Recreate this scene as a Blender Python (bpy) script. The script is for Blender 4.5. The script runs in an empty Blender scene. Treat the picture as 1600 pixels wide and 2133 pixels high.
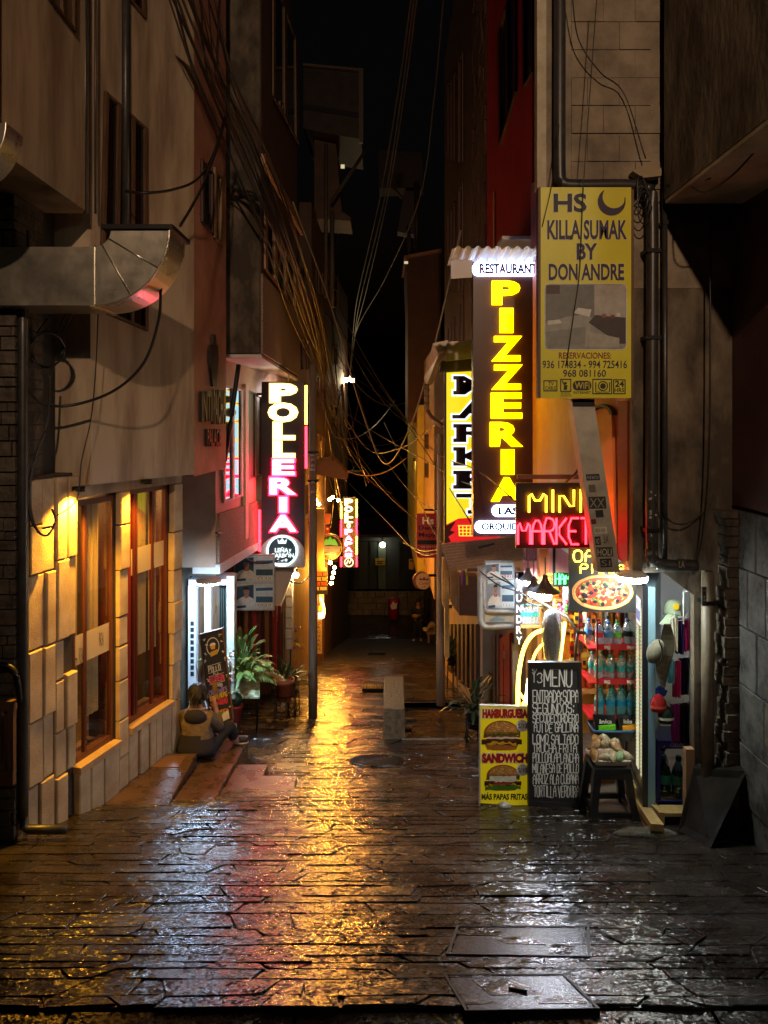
import bpy, bmesh, math, random
from mathutils import Vector, Matrix
V = Vector
R = random.Random(7)
rad = math.radians
sc = bpy.context.scene
COL = sc.collection

# ------------------------------------------------------------------ camera, world, exposure
cd = bpy.data.cameras.new('camera')
cd.sensor_fit = 'HORIZONTAL'; cd.sensor_width = 36; cd.lens = 36
cd.shift_y = -(1066.5 - 880) / 1600
cd.clip_start = .05; cd.clip_end = 600
cam = bpy.data.objects.new('camera', cd); COL.objects.link(cam)
cam.rotation_euler = (rad(90), 0, 0)
sc.camera = cam
w = bpy.data.worlds.new('World'); sc.world = w; w.use_nodes = True
wn = w.node_tree.nodes; wl = w.node_tree.links
sky = wn.new('ShaderNodeTexSky'); sky.sky_type = 'NISHITA'; sky.sun_disc = False
sky.sun_elevation = rad(-3); sky.sun_rotation = rad(180)
wl.new(sky.outputs[0], wn['Background'].inputs[0])
wn['Background'].inputs[1].default_value = .012
vs = sc.view_settings
vs.view_transform = 'Standard'; vs.look = 'None'; vs.exposure = .9; vs.gamma = 1
sc.cycles.use_denoising = True
sc.cycles.max_bounces = 6; sc.cycles.diffuse_bounces = 3; sc.cycles.glossy_bounces = 3
sc.cycles.transparent_max_bounces = 10
sc.cycles.sample_clamp_indirect = 4

# ------------------------------------------------------------------ materials
MC = {}
def lin(h):
    h = h.lstrip('#')
    f = lambda v: v / 12.92 if v <= .04045 else ((v + .055) / 1.055) ** 2.4
    return tuple(f(int(h[i:i + 2], 16) / 255) for i in (0, 2, 4))
def col4(c):
    if isinstance(c, str): c = lin(c)
    return (*c[:3], 1)
def M(name, c, r=.6, metal=0, c2=None, vs=6, bump=0, bs=40, stretch=(1, 1, 1), spec=.5, ramp=(.35, .65), r2=None, bd=.01):
    if name in MC: return MC[name]
    m = bpy.data.materials.new(name); m.use_nodes = True
    n = m.node_tree.nodes; l = m.node_tree.links; b = n['Principled BSDF']
    b.inputs['Base Color'].default_value = col4(c)
    b.inputs['Roughness'].default_value = r
    b.inputs['Metallic'].default_value = metal
    b.inputs['Specular IOR Level'].default_value = spec
    if c2 is not None or bump or r2 is not None:
        tc = n.new('ShaderNodeTexCoord'); mp = n.new('ShaderNodeMapping')
        mp.inputs['Scale'].default_value = stretch
        l.new(tc.outputs['Object'], mp.inputs[0])
    if c2 is not None or r2 is not None:
        t = n.new('ShaderNodeTexNoise'); t.inputs['Scale'].default_value = vs; t.inputs['Detail'].default_value = 7
        t.inputs['Roughness'].default_value = .62
        l.new(mp.outputs[0], t.inputs[0])
        cr = n.new('ShaderNodeValToRGB')
        cr.color_ramp.elements[0].position = ramp[0]; cr.color_ramp.elements[1].position = ramp[1]
        cr.color_ramp.elements[0].color = col4(c); cr.color_ramp.elements[1].color = col4(c2 if c2 is not None else c)
        l.new(t.outputs[0], cr.inputs[0]); l.new(cr.outputs[0], b.inputs['Base Color'])
        if r2 is not None:
            mr = n.new('ShaderNodeMapRange'); mr.inputs[1].default_value = .35; mr.inputs[2].default_value = .65
            mr.inputs[3].default_value = r; mr.inputs[4].default_value = r2
            l.new(t.outputs[0], mr.inputs[0]); l.new(mr.outputs[0], b.inputs['Roughness'])
    if bump:
        t2 = n.new('ShaderNodeTexNoise'); t2.inputs['Scale'].default_value = bs; t2.inputs['Detail'].default_value = 5
        l.new(mp.outputs[0], t2.inputs[0])
        bp = n.new('ShaderNodeBump'); bp.inputs['Strength'].default_value = bump; bp.inputs['Distance'].default_value = bd
        l.new(t2.outputs[0], bp.inputs['Height']); l.new(bp.outputs[0], b.inputs['Normal'])
    MC[name] = m
    return m
def C(h, r=.55, metal=0):
    """plain paint or print of one colour with faint wear"""
    k = 'paint_%s_%d_%d' % (str(h).strip('#'), r * 100, metal * 10)
    if k in MC: return MC[k]
    a = lin(h); a2 = tuple(min(1, v * 1.12 + .002) for v in a); a1 = tuple(v * .86 for v in a)
    return M(k, a1, r, metal, a2, vs=18)
def E(name, c, s, base='#111111'):
    if name in MC: return MC[name]
    m = bpy.data.materials.new(name); m.use_nodes = True
    b = m.node_tree.nodes['Principled BSDF']
    b.inputs['Base Color'].default_value = col4(base)
    b.inputs['Emission Color'].default_value = col4(c); b.inputs['Emission Strength'].default_value = s
    MC[name] = m
    return m
def glass(name, tint=(1, 1, 1), refl=.12, rough=.03, milk=0):
    if name in MC: return MC[name]
    m = bpy.data.materials.new(name); m.use_nodes = True
    n = m.node_tree.nodes; l = m.node_tree.links
    n.remove(n['Principled BSDF'])
    t = n.new('ShaderNodeBsdfTransparent'); t.inputs[0].default_value = col4(tint)
    g = n.new('ShaderNodeBsdfGlossy'); g.inputs['Roughness'].default_value = rough
    lw = n.new('ShaderNodeLayerWeight'); lw.inputs[0].default_value = .35
    mr = n.new('ShaderNodeMapRange'); mr.inputs[3].default_value = refl * .4; mr.inputs[4].default_value = min(1, refl * 4)
    mx = n.new('ShaderNodeMixShader')
    l.new(lw.outputs['Facing'], mr.inputs[0]); l.new(mr.outputs[0], mx.inputs[0])
    l.new(t.outputs[0], mx.inputs[1]); l.new(g.outputs[0], mx.inputs[2])
    out = mx.outputs[0]
    if milk:
        df = n.new('ShaderNodeBsdfDiffuse'); df.inputs[0].default_value = col4(tint); m2 = n.new('ShaderNodeMixShader'); m2.inputs[0].default_value = milk
        l.new(out, m2.inputs[1]); l.new(df.outputs[0], m2.inputs[2]); out = m2.outputs[0]
    l.new(out, n['Material Output'].inputs[0])
    MC[name] = m
    return m

# ------------------------------------------------------------------ geometry helpers
def P(px, py, Y):
    return V(((px - 800) / 1600 * Y, Y, (880 - py) / 1600 * Y))
def Gz(y):
    z = -1.72 - .23 * min(y, 34)
    return z - (.06 if y > 11.05 else 0)
def Gp(px, py, dz=0):
    k = (py - 880) / 1600
    Y = (1.72 - dz) / (k - .23)
    return P(px, py, Y)
class Pl:
    """a vertical plane through two plan points; d is the distance off it towards the alley"""
    def __init__(s, A, B):
        s.A = V((A[0], A[1])); s.B = V((B[0], B[1])); s.D = (s.B - s.A); s.L = s.D.length
        s.u = s.D / s.L
        s.n = V((s.u.y, -s.u.x))
        if s.n.dot(-s.A) < 0: s.n = -s.n
    def pt(s, px, py, d=0):
        k = (px - 800) / 1600
        A, D = s.A, s.D
        t = (k * A.y - A.x) / (D.x - k * D.y)
        Y = A.y + t * D.y
        return V((A.x + t * D.x + s.n.x * d, Y + s.n.y * d, (880 - py) / 1600 * Y))
    def uz(s, u, z, d=0):
        p = s.A + s.u * u + s.n * d
        return V((p.x, p.y, z))
def FP(Y): return Pl((-9, Y), (9, Y))

FONTS = {'A': '00 04 26 44 40/03 43', 'B': '00 06 36 45 44 33 03/33 42 41 30 00', 'C': '45 36 16 05 01 10 30 41', 'D': '00 06 26 44 42 20 00',
 'E': '46 06 00 40/03 33', 'F': '46 06 00/03 33', 'G': '45 36 16 05 01 10 30 41 43 23', 'H': '00 06/40 46/03 43', 'I': '20 26', 'J': '36 31 20 10 01',
 'K': '00 06/46 03 40', 'L': '06 00 40', 'M': '00 06 22 46 40', 'N': '00 06 40 46', 'O': '10 01 05 16 36 45 41 30 10', 'P': '00 06 36 45 44 33 03',
 'Q': '10 01 05 16 36 45 41 30 10/22 40', 'R': '00 06 36 45 44 33 03/23 40', 'S': '45 36 16 05 04 13 33 42 41 30 10 01', 'T': '06 46/26 20',
 'U': '06 01 10 30 41 46', 'V': '06 20 46', 'W': '06 10 24 30 46', 'X': '00 46/06 40', 'Y': '06 23 46/23 20', 'Z': '06 46 00 40',
 '0': '10 01 05 16 36 45 41 30 10', '1': '15 26 20', '2': '05 16 36 45 00 40', '3': '05 16 36 45 33 42 41 30 10 01', ':': '11 12/14 15', '/': '00 46', '.': '10 11', '$': '45 36 16 05 33 41 30 10 01/26 20'}
TXT = {}
def text_data(s, bold, ext):
    k = (s, bold, ext)
    if k not in TXT:
        c = bpy.data.curves.new('lettering_curve', 'FONT'); c.body = s; c.offset = bold; c.extrude = 1 if ext else 0
        c.resolution_u = 3
        o = bpy.data.objects.new('lettering_curve', c)
        me = bpy.data.meshes.new_from_object(o)
        vs_ = [v.co.copy() for v in me.vertices]; fs = [tuple(p.vertices) for p in me.polygons]
        bpy.data.objects.remove(o); bpy.data.meshes.remove(me)
        TXT[k] = (vs_, fs)
    return TXT[k]

class MB:
    def __init__(s, mat=None):
        s.v = []; s.f = []; s.fm = []; s.mats = []; s.smooth = set(); s.mat = mat
    def mi(s):
        if s.mat not in s.mats: s.mats.append(s.mat)
        return s.mats.index(s.mat)
    def use(s, m): s.mat = m; return s
    def add(s, vs_, fs, smooth=False):
        o = len(s.v); s.v += [V(p) for p in vs_]; i = s.mi()
        for f in fs:
            if smooth: s.smooth.add(len(s.f))
            s.f.append(tuple(o + k for k in f)); s.fm.append(i)
        return s
    def poly(s, pts): return s.add(pts, [tuple(range(len(pts)))])
    def solid(s, a, b):
        """two rings of equal length joined into a solid"""
        n = len(a)
        return s.add(list(a) + list(b), [tuple(range(n)), tuple(range(2 * n - 1, n - 1, -1))] + [(i, (i + 1) % n, n + (i + 1) % n, n + i) for i in range(n)])
    def prism(s, pl, pix, d0, d1):
        return s.solid([pl.pt(x, y, d1) for x, y in pix], [pl.pt(x, y, d0) for x, y in pix])
    def rect(s, pl, x0, y0, x1, y1, d0, d1):
        return s.prism(pl, [(x0, y0), (x1, y0), (x1, y1), (x0, y1)], d0, d1)
    def flat(s, pl, pix, d): return s.poly([pl.pt(x, y, d) for x, y in pix])
    def ell(s, pl, cx, cy, rx, ry, d, n=28, a0=0, a1=360, d0=None):
        pts = [(cx + rx * math.cos(rad(a0 + (a1 - a0) * i / n)), cy + ry * math.sin(rad(a0 + (a1 - a0) * i / n))) for i in range(n + (a1 - a0 != 360))]
        return s.flat(pl, pts, d) if d0 is None else s.prism(pl, pts, d0, d)
    def ring(s, pl, cx, cy, r0, r1, d0, d1, n=32, sy=1):
        for i in range(n):
            a, b = 2 * math.pi * i / n, 2 * math.pi * (i + 1) / n
            q = [(cx + r * math.cos(t), cy + r * math.sin(t) * sy) for r, t in ((r0, a), (r1, a), (r1, b), (r0, b))]
            s.prism(pl, q, d0, d1)
        return s
    def uzbox(s, pl, u0, u1, z0, z1, d0, d1, bev=0):
        a = [pl.uz(u, z, d0) for u, z in ((u0, z0), (u1, z0), (u1, z1), (u0, z1))]
        if not bev:
            return s.solid([pl.uz(u, z, d1) for u, z in ((u0, z0), (u1, z0), (u1, z1), (u0, z1))], a)
        m_ = [pl.uz(u, z, d1 - bev) for u, z in ((u0, z0), (u1, z0), (u1, z1), (u0, z1))]
        t = [pl.uz(u, z, d1) for u, z in ((u0 + bev, z0 + bev), (u1 - bev, z0 + bev), (u1 - bev, z1 - bev), (u0 + bev, z1 - bev))]
        fs = [(0, 1, 2, 3), (8, 9, 10, 11)] + [(i, (i + 1) % 4, 4 + (i + 1) % 4, 4 + i) for i in range(4)] + [(4 + i, 4 + (i + 1) % 4, 8 + (i + 1) % 4, 8 + i) for i in range(4)]
        return s.add(a + m_ + t, fs)
    def box(s, x0, x1, y0, y1, z0, z1):
        a = [V((x, y, z0)) for x, y in ((x0, y0), (x1, y0), (x1, y1), (x0, y1))]
        return s.solid(a, [p + V((0, 0, z1 - z0)) for p in a])
    def plan(s, pts, z0, z1):
        return s.solid([V((x, y, z0)) for x, y in pts], [V((x, y, z1)) for x, y in pts])
    def tube(s, pts, r, n=6, cap=True):
        pts = [V(p) for p in pts]; rs = r if isinstance(r, (list, tuple)) else [r] * len(pts)
        vs_, fs = [], []
        up = V((0, 0, 1))
        for i, p in enumerate(pts):
            d = (pts[min(i + 1, len(pts) - 1)] - pts[max(i - 1, 0)])
            d = d.normalized() if d.length > 1e-9 else V((0, 0, 1))
            a = d.cross(up if abs(d.z) < .95 else V((0, 1, 0))).normalized(); b = d.cross(a)
            for k in range(n):
                t = 2 * math.pi * k / n
                vs_.append(p + (a * math.cos(t) + b * math.sin(t)) * rs[i])
        for i in range(len(pts) - 1):
            for k in range(n):
                fs.append((i * n + k, i * n + (k + 1) % n, (i + 1) * n + (k + 1) % n, (i + 1) * n + k))
        if cap: fs += [tuple(range(n)), tuple(range((len(pts) - 1) * n, len(pts) * n))]
        return s.add(vs_, fs, True)
    def lathe(s, c, prof, n=14, sx=1, sy=1, capb=True, capt=True):
        c = V(c); vs_, fs = [], []
        for r, z in prof:
            for k in range(n):
                t = 2 * math.pi * k / n
                vs_.append(c + V((r * sx * math.cos(t), r * sy * math.sin(t), z)))
        m = len(prof)
        for i in range(m - 1):
            for k in range(n): fs.append((i * n + k, i * n + (k + 1) % n, (i + 1) * n + (k + 1) % n, (i + 1) * n + k))
        if capb: fs.append(tuple(range(n)))
        if capt: fs.append(tuple(range((m - 1) * n, m * n)))
        return s.add(vs_, fs, True)
    def ball(s, c, r, n=10, m=7):
        rx, ry, rz = r if isinstance(r, (tuple, list)) else (r, r, r)
        c = V(c); vs_ = [c + V((0, 0, -rz))]; fs = []
        for i in range(1, m):
            a = -math.pi / 2 + math.pi * i / m
            for k in range(n):
                t = 2 * math.pi * k / n
                vs_.append(c + V((rx * math.cos(a) * math.cos(t), ry * math.cos(a) * math.sin(t), rz * math.sin(a))))
        vs_.append(c + V((0, 0, rz))); L = len(vs_) - 1
        for k in range(n):
            fs.append((0, 1 + k, 1 + (k + 1) % n)); fs.append((L, 1 + (m - 2) * n + k, 1 + (m - 2) * n + (k + 1) % n))
        for i in range(m - 2):
            for k in range(n): fs.append((1 + i * n + k, 1 + i * n + (k + 1) % n, 1 + (i + 1) * n + (k + 1) % n, 1 + (i + 1) * n + k))
        return s.add(vs_, fs, True)
    def text(s, t, pl, x0, y0, x1, y1, d, thick=0, bold=0.0, grow=0):
        vs_, fs = text_data(t, bold, thick > 0)
        xs = [v.x for v in vs_]; ys = [v.y for v in vs_]
        ax, bx, ay, by = min(xs), max(xs), min(ys), max(ys)
        x0 -= grow; x1 += grow; y0 -= grow; y1 += grow
        out = []
        for v in vs_:
            out.append(pl.pt(x0 + (v.x - ax) / max(bx - ax, 1e-6) * (x1 - x0), y1 - (v.y - ay) / max(by - ay, 1e-6) * (y1 - y0), d + (thick * (v.z + 1) / 2 if thick else 0)))
        return s.add(out, fs)
    def strokes(s, t, x0, y0, x1, y1, jit=0, gap=.42, italic=0):
        """single-line letters as lists of (px, py) points"""
        wd = [{'I': .35, '1': .6, ' ': .45, ':': .35, '.': .3, 'M': 1.2, 'W': 1.2}.get(c, 1) for c in t]
        tot = sum(wd) + gap * (len(t) - 1); u = (x1 - x0) / tot; x = x0; out = []
        for c, k in zip(t, wd):
            jy = R.uniform(-jit, jit)
            for st in FONTS.get(c, '').split('/'):
                pp = []
                for q in st.split():
                    gx = int(q[0]) / 4; gy = int(q[1]) / 6
                    if k < .5: gx = .5
                    pp.append((x + gx * k * u + italic * gy * (y1 - y0) + R.uniform(-jit, jit) * .5, y1 - gy * (y1 - y0) + jy + R.uniform(-jit, jit) * .4))
                if len(pp) > 1: out.append(pp)
            x += (k + gap) * u
        return out
    def chalk(s, t, pl, x0, y0, x1, y1, d, w=1.5, jit=.8, gap=.42):
        for st in s.strokes(t, x0, y0, x1, y1, jit, gap):
            for (ax, ay), (bx, by) in zip(st, st[1:]):
                L = math.hypot(bx - ax, by - ay) or 1; nx, ny = -(by - ay) / L * w / 2, (bx - ax) / L * w / 2
                ex, ey = (bx - ax) / L * w * .3, (by - ay) / L * w * .3
                s.flat(pl, [(ax - ex + nx, ay - ey + ny), (bx + ex + nx, by + ey + ny), (bx + ex - nx, by + ey - ny), (ax - ex - nx, ay - ey - ny)], d + R.uniform(0, .0012))
        return s
    def neon(s, t, pl, x0, y0, x1, y1, d, r, gap=.42, italic=0):
        for st in s.strokes(t, x0, y0, x1, y1, 0, gap, italic):
            st = soften(st)
            s.tube([pl.pt(x, y, d) for x, y in st], r, 6)
        return s
    def build(s, name, parent=None, **kw):
        me = bpy.data.meshes.new(name)
        org = V((0, 0, 0))
        p = parent
        while p is not None: org += p.location; p = p.parent
        me.from_pydata([tuple(v - org) for v in s.v], [], s.f)
        for m in s.mats: me.materials.append(m)
        for i, pol in enumerate(me.polygons):
            pol.material_index = s.fm[i]
            if i in s.smooth: pol.use_smooth = True
        bm = bmesh.new(); bm.from_mesh(me); bmesh.ops.recalc_face_normals(bm, faces=bm.faces); bm.to_mesh(me); bm.free()
        o = bpy.data.objects.new(name, me); COL.objects.link(o)
        if parent is not None: o.parent = parent
        for k, v in kw.items(): o[k] = v
        return o
def soften(st, it=1):
    if len(st) < 3: return st
    for _ in range(it):
        n = [st[0]]
        for a, b in zip(st, st[1:]):
            n += [tuple(a[i] * .72 + b[i] * .28 for i in range(len(a))), tuple(a[i] * .28 + b[i] * .72 for i in range(len(a)))]
        n.append(st[-1]); st = n
    return st
def crom(pts, k=6):
    pts = [V(p) for p in pts]
    if len(pts) < 3: return pts
    q = [pts[0] * 2 - pts[1]] + pts + [pts[-1] * 2 - pts[-2]]; out = []
    for i in range(1, len(q) - 2):
        for j in range(k):
            t = j / k; a, b, c, d = q[i - 1:i + 3]
            out.append(.5 * ((2 * b) + (c - a) * t + (2 * a - 5 * b + 4 * c - d) * t * t + (3 * b - a - 3 * c + d) * t ** 3))
    out.append(pts[-1]); return out
def thing(name, label, cat, loc, group=None):
    o = bpy.data.objects.new(name, None); COL.objects.link(o); o.location = V(loc); o.empty_display_size = .1
    o['label'] = label; o['category'] = cat
    if group: o['group'] = group
    return o
def tag(o, label, cat, group=None):
    o['label'] = label; o['category'] = cat
    if group: o['group'] = group
    return o
def dup(root, loc, label=None):
    r = root.copy(); COL.objects.link(r); r.location = V(loc)
    if label: r['label'] = label
    for ch in list(root.children):
        c = ch.copy(); COL.objects.link(c); c.parent = r
        for g in ch.children:
            d = g.copy(); COL.objects.link(d); d.parent = c
    return r
def lamp(name, kind, loc, energy, color, size=.05, parent=None, target=None, angle=90):
    l = bpy.data.lights.new(name, kind); l.energy = energy; l.color = color
    if kind in ('POINT', 'SPOT'): l.shadow_soft_size = size
    if kind == 'SPOT': l.spot_size = rad(angle); l.spot_blend = .7
    if kind == 'AREA': l.size = size
    o = bpy.data.objects.new(name, l); COL.objects.link(o)
    if target is not None: o.rotation_euler = (V(target) - V(loc)).to_track_quat('-Z', 'Y').to_euler()
    if parent is not None:
        o.parent = parent; o.location = V(loc) - parent.location
    else: o.location = V(loc)
    return o
def skin(name, joints, edges, mat, parent, sub=2, zmat=None):
    """one continuous limbed surface grown with the Skin modifier and baked to a mesh"""
    me = bpy.data.meshes.new(name); org = parent.location if parent else V((0, 0, 0))
    me.from_pydata([tuple(V(j[0]) - org) for j in joints], edges, [])
    o = bpy.data.objects.new(name, me); COL.objects.link(o)
    o.modifiers.new('Skin', 'SKIN')
    for i, j in enumerate(joints):
        r = j[1]; me.skin_vertices[0].data[i].radius = (r, r) if not isinstance(r, tuple) else r
    me.skin_vertices[0].data[0].use_root = True
    ss = o.modifiers.new('Sub', 'SUBSURF'); ss.levels = sub; ss.render_levels = sub
    dg = bpy.context.evaluated_depsgraph_get(); dg.update()
    nm = bpy.data.meshes.new_from_object(o.evaluated_get(dg))
    o.modifiers.clear(); o.data = nm
    nm.materials.clear()
    ms = [mat] + ([m for _, m in zmat] if zmat else [])
    for m in ms: nm.materials.append(m)
    for p in nm.polygons:
        p.use_smooth = True
        p.material_index = 0
        if zmat:
            c = p.center + org
            for i, (fn, _) in enumerate(zmat):
                if fn(c): p.material_index = i + 1
    if parent: o.parent = parent
    return o

# ------------------------------------------------------------------ shared materials
def wet_stone():
    m = bpy.data.materials.new('wet_stone'); m.use_nodes = True
    n = m.node_tree.nodes; l = m.node_tree.links; b = n['Principled BSDF']
    tc = n.new('ShaderNodeTexCoord')
    def noise(sc_, det, st=(1, 1, 1), ro=.6):
        mp = n.new('ShaderNodeMapping'); mp.inputs['Scale'].default_value = st
        t = n.new('ShaderNodeTexNoise'); t.inputs['Scale'].default_value = sc_; t.inputs['Detail'].default_value = det; t.inputs['Roughness'].default_value = ro
        l.new(tc.outputs['Object'], mp.inputs[0]); l.new(mp.outputs[0], t.inputs[0]); return t
    big = noise(2.6, 6, (.7, 1, 1)); mid = noise(5, 6); fine = noise(24, 4, (.6, 1, 1), .62); grain = noise(95, 3)
    cr = n.new('ShaderNodeValToRGB'); cr.color_ramp.elements[0].color = (.008, .006, .005, 1); cr.color_ramp.elements[1].color = (.045, .033, .025, 1)
    cr.color_ramp.elements[0].position = .3; cr.color_ramp.elements[1].position = .72
    l.new(mid.outputs[0], cr.inputs[0]); l.new(cr.outputs[0], b.inputs['Base Color'])
    mr = n.new('ShaderNodeMapRange'); mr.inputs[1].default_value = .38; mr.inputs[2].default_value = .62; mr.inputs[3].default_value = .13; mr.inputs[4].default_value = .3
    l.new(big.outputs[0], mr.inputs[0]); l.new(mr.outputs[0], b.inputs['Roughness'])
    b1 = n.new('ShaderNodeBump'); b1.inputs['Strength'].default_value = .8; b1.inputs['Distance'].default_value = .0045
    l.new(fine.outputs[0], b1.inputs['Height'])
    b2 = n.new('ShaderNodeBump'); b2.inputs['Strength'].default_value = .5; b2.inputs['Distance'].default_value = .0016
    l.new(grain.outputs[0], b2.inputs['Height']); l.new(b1.outputs[0], b2.inputs['Normal'])
    # riven stone: every flake tilts a little on its own
    geo = n.new('ShaderNodeNewGeometry'); acc = geo.outputs['Normal']
    for sc_, st, amt in ((15, (.6, 1, 1), (.03, .07, 0)), (42, (.65, 1, 1), (.045, .14, 0)), (100, (.8, 1, 1), (.06, .19, 0))):
        mp = n.new('ShaderNodeMapping'); mp.inputs['Scale'].default_value = st
        wv = n.new('ShaderNodeTexNoise'); wv.inputs['Scale'].default_value = sc_ * .8; l.new(tc.outputs['Object'], wv.inputs[0])
        wm = n.new('ShaderNodeMixRGB'); wm.inputs[0].default_value = .9 / sc_; l.new(tc.outputs['Object'], wm.inputs[1]); l.new(wv.outputs['Color'], wm.inputs[2]); l.new(wm.outputs[0], mp.inputs[0])
        vo = n.new('ShaderNodeTexVoronoi'); vo.inputs['Scale'].default_value = sc_; l.new(mp.outputs[0], vo.inputs['Vector'])
        s1 = n.new('ShaderNodeVectorMath'); s1.operation = 'SUBTRACT'; s1.inputs[1].default_value = (.5, .5, .5); l.new(vo.outputs['Color'], s1.inputs[0])
        s2 = n.new('ShaderNodeVectorMath'); s2.operation = 'MULTIPLY_ADD'; s2.inputs[1].default_value = tuple(a * 2 for a in amt); l.new(s1.outputs[0], s2.inputs[0]); l.new(acc, s2.inputs[2]); acc = s2.outputs[0]
    nz = n.new('ShaderNodeVectorMath'); nz.operation = 'NORMALIZE'; l.new(acc, nz.inputs[0]); l.new(nz.outputs[0], b1.inputs['Normal'])
    l.new(b2.outputs[0], b.inputs['Normal'])
    b.inputs['IOR'].default_value = 1.45; b.inputs['Specular IOR Level'].default_value = .8
    return m
STONE = wet_stone()
JOINT = M('dark_joint', (.012, .01, .008), .7, bump=.4, bs=60)
PLAS = M('cream_plaster', (.22, .155, .105), .45, c2=(.42, .33, .23), vs=2.6, bump=.2, bs=9, stretch=(1.3, 1.3, .2), ramp=(.38, .58))
NEON_TINT = M('neon_tinted_plaster', (.30, .13, .085), .5, c2=(.46, .22, .15), vs=2.5, bump=.1, bs=8)  # plaster with the red neon light put into its colour
BLOCK = M('pale_cut_stone', (.36, .25, .15), .8, c2=(.55, .42, .26), vs=3.5, bump=.6, bs=70, bd=.006)
GRIT = M('pebbledash', (.16, .11, .08), .85, c2=(.45, .32, .23), vs=60, bump=1, bs=90, bd=.012)
WOOD = M('dark_red_wood', (.06, .017, .01), .35, c2=(.11, .035, .018), vs=8, stretch=(6, 6, .6), bump=.1, bs=30)
BROWN = M('brown_timber', (.06, .03, .016), .5, c2=(.12, .062, .03), vs=7, stretch=(6, 6, .5), bump=.2, bs=30)
CONC = M('raw_concrete', (.13, .105, .075), .85, c2=(.27, .22, .16), vs=3.5, bump=.6, bs=24, bd=.015)
DIRTY = M('stained_old_render', (.05, .038, .026), .85, c2=(.21, .165, .115), vs=2.6, bump=.7, bs=20, ramp=(.42, .66), stretch=(1, 1, .5), bd=.015)
SLATE = M('dark_slate_tile', (.05, .048, .046), .26, c2=(.12, .115, .11), vs=5, bump=.7, bs=22, bd=.012)
BRICK = M('dark_rubble_brick', (.03, .024, .018), .85, c2=(.11, .085, .06), vs=7, bump=.9, bs=18, bd=.03)
REDW = M('deep_red_paint', (.34, .02, .024), .45, c2=(.44, .04, .04), vs=2, stretch=(1, 1, .4), bump=.08, bs=20)
PINK = M('faded_pink_paint', (.52, .16, .15), .6, c2=(.62, .28, .25), vs=2.4, stretch=(2, 2, .35), bump=.3, bs=25)
DARKB = M('dark_brown_facade', (.08, .045, .03), .7, c2=(.13, .08, .05), vs=2.4, bump=.2, bs=14)
OCHRE = M('ochre_facade', (.35, .23, .09), .7, c2=(.48, .33, .14), vs=2, bump=.2, bs=14)
TANW = M('tan_facade', (.26, .17, .10), .7, c2=(.36, .25, .15), vs=2, bump=.2, bs=14)
BLK = M('black_plastic', (.008, .008, .009), .32)
PIPEM = M('dark_pipe_plastic', (.022, .021, .021), .38, c2=(.04, .038, .036), vs=9)
IRON = M('black_iron', (.012, .011, .01), .45, .6)
TIN = M('galvanised_tin', (.50, .47, .40), .24, .9, c2=(.62, .58, .48), vs=2.5, r2=.38, bump=.1, bs=12)
PALEW = M('white_paint', (.60, .57, .52), .5, c2=(.74, .71, .66), vs=5)
DGLASS = M('dark_window_glass', (.006, .006, .007), .06)
GLASS = glass('clear_glass', (.92, .92, .9), .1)
CABLE = M('black_cable_rubber', (.010, .009, .008), .42)
CABLE2 = M('grey_cable_rubber', (.05, .042, .035), .5)

# ------------------------------------------------------------------ ground
mb = MB(JOINT)
def slabs(mb, rows, xs0, xs1, lmin, lmax, dz=0, jit=.0, skip=None, tilt=.006, zf=Gz):
    for (y0, y1) in rows:
        x = xs0 - R.uniform(0, lmax)
        sk0 = R.uniform(-.05, .05)
        while x < xs1:
            Lx = R.uniform(lmin, lmax); sk1 = R.choice([0, 0, R.uniform(-.12, .12)]) if jit == 0 else R.uniform(-jit, jit)
            a, b_ = x, x + Lx
            cx, cy = (a + b_) / 2, (y0 + y1) / 2
            if not (skip and skip(cx, cy)) and b_ > xs0:
                g = .0008 + R.choice([0, 0, .001, .003])
                q = [(a + sk0 + g, y0 + g), (b_ + sk1 - g, y0 + g), (b_ - sk1 - g, y1 - g), (a - sk0 + g, y1 - g)]
                if jit: q = [(px + R.uniform(-jit, jit) * .35, py + R.uniform(-jit, jit) * .3) for px, py in q]
                tx, ty, h = R.uniform(-tilt, tilt), R.uniform(-tilt, tilt), dz + R.uniform(-.0025, .0025)
                z = lambda px, py: zf(py) + h + tx * (px - cx) + ty * (py - cy)
                be = .003
                top = [V((cx + (px - cx) * (1 - be * 2 / Lx), cy + (py - cy) * (1 - be * 2 / (y1 - y0)), z(px, py))) for px, py in q]
                mid = [V((px, py, z(px, py) - .003)) for px, py in q]
                bot = [V((px, py, z(px, py) - .05)) for px, py in q]
                mb.add(top + mid + bot, [(0, 1, 2, 3)] + [(i, (i + 1) % 4, 4 + (i + 1) % 4, 4 + i) for i in range(4)] + [(4 + i, 4 + (i + 1) % 4, 8 + (i + 1) % 4, 8 + i) for i in range(4)])
            x = b_; sk0 = sk1
rows, y = [], 3.25
while y < 8.7:
    h = R.choice([R.uniform(.06, .12), R.uniform(.1, .2)]); rows.append((y, y + h)); y += h
y1_ = y
mb.use(STONE)
sunk = lambda x, y: x > .22 and 9.42 < y < 13.4
slabs(mb, rows, -3.3, 2.9, .12, .5, jit=.05, tilt=.012)
rows = []
while y < 11.0:
    h = R.uniform(.22, .36); rows.append((y, min(y + h, 11.04))); y += h
slabs(mb, rows, -2.6, 2.2, .3, .6, jit=.07, skip=sunk, tilt=.02)
mb.use(STONE)
for ya, yb in ((3.25, 9.42),):
    mb.poly([V((-4, ya, Gz(ya) - .009)), V((4, ya, Gz(ya) - .009)), V((4, yb, Gz(yb) - .009)), V((-4, yb, Gz(yb) - .009))])
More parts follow.
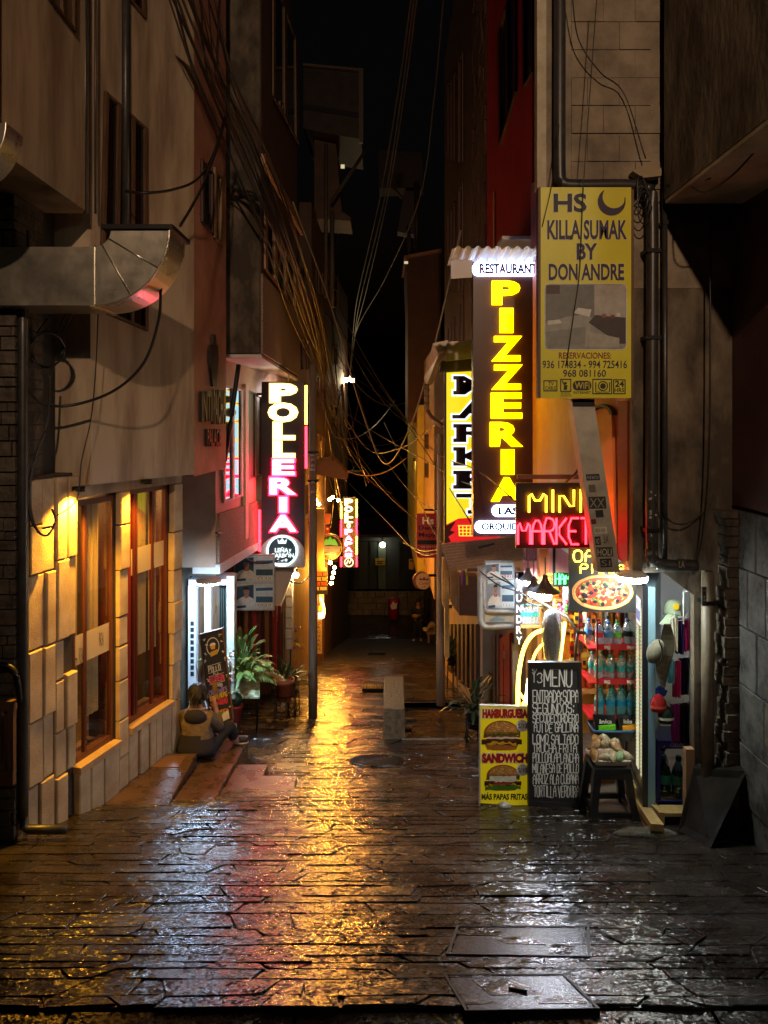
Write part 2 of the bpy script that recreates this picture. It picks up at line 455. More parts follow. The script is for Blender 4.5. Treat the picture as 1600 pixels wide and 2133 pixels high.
mb.poly([V((-4, 9.42, Gz(9.42) - .009)), V((.24, 9.42, Gz(9.42) - .009)), V((.24, 11.05, Gz(11.05) - .009)), V((-4, 11.05, Gz(11.05) - .009))])
mb.build('plaza_paving', kind='structure')
mb = MB(STONE)
rows, y = [], 11.06
while y < 34:
    h = R.uniform(.26, .42) * (1 + (y - 11) * .015); rows.append((y, y + h)); y += h
slabs(mb, rows, -2.3, 2.5, .32, .75, jit=.06, skip=sunk, tilt=.018)
mb.use(JOINT)
for x0, x1, ya in ((-3, .24, 11.06), (.24, 2.7, 13.4)):
    mb.poly([V((x0, ya, Gz(ya) - .022)), V((x1, ya, Gz(ya) - .022)), V((x1, 34.3, -9.64)), V((x0, 34.3, -9.64))])
mb.build('alley_paving', kind='structure')
mb = MB(STONE)
zs = lambda y: Gz(9.4) - .3 - .2 * (y - 9.42)
rows, y = [], 9.42
while y < 13.4:
    h = R.uniform(.35, .5); rows.append((y, y + h)); y += h
slabs(mb, rows, .3, 2.0, .4, .8, tilt=.008, zf=zs)
mb.use(JOINT); mb.poly([V((.26, 9.42, zs(9.42) - .02)), V((2.4, 9.42, zs(9.42) - .02)), V((2.4, 13.6, zs(13.6) - .02)), V((.26, 13.6, zs(13.6) - .02))])
mb.use(CONC); mb.box(.22, 2.2, 9.40, 9.46, -4.4, Gz(9.43) + .005)
mb.build('sunken_passage', kind='structure')
mb = MB(STONE)
x = -4
while x < 4:
    L_ = R.uniform(.7, 1.1); z = Gz(3.2) - .025 + R.uniform(-.006, .006)
    mb.box(x + .008, x + L_ - .008, 2.95 + R.uniform(-.015, .015), 3.235, z - .2, z); x += L_
mb.build('kerb', kind='structure')
mb = MB(M('wet_asphalt', (.02, .018, .016), .3, c2=(.045, .04, .035), vs=20, bump=.6, bs=80)); z = Gz(3.2) - .19
mb.poly([V((-30, -30, z)), V((30, -30, z)), V((30, 3.1, z)), V((-30, 3.1, z))]); mb.build('street', kind='structure')
mb = MB(STONE); mb.poly([V((-40, 34.2, -9.65)), V((40, 34.2, -9.65)), V((40, 60, -9.65)), V((-40, 60, -9.65))]); mb.build('cross_street', kind='structure')
mb = MB(JOINT)
mb.poly([V((-60, 3.0, -2.75)), V((60, 3.0, -2.75)), V((60, 34, -9.9)), V((-60, 34, -9.9))]); mb.poly([V((-200, 34, -9.9)), V((200, 34, -9.9)), V((200, 300, -9.9)), V((-200, 300, -9.9))])
mb.poly([V((-60, -60, -2.75)), V((60, -60, -2.75)), V((60, 3, -2.75)), V((-60, 3, -2.75))])
mb.build('ground', kind='structure')
# wedge steps along the hotel wall
STEP = M('wet_brown_step', (.045, .026, .018), .2, c2=(.085, .05, .036), vs=6, r2=.42, bump=.5, bs=34)
mb = MB(STEP)
for xl, xr, ya, yb, za, zb in ((-2.6, -1.81, 6.4, 7.42, -3.2, -3.2), (-1.8, -1.455, 6.5, 7.47, -3.225, -3.315), (-1.45, -1.15, 6.8, 7.6, -3.295, -3.385), (-1.145, -.82, 6.8, 7.25, -3.295, -3.335)):
    nn = 3 if yb - ya > .6 else 2
    for i in range(nn):
        a, b_ = ya + (yb - ya) * i / nn, ya + (yb - ya) * (i + 1) / nn
        fz = lambda t: za + (zb - za) * (t - ya) / (yb - ya)
        g = .004
        mb.solid([V((xl, a + g, -4.4)), V((xr, a + g, -4.4)), V((xr, b_, -4.4)), V((xl, b_, -4.4))], [V((xl, a + g, fz(a))), V((xr, a + g, fz(a))), V((xr, b_, fz(b_))), V((xl, b_, fz(b_)))])
mb.use(M('step_inlay', (.13, .07, .045), .3, bump=.4, bs=40)); mb.box(-2.25, -1.9, 7.12, 7.36, -3.21, -3.194); mb.use(STEP); mb.box(-2.5, -1.46, 7.475, 8.25, -4, -3.36)
mb.build('stone_steps', kind='structure')

# ------------------------------------------------------------------ hotel on the left
HL = Pl((-2.6, 5.6), (-1.79, 8.6))
hotel = thing('hotel_building', 'cream hotel with pale cut stone ground floor, zigzag upper wall and black metal name letters', 'building', (-2.6, 7, -3.6))
mb = MB(M('dark_mortar', (.05, .036, .024), .9, bump=.5, bs=40))  # dark mortar backing behind the cut blocks
for u0, u1, z0, z1 in ((0, .54, -3.4, -.4), (.54, 1.12, -3.5, -2.76), (1.12, 1.26, -3.5, -.58), (1.26, 2.0, -3.7, -2.72), (2.0, 2.17, -3.7, -.58)):
    mb.uzbox(HL, u0, u1, z0, z1, -.3, -.03)
mb.use(BLOCK)
def guil(u0, u1, z0, z1, mw, mh):
    if u1 - u0 > mw * 1.9 or z1 - z0 > mh * 1.9:
        if (u1 - u0) / mw > (z1 - z0) / mh:
            c = u0 + (u1 - u0) * R.uniform(.36, .64); return guil(u0, c, z0, z1, mw, mh) + guil(c, u1, z0, z1, mw, mh)
        c = z0 + (z1 - z0) * R.uniform(.36, .64); return guil(u0, u1, z0, c, mw, mh) + guil(u0, u1, c, z1, mw, mh)
    return [(u0, u1, z0, z1)]
for reg in ((0, .545, -3.3, -.42, .11, .34), (.556, 1.104, -3.45, -2.80, .13, .5), (1.115, 1.262, -3.5, -.6, .14, .3), (1.269, 1.98, -3.7, -2.76, .13, .6), (1.995, 2.17, -3.7, -.6, .16, .3)):
    for (u0, u1, z0, z1) in guil(*reg):
        g = R.uniform(.004, .009)
        if R.random() < .03 and reg[0] == 0: continue
        mb.uzbox(HL, u0 + g, u1 - g, z0 + g, z1 - g, -.04, R.choice([0, .008, .016, .026]) + R.uniform(-.004, .004), .008)
mb.build('stone_wall', hotel)
mb = MB(PLAS); mb.uzbox(HL, .545, 2.17, -.6, -.42, -.25, .012); mb.build('lintel', hotel)
mb = MB(M('warm_stone_sill', (.34, .22, .13), .5, c2=(.45, .30, .18), vs=8, bump=.4, bs=50))
mb.uzbox(HL, .55, 1.112, -2.81, -2.755, -.3, .045); mb.build('sill', hotel)
mb = MB(MC['warm_stone_sill']); mb.uzbox(HL, 1.265, 1.99, -2.77, -2.715, -.3, .045); mb.build('sill', hotel)
CURT = M('beige_curtain', (.52, .38, .20), .8, c2=(.62, .47, .27), vs=5, stretch=(8, 8, .4), bump=.3, bs=8)
FROST = M('frosted_film', (.42, .34, .22), .5)
for u0, u1, zb, zt, mull, fr in ((.556, 1.104, -2.755, -.63, (.29,), WOOD), (1.275, 1.98, -2.715, -.60, (.20, .25, .63), M('dark_door_wood', (.10, .02, .012), .3))):
    wn_ = MB(fr); t = .035; W_ = u1 - u0
    wn_.uzbox(HL, u0, u0 + t, zb, zt, -.16, -.04); wn_.uzbox(HL, u1 - t, u1, zb, zt, -.16, -.04)
    wn_.uzbox(HL, u0 + t, u1 - t, zb, zb + .05, -.155, -.045); wn_.uzbox(HL, u0 + t, u1 - t, zt - .05, zt, -.155, -.045)
    if fr is not WOOD: wn_.use(M('red_door_paint', (.22, .018, .012), .3)).uzbox(HL, u0 + t, u0 + t + .05, zb + .05, zt - .05, -.15, -.038); wn_.use(fr)
    for f in mull: wn_.uzbox(HL, u0 + W_ * f, u0 + W_ * f + .026, zb + .05, zt - .05, -.075, -.045)
    o = wn_.build('window' if fr is WOOD else 'entrance_door', hotel)
    g = MB(GLASS); g.uzbox(HL, u0 + t, u1 - t, zb + .05, zt - .05, -.066, -.062); g.build('pane', o)
    c = MB(CURT); n = 14
    segs = ((.06, .26), (.36, .78)) if fr is WOOD else ((.30, .62), (.66, .86))
    for a, b_ in segs:
        ua, ub = u0 + W_ * a, u0 + W_ * b_
        for i in range(n):
            p, q = ua + (ub - ua) * i / n, ua + (ub - ua) * (i + 1) / n
            da, db = (-.10 + .008 * math.sin(i * 1.7)), (-.10 + .008 * math.sin((i + 1) * 1.7))
            zz = zb + (.3 if fr is WOOD else .55)
            c.poly([HL.uz(p, zz, da), HL.uz(q, zz, db), HL.uz(q, zt, db), HL.uz(p, zt, da)])
    c.build('curtain', o)
    fl = MB(FROST); zc = -1.83 if fr is WOOD else -1.25
    fl.uzbox(HL, u0 + t, u1 - t, zc - .14, zc + .10, -.0615, -.0595); fl.build('frosted_strip', o)
    if fr is WOOD:
        tx = MB(C('#3a2c1c'))
        for px0, px1, py0, py1, s in ((166, 174, 1372, 1404, 'INTI'), (177, 186, 1350, 1384, 'PACHA'), (219, 228, 1318, 1346, 'PACHA')): tx.text(s, HL, px0, py0, px1, py1, -.058)
        tx.build('lettering', o)
mb = MB(M('dim_room_wall', (.16, .10, .05), .8)); 
for u0, u1, z0, z1 in ((.545, 2.2, -3.6, -.5),):
    mb.poly([HL.uz(u0, z0, -1.1), HL.uz(u1, z0, -1.1), HL.uz(u1, z1, -1.1), HL.uz(u0, z1, -1.1)])
    mb.poly([HL.uz(u0, z0, -1.1), HL.uz(u0, z0, -.3), HL.uz(u0, z1, -.3), HL.uz(u0, z1, -1.1)])
    mb.poly([HL.uz(u1, z0, -1.1), HL.uz(u1, z0, -.3), HL.uz(u1, z1, -.3), HL.uz(u1, z1, -1.1)])
    mb.poly([HL.uz(u0, z1, -1.1), HL.uz(u1, z1, -1.1), HL.uz(u1, z1, -.3), HL.uz(u0, z1, -.3)])
    mb.poly([HL.uz(u0, -2.9, -1.1), HL.uz(u1, -2.9, -1.1), HL.uz(u1, -2.9, -.3), HL.uz(u0, -2.9, -.3)])
mb.build('interior_room', hotel)
p = HL.uz(.9, -.72, -.55)
rl = MB(E('added_warm_lamp', (1, .62, .22), 14)); rl.lathe(p, [(.0, 0), (.06, 0), (.06, .03), (0, .03)]); rl.build('added_room_lamp', hotel)  # added lamp inside the room, brightens the curtains
lamp('added_room_light', 'POINT', p - V((0, 0, .12)), 14, (1, .55, .16), .05, hotel)  # added light, warms the interior behind the glass
lamp('added_room_light', 'POINT', HL.uz(1.6, -.85, -.6), 12, (1, .55, .16), .05, hotel)
# projecting upper floors
pa, pb, pc, pd, pe = (-2.84, 6.15), (-2.35, 6.15), (-2.07, 6.9), (-1.83, 7.4), (-1.79, 8.7)
mb = MB(PLAS); mb.plan([pa, pb, pc, pd, (-1.95, 8.75), (-4, 8.75), (-4, 6.15)], -.5, 7); mb.build('upper_wall', hotel)
DP = Pl(pd, pe)
mb = MB(NEON_TINT); mb.solid([V((pd[0], pd[1], -.52)), V((pe[0], pe[1], -.52)), V((pe[0] - .2, pe[1], -.52)), V((pd[0] - .1, pd[1] + .03, -.52))], [V((pd[0], pd[1], 7)), V((pe[0], pe[1], 7)), V((pe[0] - .2, pe[1], 7)), V((pd[0] - .1, pd[1] + .03, 7))]); mb.build('neon_tinted_wing', hotel)
BPl = Pl(pb, pc)
def window(parent, pl, quad, fm=BROWN, d=.03, mull=1, fw=4, gm=DGLASS, name='window', warm=None):
    """frame, mullions and pane on an oblique wall; quad in photo pixels, clockwise from top left"""
    (x0, ya), (x1, yb), (x2, yc), (x3, yd) = quad
    lt = lambda t, a, b: a + (b - a) * t
    f = MB(fm)
    def strip(t0, t1):
        f.prism(pl, [(lt(t0, x0, x1), lt(t0, ya, yb)), (lt(t1, x0, x1), lt(t1, ya, yb)), (lt(t1, x3, x2), lt(t1, yd, yc)), (lt(t0, x3, x2), lt(t0, yd, yc))], .002, d)
    e = fw / max(abs(x1 - x0), 1)
    strip(0, e); strip(1 - e, 1)
    for i in range(mull): strip((i + 1) / (mull + 1) - e / 2, (i + 1) / (mull + 1) + e / 2)
    f.prism(pl, [(x0, ya), (x1, yb), (x1, yb + fw), (x0, ya + fw)], .002, d - .003); f.prism(pl, [(x3, yd - fw), (x2, yc - fw), (x2, yc), (x3, yd)], .002, d - .003)
    o = f.build(name, parent)
    g = MB(gm); g.prism(pl, [(x0, ya), (x1, yb), (x2, yc), (x3, yd)], .001, .008); g.build('pane', o)
    return o
window(hotel, BPl, [(216, 190), (303, 268), (304, 690), (205, 648)], mull=2, fw=6)
window(hotel, BPl, [(214, -200), (300, -90), (300, 40), (214, -60)], mull=2, fw=6)
window(hotel, DP, [(417, 330), (441, 362), (441, 488), (417, 462)], fm=C('#3a1d14'), mull=0, fw=3)
window(hotel, DP, [(443, 348), (461, 372), (459, 512), (442, 494)], fm=C('#8a6a48'), mull=0, fw=4)
# bay over the street at the far left
mb = MB(PLAS); mb.box(-4.2, -2.3, 4.62, 5.98, 1.63, 7); mb.build('bay', hotel)
BY = Pl((-2.3, 4.6), (-2.3, 5.98))
mb = MB(M('maroon_cladding', (.05, .012, .012), .4, bump=.1)); mb.prism(FP(4.62), [(-60, -200), (4, -200), (4, 400), (-60, 400)], .005, .04)
mb.build('cladding', hotel)
window(hotel, BY, [(90, -120), (153, -70), (153, 68), (100, 0)], fm=C('#4a3018'), mull=1, fw=6, gm=C('#5a4a34'))
# sign letters on the neon-tinted wing: a stepped cross emblem, the name and the second word
mb = MB(BLK)
for s, x0, y0, x1, y1 in (('INTI', 412, 815, 434, 878), ('PACHA', 437, 812, 463, 884), ('PALACE', 424, 893, 453, 930)): mb.text(s, DP, x0, y0, x1, y1, .012, .03, .02)
mb.prism(DP, [(437, 697), (442, 697), (442, 718), (447, 718), (447, 760), (444, 805), (436, 805), (432, 765), (432, 722), (437, 718)], .012, .04)
mb.prism(DP, [(430, 742), (449, 742), (449, 756), (430, 756)], .012, .036)
mb.build('sign_letters', hotel)
# amber downlights under the projecting floor
AMB = (1, .47, .03)
for px, py, Yd, en, tx in ((150, 1003, 6.02, 26, (128, 1300, 5.95)), (292, 992, 6.78, 12, (285, 1300, 6.8))):
    q = P(px, py, Yd) ; q.z = -.52
    q += V((HL.n.x, HL.n.y, 0)) * .06
    f = MB(IRON); f.lathe(q, [(.0, .02), (.05, .02), (.05, -.02), (.04, -.02)], 12, capt=False); fo = f.build('downlight', hotel)
    f = MB(E('amber_lens', AMB, 10)); f.lathe(q, [(0, -.016), (.035, -.016), (.035, -.012)], 12, capt=False); f.build('lens', fo)
    lamp('downlight_beam', 'SPOT', q - V((0, 0, .03)), en * 6, AMB, .03, hotel, P(*tx), 120)

# rubble house at the far left edge
rub = thing('rubble_house', 'dark rubble brick house with a black timber gate at the left edge', 'building', (-2.9, 5.5, -3))
mb = MB(BRICK)
z = -3.2
while z < 1.6:
    h = R.uniform(.06, .12); x = -3.6
    while x < -2.62:
        L_ = R.uniform(.12, .3); d = R.uniform(0, .025)
        mb.box(x + .006, min(x + L_, -2.61) - .006, 5.45 - d, 5.9, z + .006, z + h - .006); x += L_
    z += h
mb.use(JOINT); mb.box(-3.7, -2.62, 5.48, 6.1, -3.3, 1.62); mb.build('wall', rub)
mb = MB(BROWN)
f5 = FP(5.36)
mb.rect(f5, -40, 1456, 36, 1476, 0, .05); mb.rect(f5, -40, 1600, 34, 1630, 0, .05); mb.rect(f5, 22, 1476, 34, 1600, 0, .045); mb.rect(f5, -6, 1476, 8, 1600, 0, .045); mb.rect(f5, -40, 1490, 30, 1590, -.02, .0)
mb.build('gate', rub)
mb = MB(IRON); mb.tube(crom([P(-30, 1388, 5.34), P(10, 1386, 5.34), P(32, 1404, 5.34), P(40, 1450, 5.34), P(40, 1462, 5.34)]), .022, 8); mb.build('gate_hoop', rub)

dpn = thing('downpipe', 'black drain pipe at the hotel corner with its foot bent along the ground', 'pipe', P(50, 1725, 5.5))
mb = MB(PIPEM); mb.tube(crom([P(48, 560, 5.5), P(48, 1000, 5.5), P(48, 1500, 5.5), P(48, 1700, 5.5)], 3), .035, 10)
mb.build('pipe', dpn)
mb = MB(PIPEM); mb.tube([P(48, 1700, 5.5), P(50, 1722, 5.5), P(62, 1728, 5.5), P(140, 1728, 5.5)], .033, 10); mb.build('elbow', dpn)

# ventilation ducts
def duct(name, label, ox, oz, Y, ro, ri, xl, dep, lip=True):
    """flat-sided duct running left with a quarter-turn elbow opening upward; (ox, oz) is the elbow centre"""
    t = thing(name, label, 'duct', (ox, Y, oz - ro))
    e = MB(TIN); n = 14
    arc = [(-math.pi / 2 + math.pi / 2 * i / n) for i in range(n + 1)]
    fo = [V((ox + ro * math.cos(a), Y, oz + ro * math.sin(a))) for a in arc]; fi = [V((ox + ri * math.cos(a), Y, oz + ri * math.sin(a))) for a in arc]
    D = V((0, dep, 0))
    for i in range(n):
        for q in ((fo[i], fo[i + 1], fi[i + 1], fi[i]), (fo[i] + D, fo[i + 1] + D, fi[i + 1] + D, fi[i] + D), (fo[i], fo[i + 1], fo[i + 1] + D, fo[i] + D), (fi[i], fi[i + 1], fi[i + 1] + D, fi[i] + D)):
            e.poly(q)
    eo = e.build('elbow', t)
    b = MB(TIN); b.box(xl, ox - .012, Y, Y + dep, oz - ro, oz - ri); b.build('trunk', t)
    s = MB(TIN)
    s.box(ox - .02, ox + .008, Y - .012, Y + dep + .012, oz - ro - .012, oz - ri + .012)
    for a in (0.33, .66):
        an = -math.pi / 2 * (1 - a); s.tube([V((ox + ri * math.cos(an), Y - .004, oz + ri * math.sin(an))), V((ox + ro * math.cos(an), Y - .004, oz + ro * math.sin(an)))], .006, 6)
    for i in range(n): s.tube([fo[i] - V((0, .004, 0)), fo[i + 1] - V((0, .004, 0))], .007, 6, False)
    s.build('seam', t)
    if lip:
        l_ = MB(IRON); l_.box(ox + ri - .06, ox + ro + .03, Y - .03, Y + dep + .03, oz, oz + .03); l_.build('rain_cap', t)
    return t
Yd = 5.3
duct('ventilation_duct', 'bright tin duct with a wide elbow turned up below a black rain cap', PX if False else (195 - 800) / 1600 * Yd, (880 - 478) / 1600 * Yd, Yd, 158 / 1600 * Yd, 36 / 1600 * Yd, -3.6, .42)
duct('ventilation_duct', 'tin duct elbow cut off by the left edge of the picture below the maroon cladding', (-90 - 800) / 1600 * 4.45, (880 - 270) / 1600 * 4.45, 4.35, 122 / 1600 * 4.4, 20 / 1600 * 4.4, -3.6, .2, False)

# ------------------------------------------------------------------ buildings beyond the hotel, left side
old = thing('old_house', 'narrow old house of stained masonry wedged between the hotel and the grill restaurant', 'building', (-2.4, 9.9, -4))
F99 = FP(9.9)
mb = MB(DIRTY); mb.box(-4, -2.16, 9.9, 12, -1.98, 7)
mb.box(-4, -2.50, 9.9, 12, -4.4, -1.98); mb.build('wall', old)
mb = MB(BRICK)
z = .9
while z < 6:
    x = -2.16 + R.uniform(0, .1)
    while x < -1.62:
        L_ = R.uniform(.2, .45)
        if R.random() < .0: mb.box(x + .01, min(x + L_, -1.58) - .01, 9.8 - R.uniform(.01, .05), 9.82, z + .008, z + .18)
        x += L_
    z += .2
sw_ = mb
mb = MB(M('white_jamb_paint', (.66, .66, .68), .45, c2=(.78, .78, .8), vs=7)); mb.rect(F99, 396, 1216, 412, 1500, -.1, .10); mb.build('jamb', old)
mb = MB(MC['white_jamb_paint']); mb.rect(F99, 428, 1216, 441, 1530, -.1, .06); mb.build('jamb', old)
mb = MB(MC['white_jamb_paint']); mb.rect(F99, 396, 1205, 475, 1216, -.4, .08); mb.build('door_head', old)
for x0, x1 in ((412, 428), (441, 456)):
    mb = MB(BROWN); mb.rect(F99, x0, 1216, x1, 1540, -.12, -.03); mb.rect(F99, x0 + 2, 1216, x0 + 6, 1540, -.03, -.01); d_ = mb.build('door', old)
    mb = MB(C('#7a6238', .4, .8)); mb.rect(F99, x0 + 7, 1385, x0 + 9, 1400, -.03, .02); mb.build('handle', d_); mb = MB(C('#7a6238', .4, .8)); mb.rect(F99, x0 + 7, 1262, x0 + 9, 1272, -.03, .015); mb.build('hinge', d_)
mb = MB(C('#16201a')); 
for i in range(5): mb.rect(F99, 457 + i * 4, 1225, 459.5 + i * 4, 1540, -.06, .01)
mb.build('shutter', old)
mb = MB(C('#b9bdb0')); mb.rect(F99, 477, 1195, 492, 1530, -.05, .14); mb.build('post', old)
mb = MB(C('#232323')); 
for i in range(9): mb.rect(F99, 401, 1290 + i * 13, 408, 1299 + i * 13, .10, .103)
mb.build('door_notice', old)
q = P(435, 1216, 9.25)
lf = thing('porch_light', 'flat white porch light over the brown double door', 'lamp', q)
m_ = MB(PALEW); m_.lathe(q, [(.0, .05), (.15, .05), (.15, .02)], 18, capt=False); m_.build('housing', lf)
m_ = MB(E('cold_white_lamp', (.50, .74, 1), 170)); m_.lathe(q, [(0, .0), (.135, .0), (.145, .02), (0, .02)], 18); m_.build('diffuser', lf)

gr = thing('restaurant_building', 'grill restaurant with a pebbledash upper floor jutting out over lit windows', 'building', (-1.9, 12, -4.5))
W2 = Pl((-2.15, 9.8), (-1.75, 15)); U2 = Pl((-1.56, 9.8), (-1.71, 15.2))
mb = MB(M('apricot_plaster', (.45, .29, .20), .6, c2=(.55, .38, .28), vs=3, bump=.15, bs=12)); mb.solid([V((-2.15, 9.8, -1.85)), V((-1.75, 15, -1.85)), V((-4, 15, -1.85)), V((-4, 9.8, -1.85))], [V((-2.15, 9.8, .82)), V((-1.75, 15, .82)), V((-4, 15, .82)), V((-4, 9.8, .82))]); mb.build('first_floor_wall', gr)
mb = MB(GRIT); mb.prism(W2, [(452, 1070), (640, 1010), (640, 1070), (452, 1176)], .003, .035); mb.build('pebbledash_band', gr)
mb = MB(PALEW); mb.prism(W2, [(449, 1176), (640, 1068), (640, 1076), (449, 1196)], -.3, .06); mb.build('band_edge', gr)
mb = MB(M('white_soffit', (.6, .55, .52), .6)); mb.solid([V((-2.3, 9.78, .83)), V((-1.56, 9.78, .83)), V((-1.71, 15.2, .83)), V((-2.3, 15.2, .83))], [V((-2.3, 9.78, .875)), V((-1.56, 9.78, .875)), V((-1.71, 15.2, .875)), V((-2.3, 15.2, .875))]); mb.build('soffit', gr)
mb = MB(DARKB); mb.solid([V((-2.3, 9.8, .875)), V((-1.57, 9.8, .875)), V((-1.72, 15.2, .875)), V((-3, 15.2, .875))], [V((-2.3, 9.8, 7.5)), V((-1.57, 9.8, 7.5)), V((-1.72, 15.2, 7.5)), V((-3, 15.2, 7.5))]); mb.build('upper_wall', gr)
mb = MB(GRIT); mb.prism(U2, [(543, 570), (622, 660), (622, 784), (543, 735)], .002, .03); mb.build('pebbledash_panel', gr)
WARMF = C('#a9825e')
window(gr, U2, [(549, 440), (618, 560), (618, 655), (549, 560)], fm=WARMF, mull=2, fw=5)
window(gr, U2, [(566, -60), (618, 90), (620, 300), (566, 200)], fm=C('#6a5238'), mull=1, fw=5)
window(gr, U2, [(580, 210), (588, 215), (588, 230), (580, 225)], fm=C('#6a5238'), mull=0, fw=2)
mb = MB(WARMF); mb.prism(U2, [(541, 320), (625, 470), (625, 490), (541, 340)], .01, .07); mb.build('gutter', gr)
window(gr, W2, [(462, 800), (503, 812), (503, 1033), (462, 1048)], fm=C('#c8b4b0'), mull=1, fw=4)
window(gr, W2, [(513, 812), (545, 826), (545, 990), (513, 1000)], fm=C('#2a1a10'), mull=1, fw=4, gm=C('#4a3a20'))
mb = MB(M('peach_pilaster', (.62, .40, .28), .6)); mb.prism(W2, [(505, 800), (511, 803), (511, 1120), (505, 1124)], .004, .05); mb.build('pilaster', gr)
g2 = Pl((-2.55, 10.4), (-2.1, 16))
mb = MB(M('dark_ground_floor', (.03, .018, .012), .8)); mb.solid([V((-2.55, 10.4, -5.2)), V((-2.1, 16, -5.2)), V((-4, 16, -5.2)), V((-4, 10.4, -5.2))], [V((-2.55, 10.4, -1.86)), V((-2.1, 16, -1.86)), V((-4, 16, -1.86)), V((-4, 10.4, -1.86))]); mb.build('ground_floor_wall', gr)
sw_.use(DIRTY).box(-2.16, -1.575, 9.73, 9.79, .88, 7); sw_.build('stone_end', gr)
mb = MB()
F112 = FP(11.9)
for i in range(11):
    mb.use([C('#5a1410', .35), C('#2c0f0a', .35), C('#7a4a20', .35), C('#3c120c', .35), C('#8a1a14', .35)][i % 5])
    mb.rect(F112, 492 + i * 8.6, 1262, 499 + i * 8.6, 1420, -.03, 0)
mb.build('slat_screen', gr)
mb = MB(M('white_stair_underside', (.5, .45, .38), .6)); mb.prism(FP(12.2), [(540, 1165), (612, 1165), (612, 1190), (575, 1285), (568, 1285), (540, 1240)], -.6, 0); mb.build('stair_underside', gr)
mb = MB(C('#b8b2a8'));
for i in range(7): mb.rect(FP(12.6), 596, 1200 + i * 22, 608, 1220 + i * 22, -.3, 0)
mb.build('stone_pier', gr)
mb = MB(C('#4a3424')); mb.prism(FP(12.5), [(575, 1300), (590, 1270), (590, 1380), (575, 1400)], -.2, 0); mb.build('side_panel', gr)

def block(name, label, pts, z0, z1, mat, cat='building', trims=()):
    c = V((sum(p[0] for p in pts) / len(pts), sum(p[1] for p in pts) / len(pts), z0))
    t = thing(name, label, cat, c)
    mb = MB(mat); mb.plan(pts, z0, z1); mb.build('wall', t)
    return t
def px_wall(x, y0, y1): return Pl((x, y0), (x, y1))
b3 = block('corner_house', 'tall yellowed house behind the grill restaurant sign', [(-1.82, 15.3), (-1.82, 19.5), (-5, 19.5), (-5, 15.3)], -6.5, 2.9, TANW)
w3 = px_wall(-1.82, 15.3, 19.5)
for z in (700, 830):
    window(b3, w3, [(622, z), (632, z + 5), (632, z + 70), (622, z + 72)], fm=C('#5a3a14'), mull=0, fw=2)
    window(b3, w3, [(638, z + 8), (647, z + 12), (647, z + 68), (638, z + 70)], fm=C('#5a3a14'), mull=0, fw=2)
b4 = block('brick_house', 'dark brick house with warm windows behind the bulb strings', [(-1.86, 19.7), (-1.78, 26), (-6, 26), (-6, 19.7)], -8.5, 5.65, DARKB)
w4 = Pl((-1.86, 19.7), (-1.78, 26))
for z in (560, 660, 780, 900):
    window(b4, w4, [(657, z), (665, z + 6), (665, z + 52), (657, z + 52)], fm=C('#6a4a26'), mull=0, fw=2)
    window(b4, w4, [(670, z + 8), (677, z + 12), (677, z + 52), (670, z + 54)], fm=C('#6a4a26'), mull=0, fw=2)
mb = MB(C('#8a5a24')); mb.prism(FP(19.6), [(640, 962), (690, 950), (722, 985), (722, 1000), (640, 985)], -.9, 0); mb.build('porch_roof', b4)
mb = MB(OCHRE); mb.rect(FP(19.65), 640, 1000, 652, 1190, 0, .1); mb.rect(FP(19.65), 652, 1060, 675, 1190, -.1, .02); mb.build('lit_front', b4)
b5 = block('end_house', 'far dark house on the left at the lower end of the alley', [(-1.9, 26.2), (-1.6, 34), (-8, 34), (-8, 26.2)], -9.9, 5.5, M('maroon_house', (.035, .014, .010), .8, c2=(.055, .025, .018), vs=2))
w5 = Pl((-1.9, 26.2), (-1.6, 34))
for z in (480, 600, 720, 840, 960): window(b5, w5, [(692, z), (704, z + 4), (704, z + 40), (692, z + 40)], fm=C('#6a5a48'), mull=0, fw=2)
b6 = thing('roof_hut', 'rooftop hut of grey sheet panels jutting over the alley high on the left', 'building', P(690, 300, 20.5))
mb = MB(M('grey_sheet_panel', (.035, .027, .022), .6, c2=(.06, .045, .036), vs=3)); mb.prism(FP(20.5), [(632, 140), (750, 152), (752, 290), (632, 268)], -2.5, 0); mb.build('wall', b6)
mb = MB(C('#151010')); mb.prism(FP(20.5), [(632, 218), (752, 236), (752, 246), (632, 228)], .005, .04); mb.build('beam', b6)
mb = MB(C('#6b5f52')); mb.rect(FP(20.5), 748, 146, 757, 300, .01, .12); mb.prism(FP(20.5), [(632, 136), (757, 148), (757, 153), (632, 141)], .01, .14); mb.build('gutter', b6)
mb = MB(C('#4a443c')); mb.tube([P(757, 300, 20.4), P(763, 312, 20.4), P(690, 420, 20.4)], .05, 6); mb.build('drain', b6)
mb = MB(DARKB); mb.prism(FP(21), [(655, 290), (700, 300), (712, 440), (730, 452), (730, 460), (655, 455)], -1.5, 0); mb.build('lower_wall', b6)
mb = MB(C('#5c5248')); mb.tube([P(679, 300, 20.3), P(679, 620, 20.3)], .05, 6); mb.tube([P(692, 440, 20.3), P(692, 640, 20.3)], .06, 6); mb.build('standpipe', b6)
q = P(714, 347, 20.2)
fl = thing('floodlight', 'small yellowish floodlight on the hut high up on the left', 'lamp', q)
m_ = MB(IRON); m_.box(q.x - .06, q.x + .06, q.y, q.y + .1, q.z - .07, q.z + .07); m_.build('housing', fl)
m_ = MB(E('dim_yellow_lamp', (1, .85, .45), .35)); m_.box(q.x - .05, q.x + .05, q.y - .02, q.y - .002, q.z - .05, q.z + .05); m_.build('lens', fl)

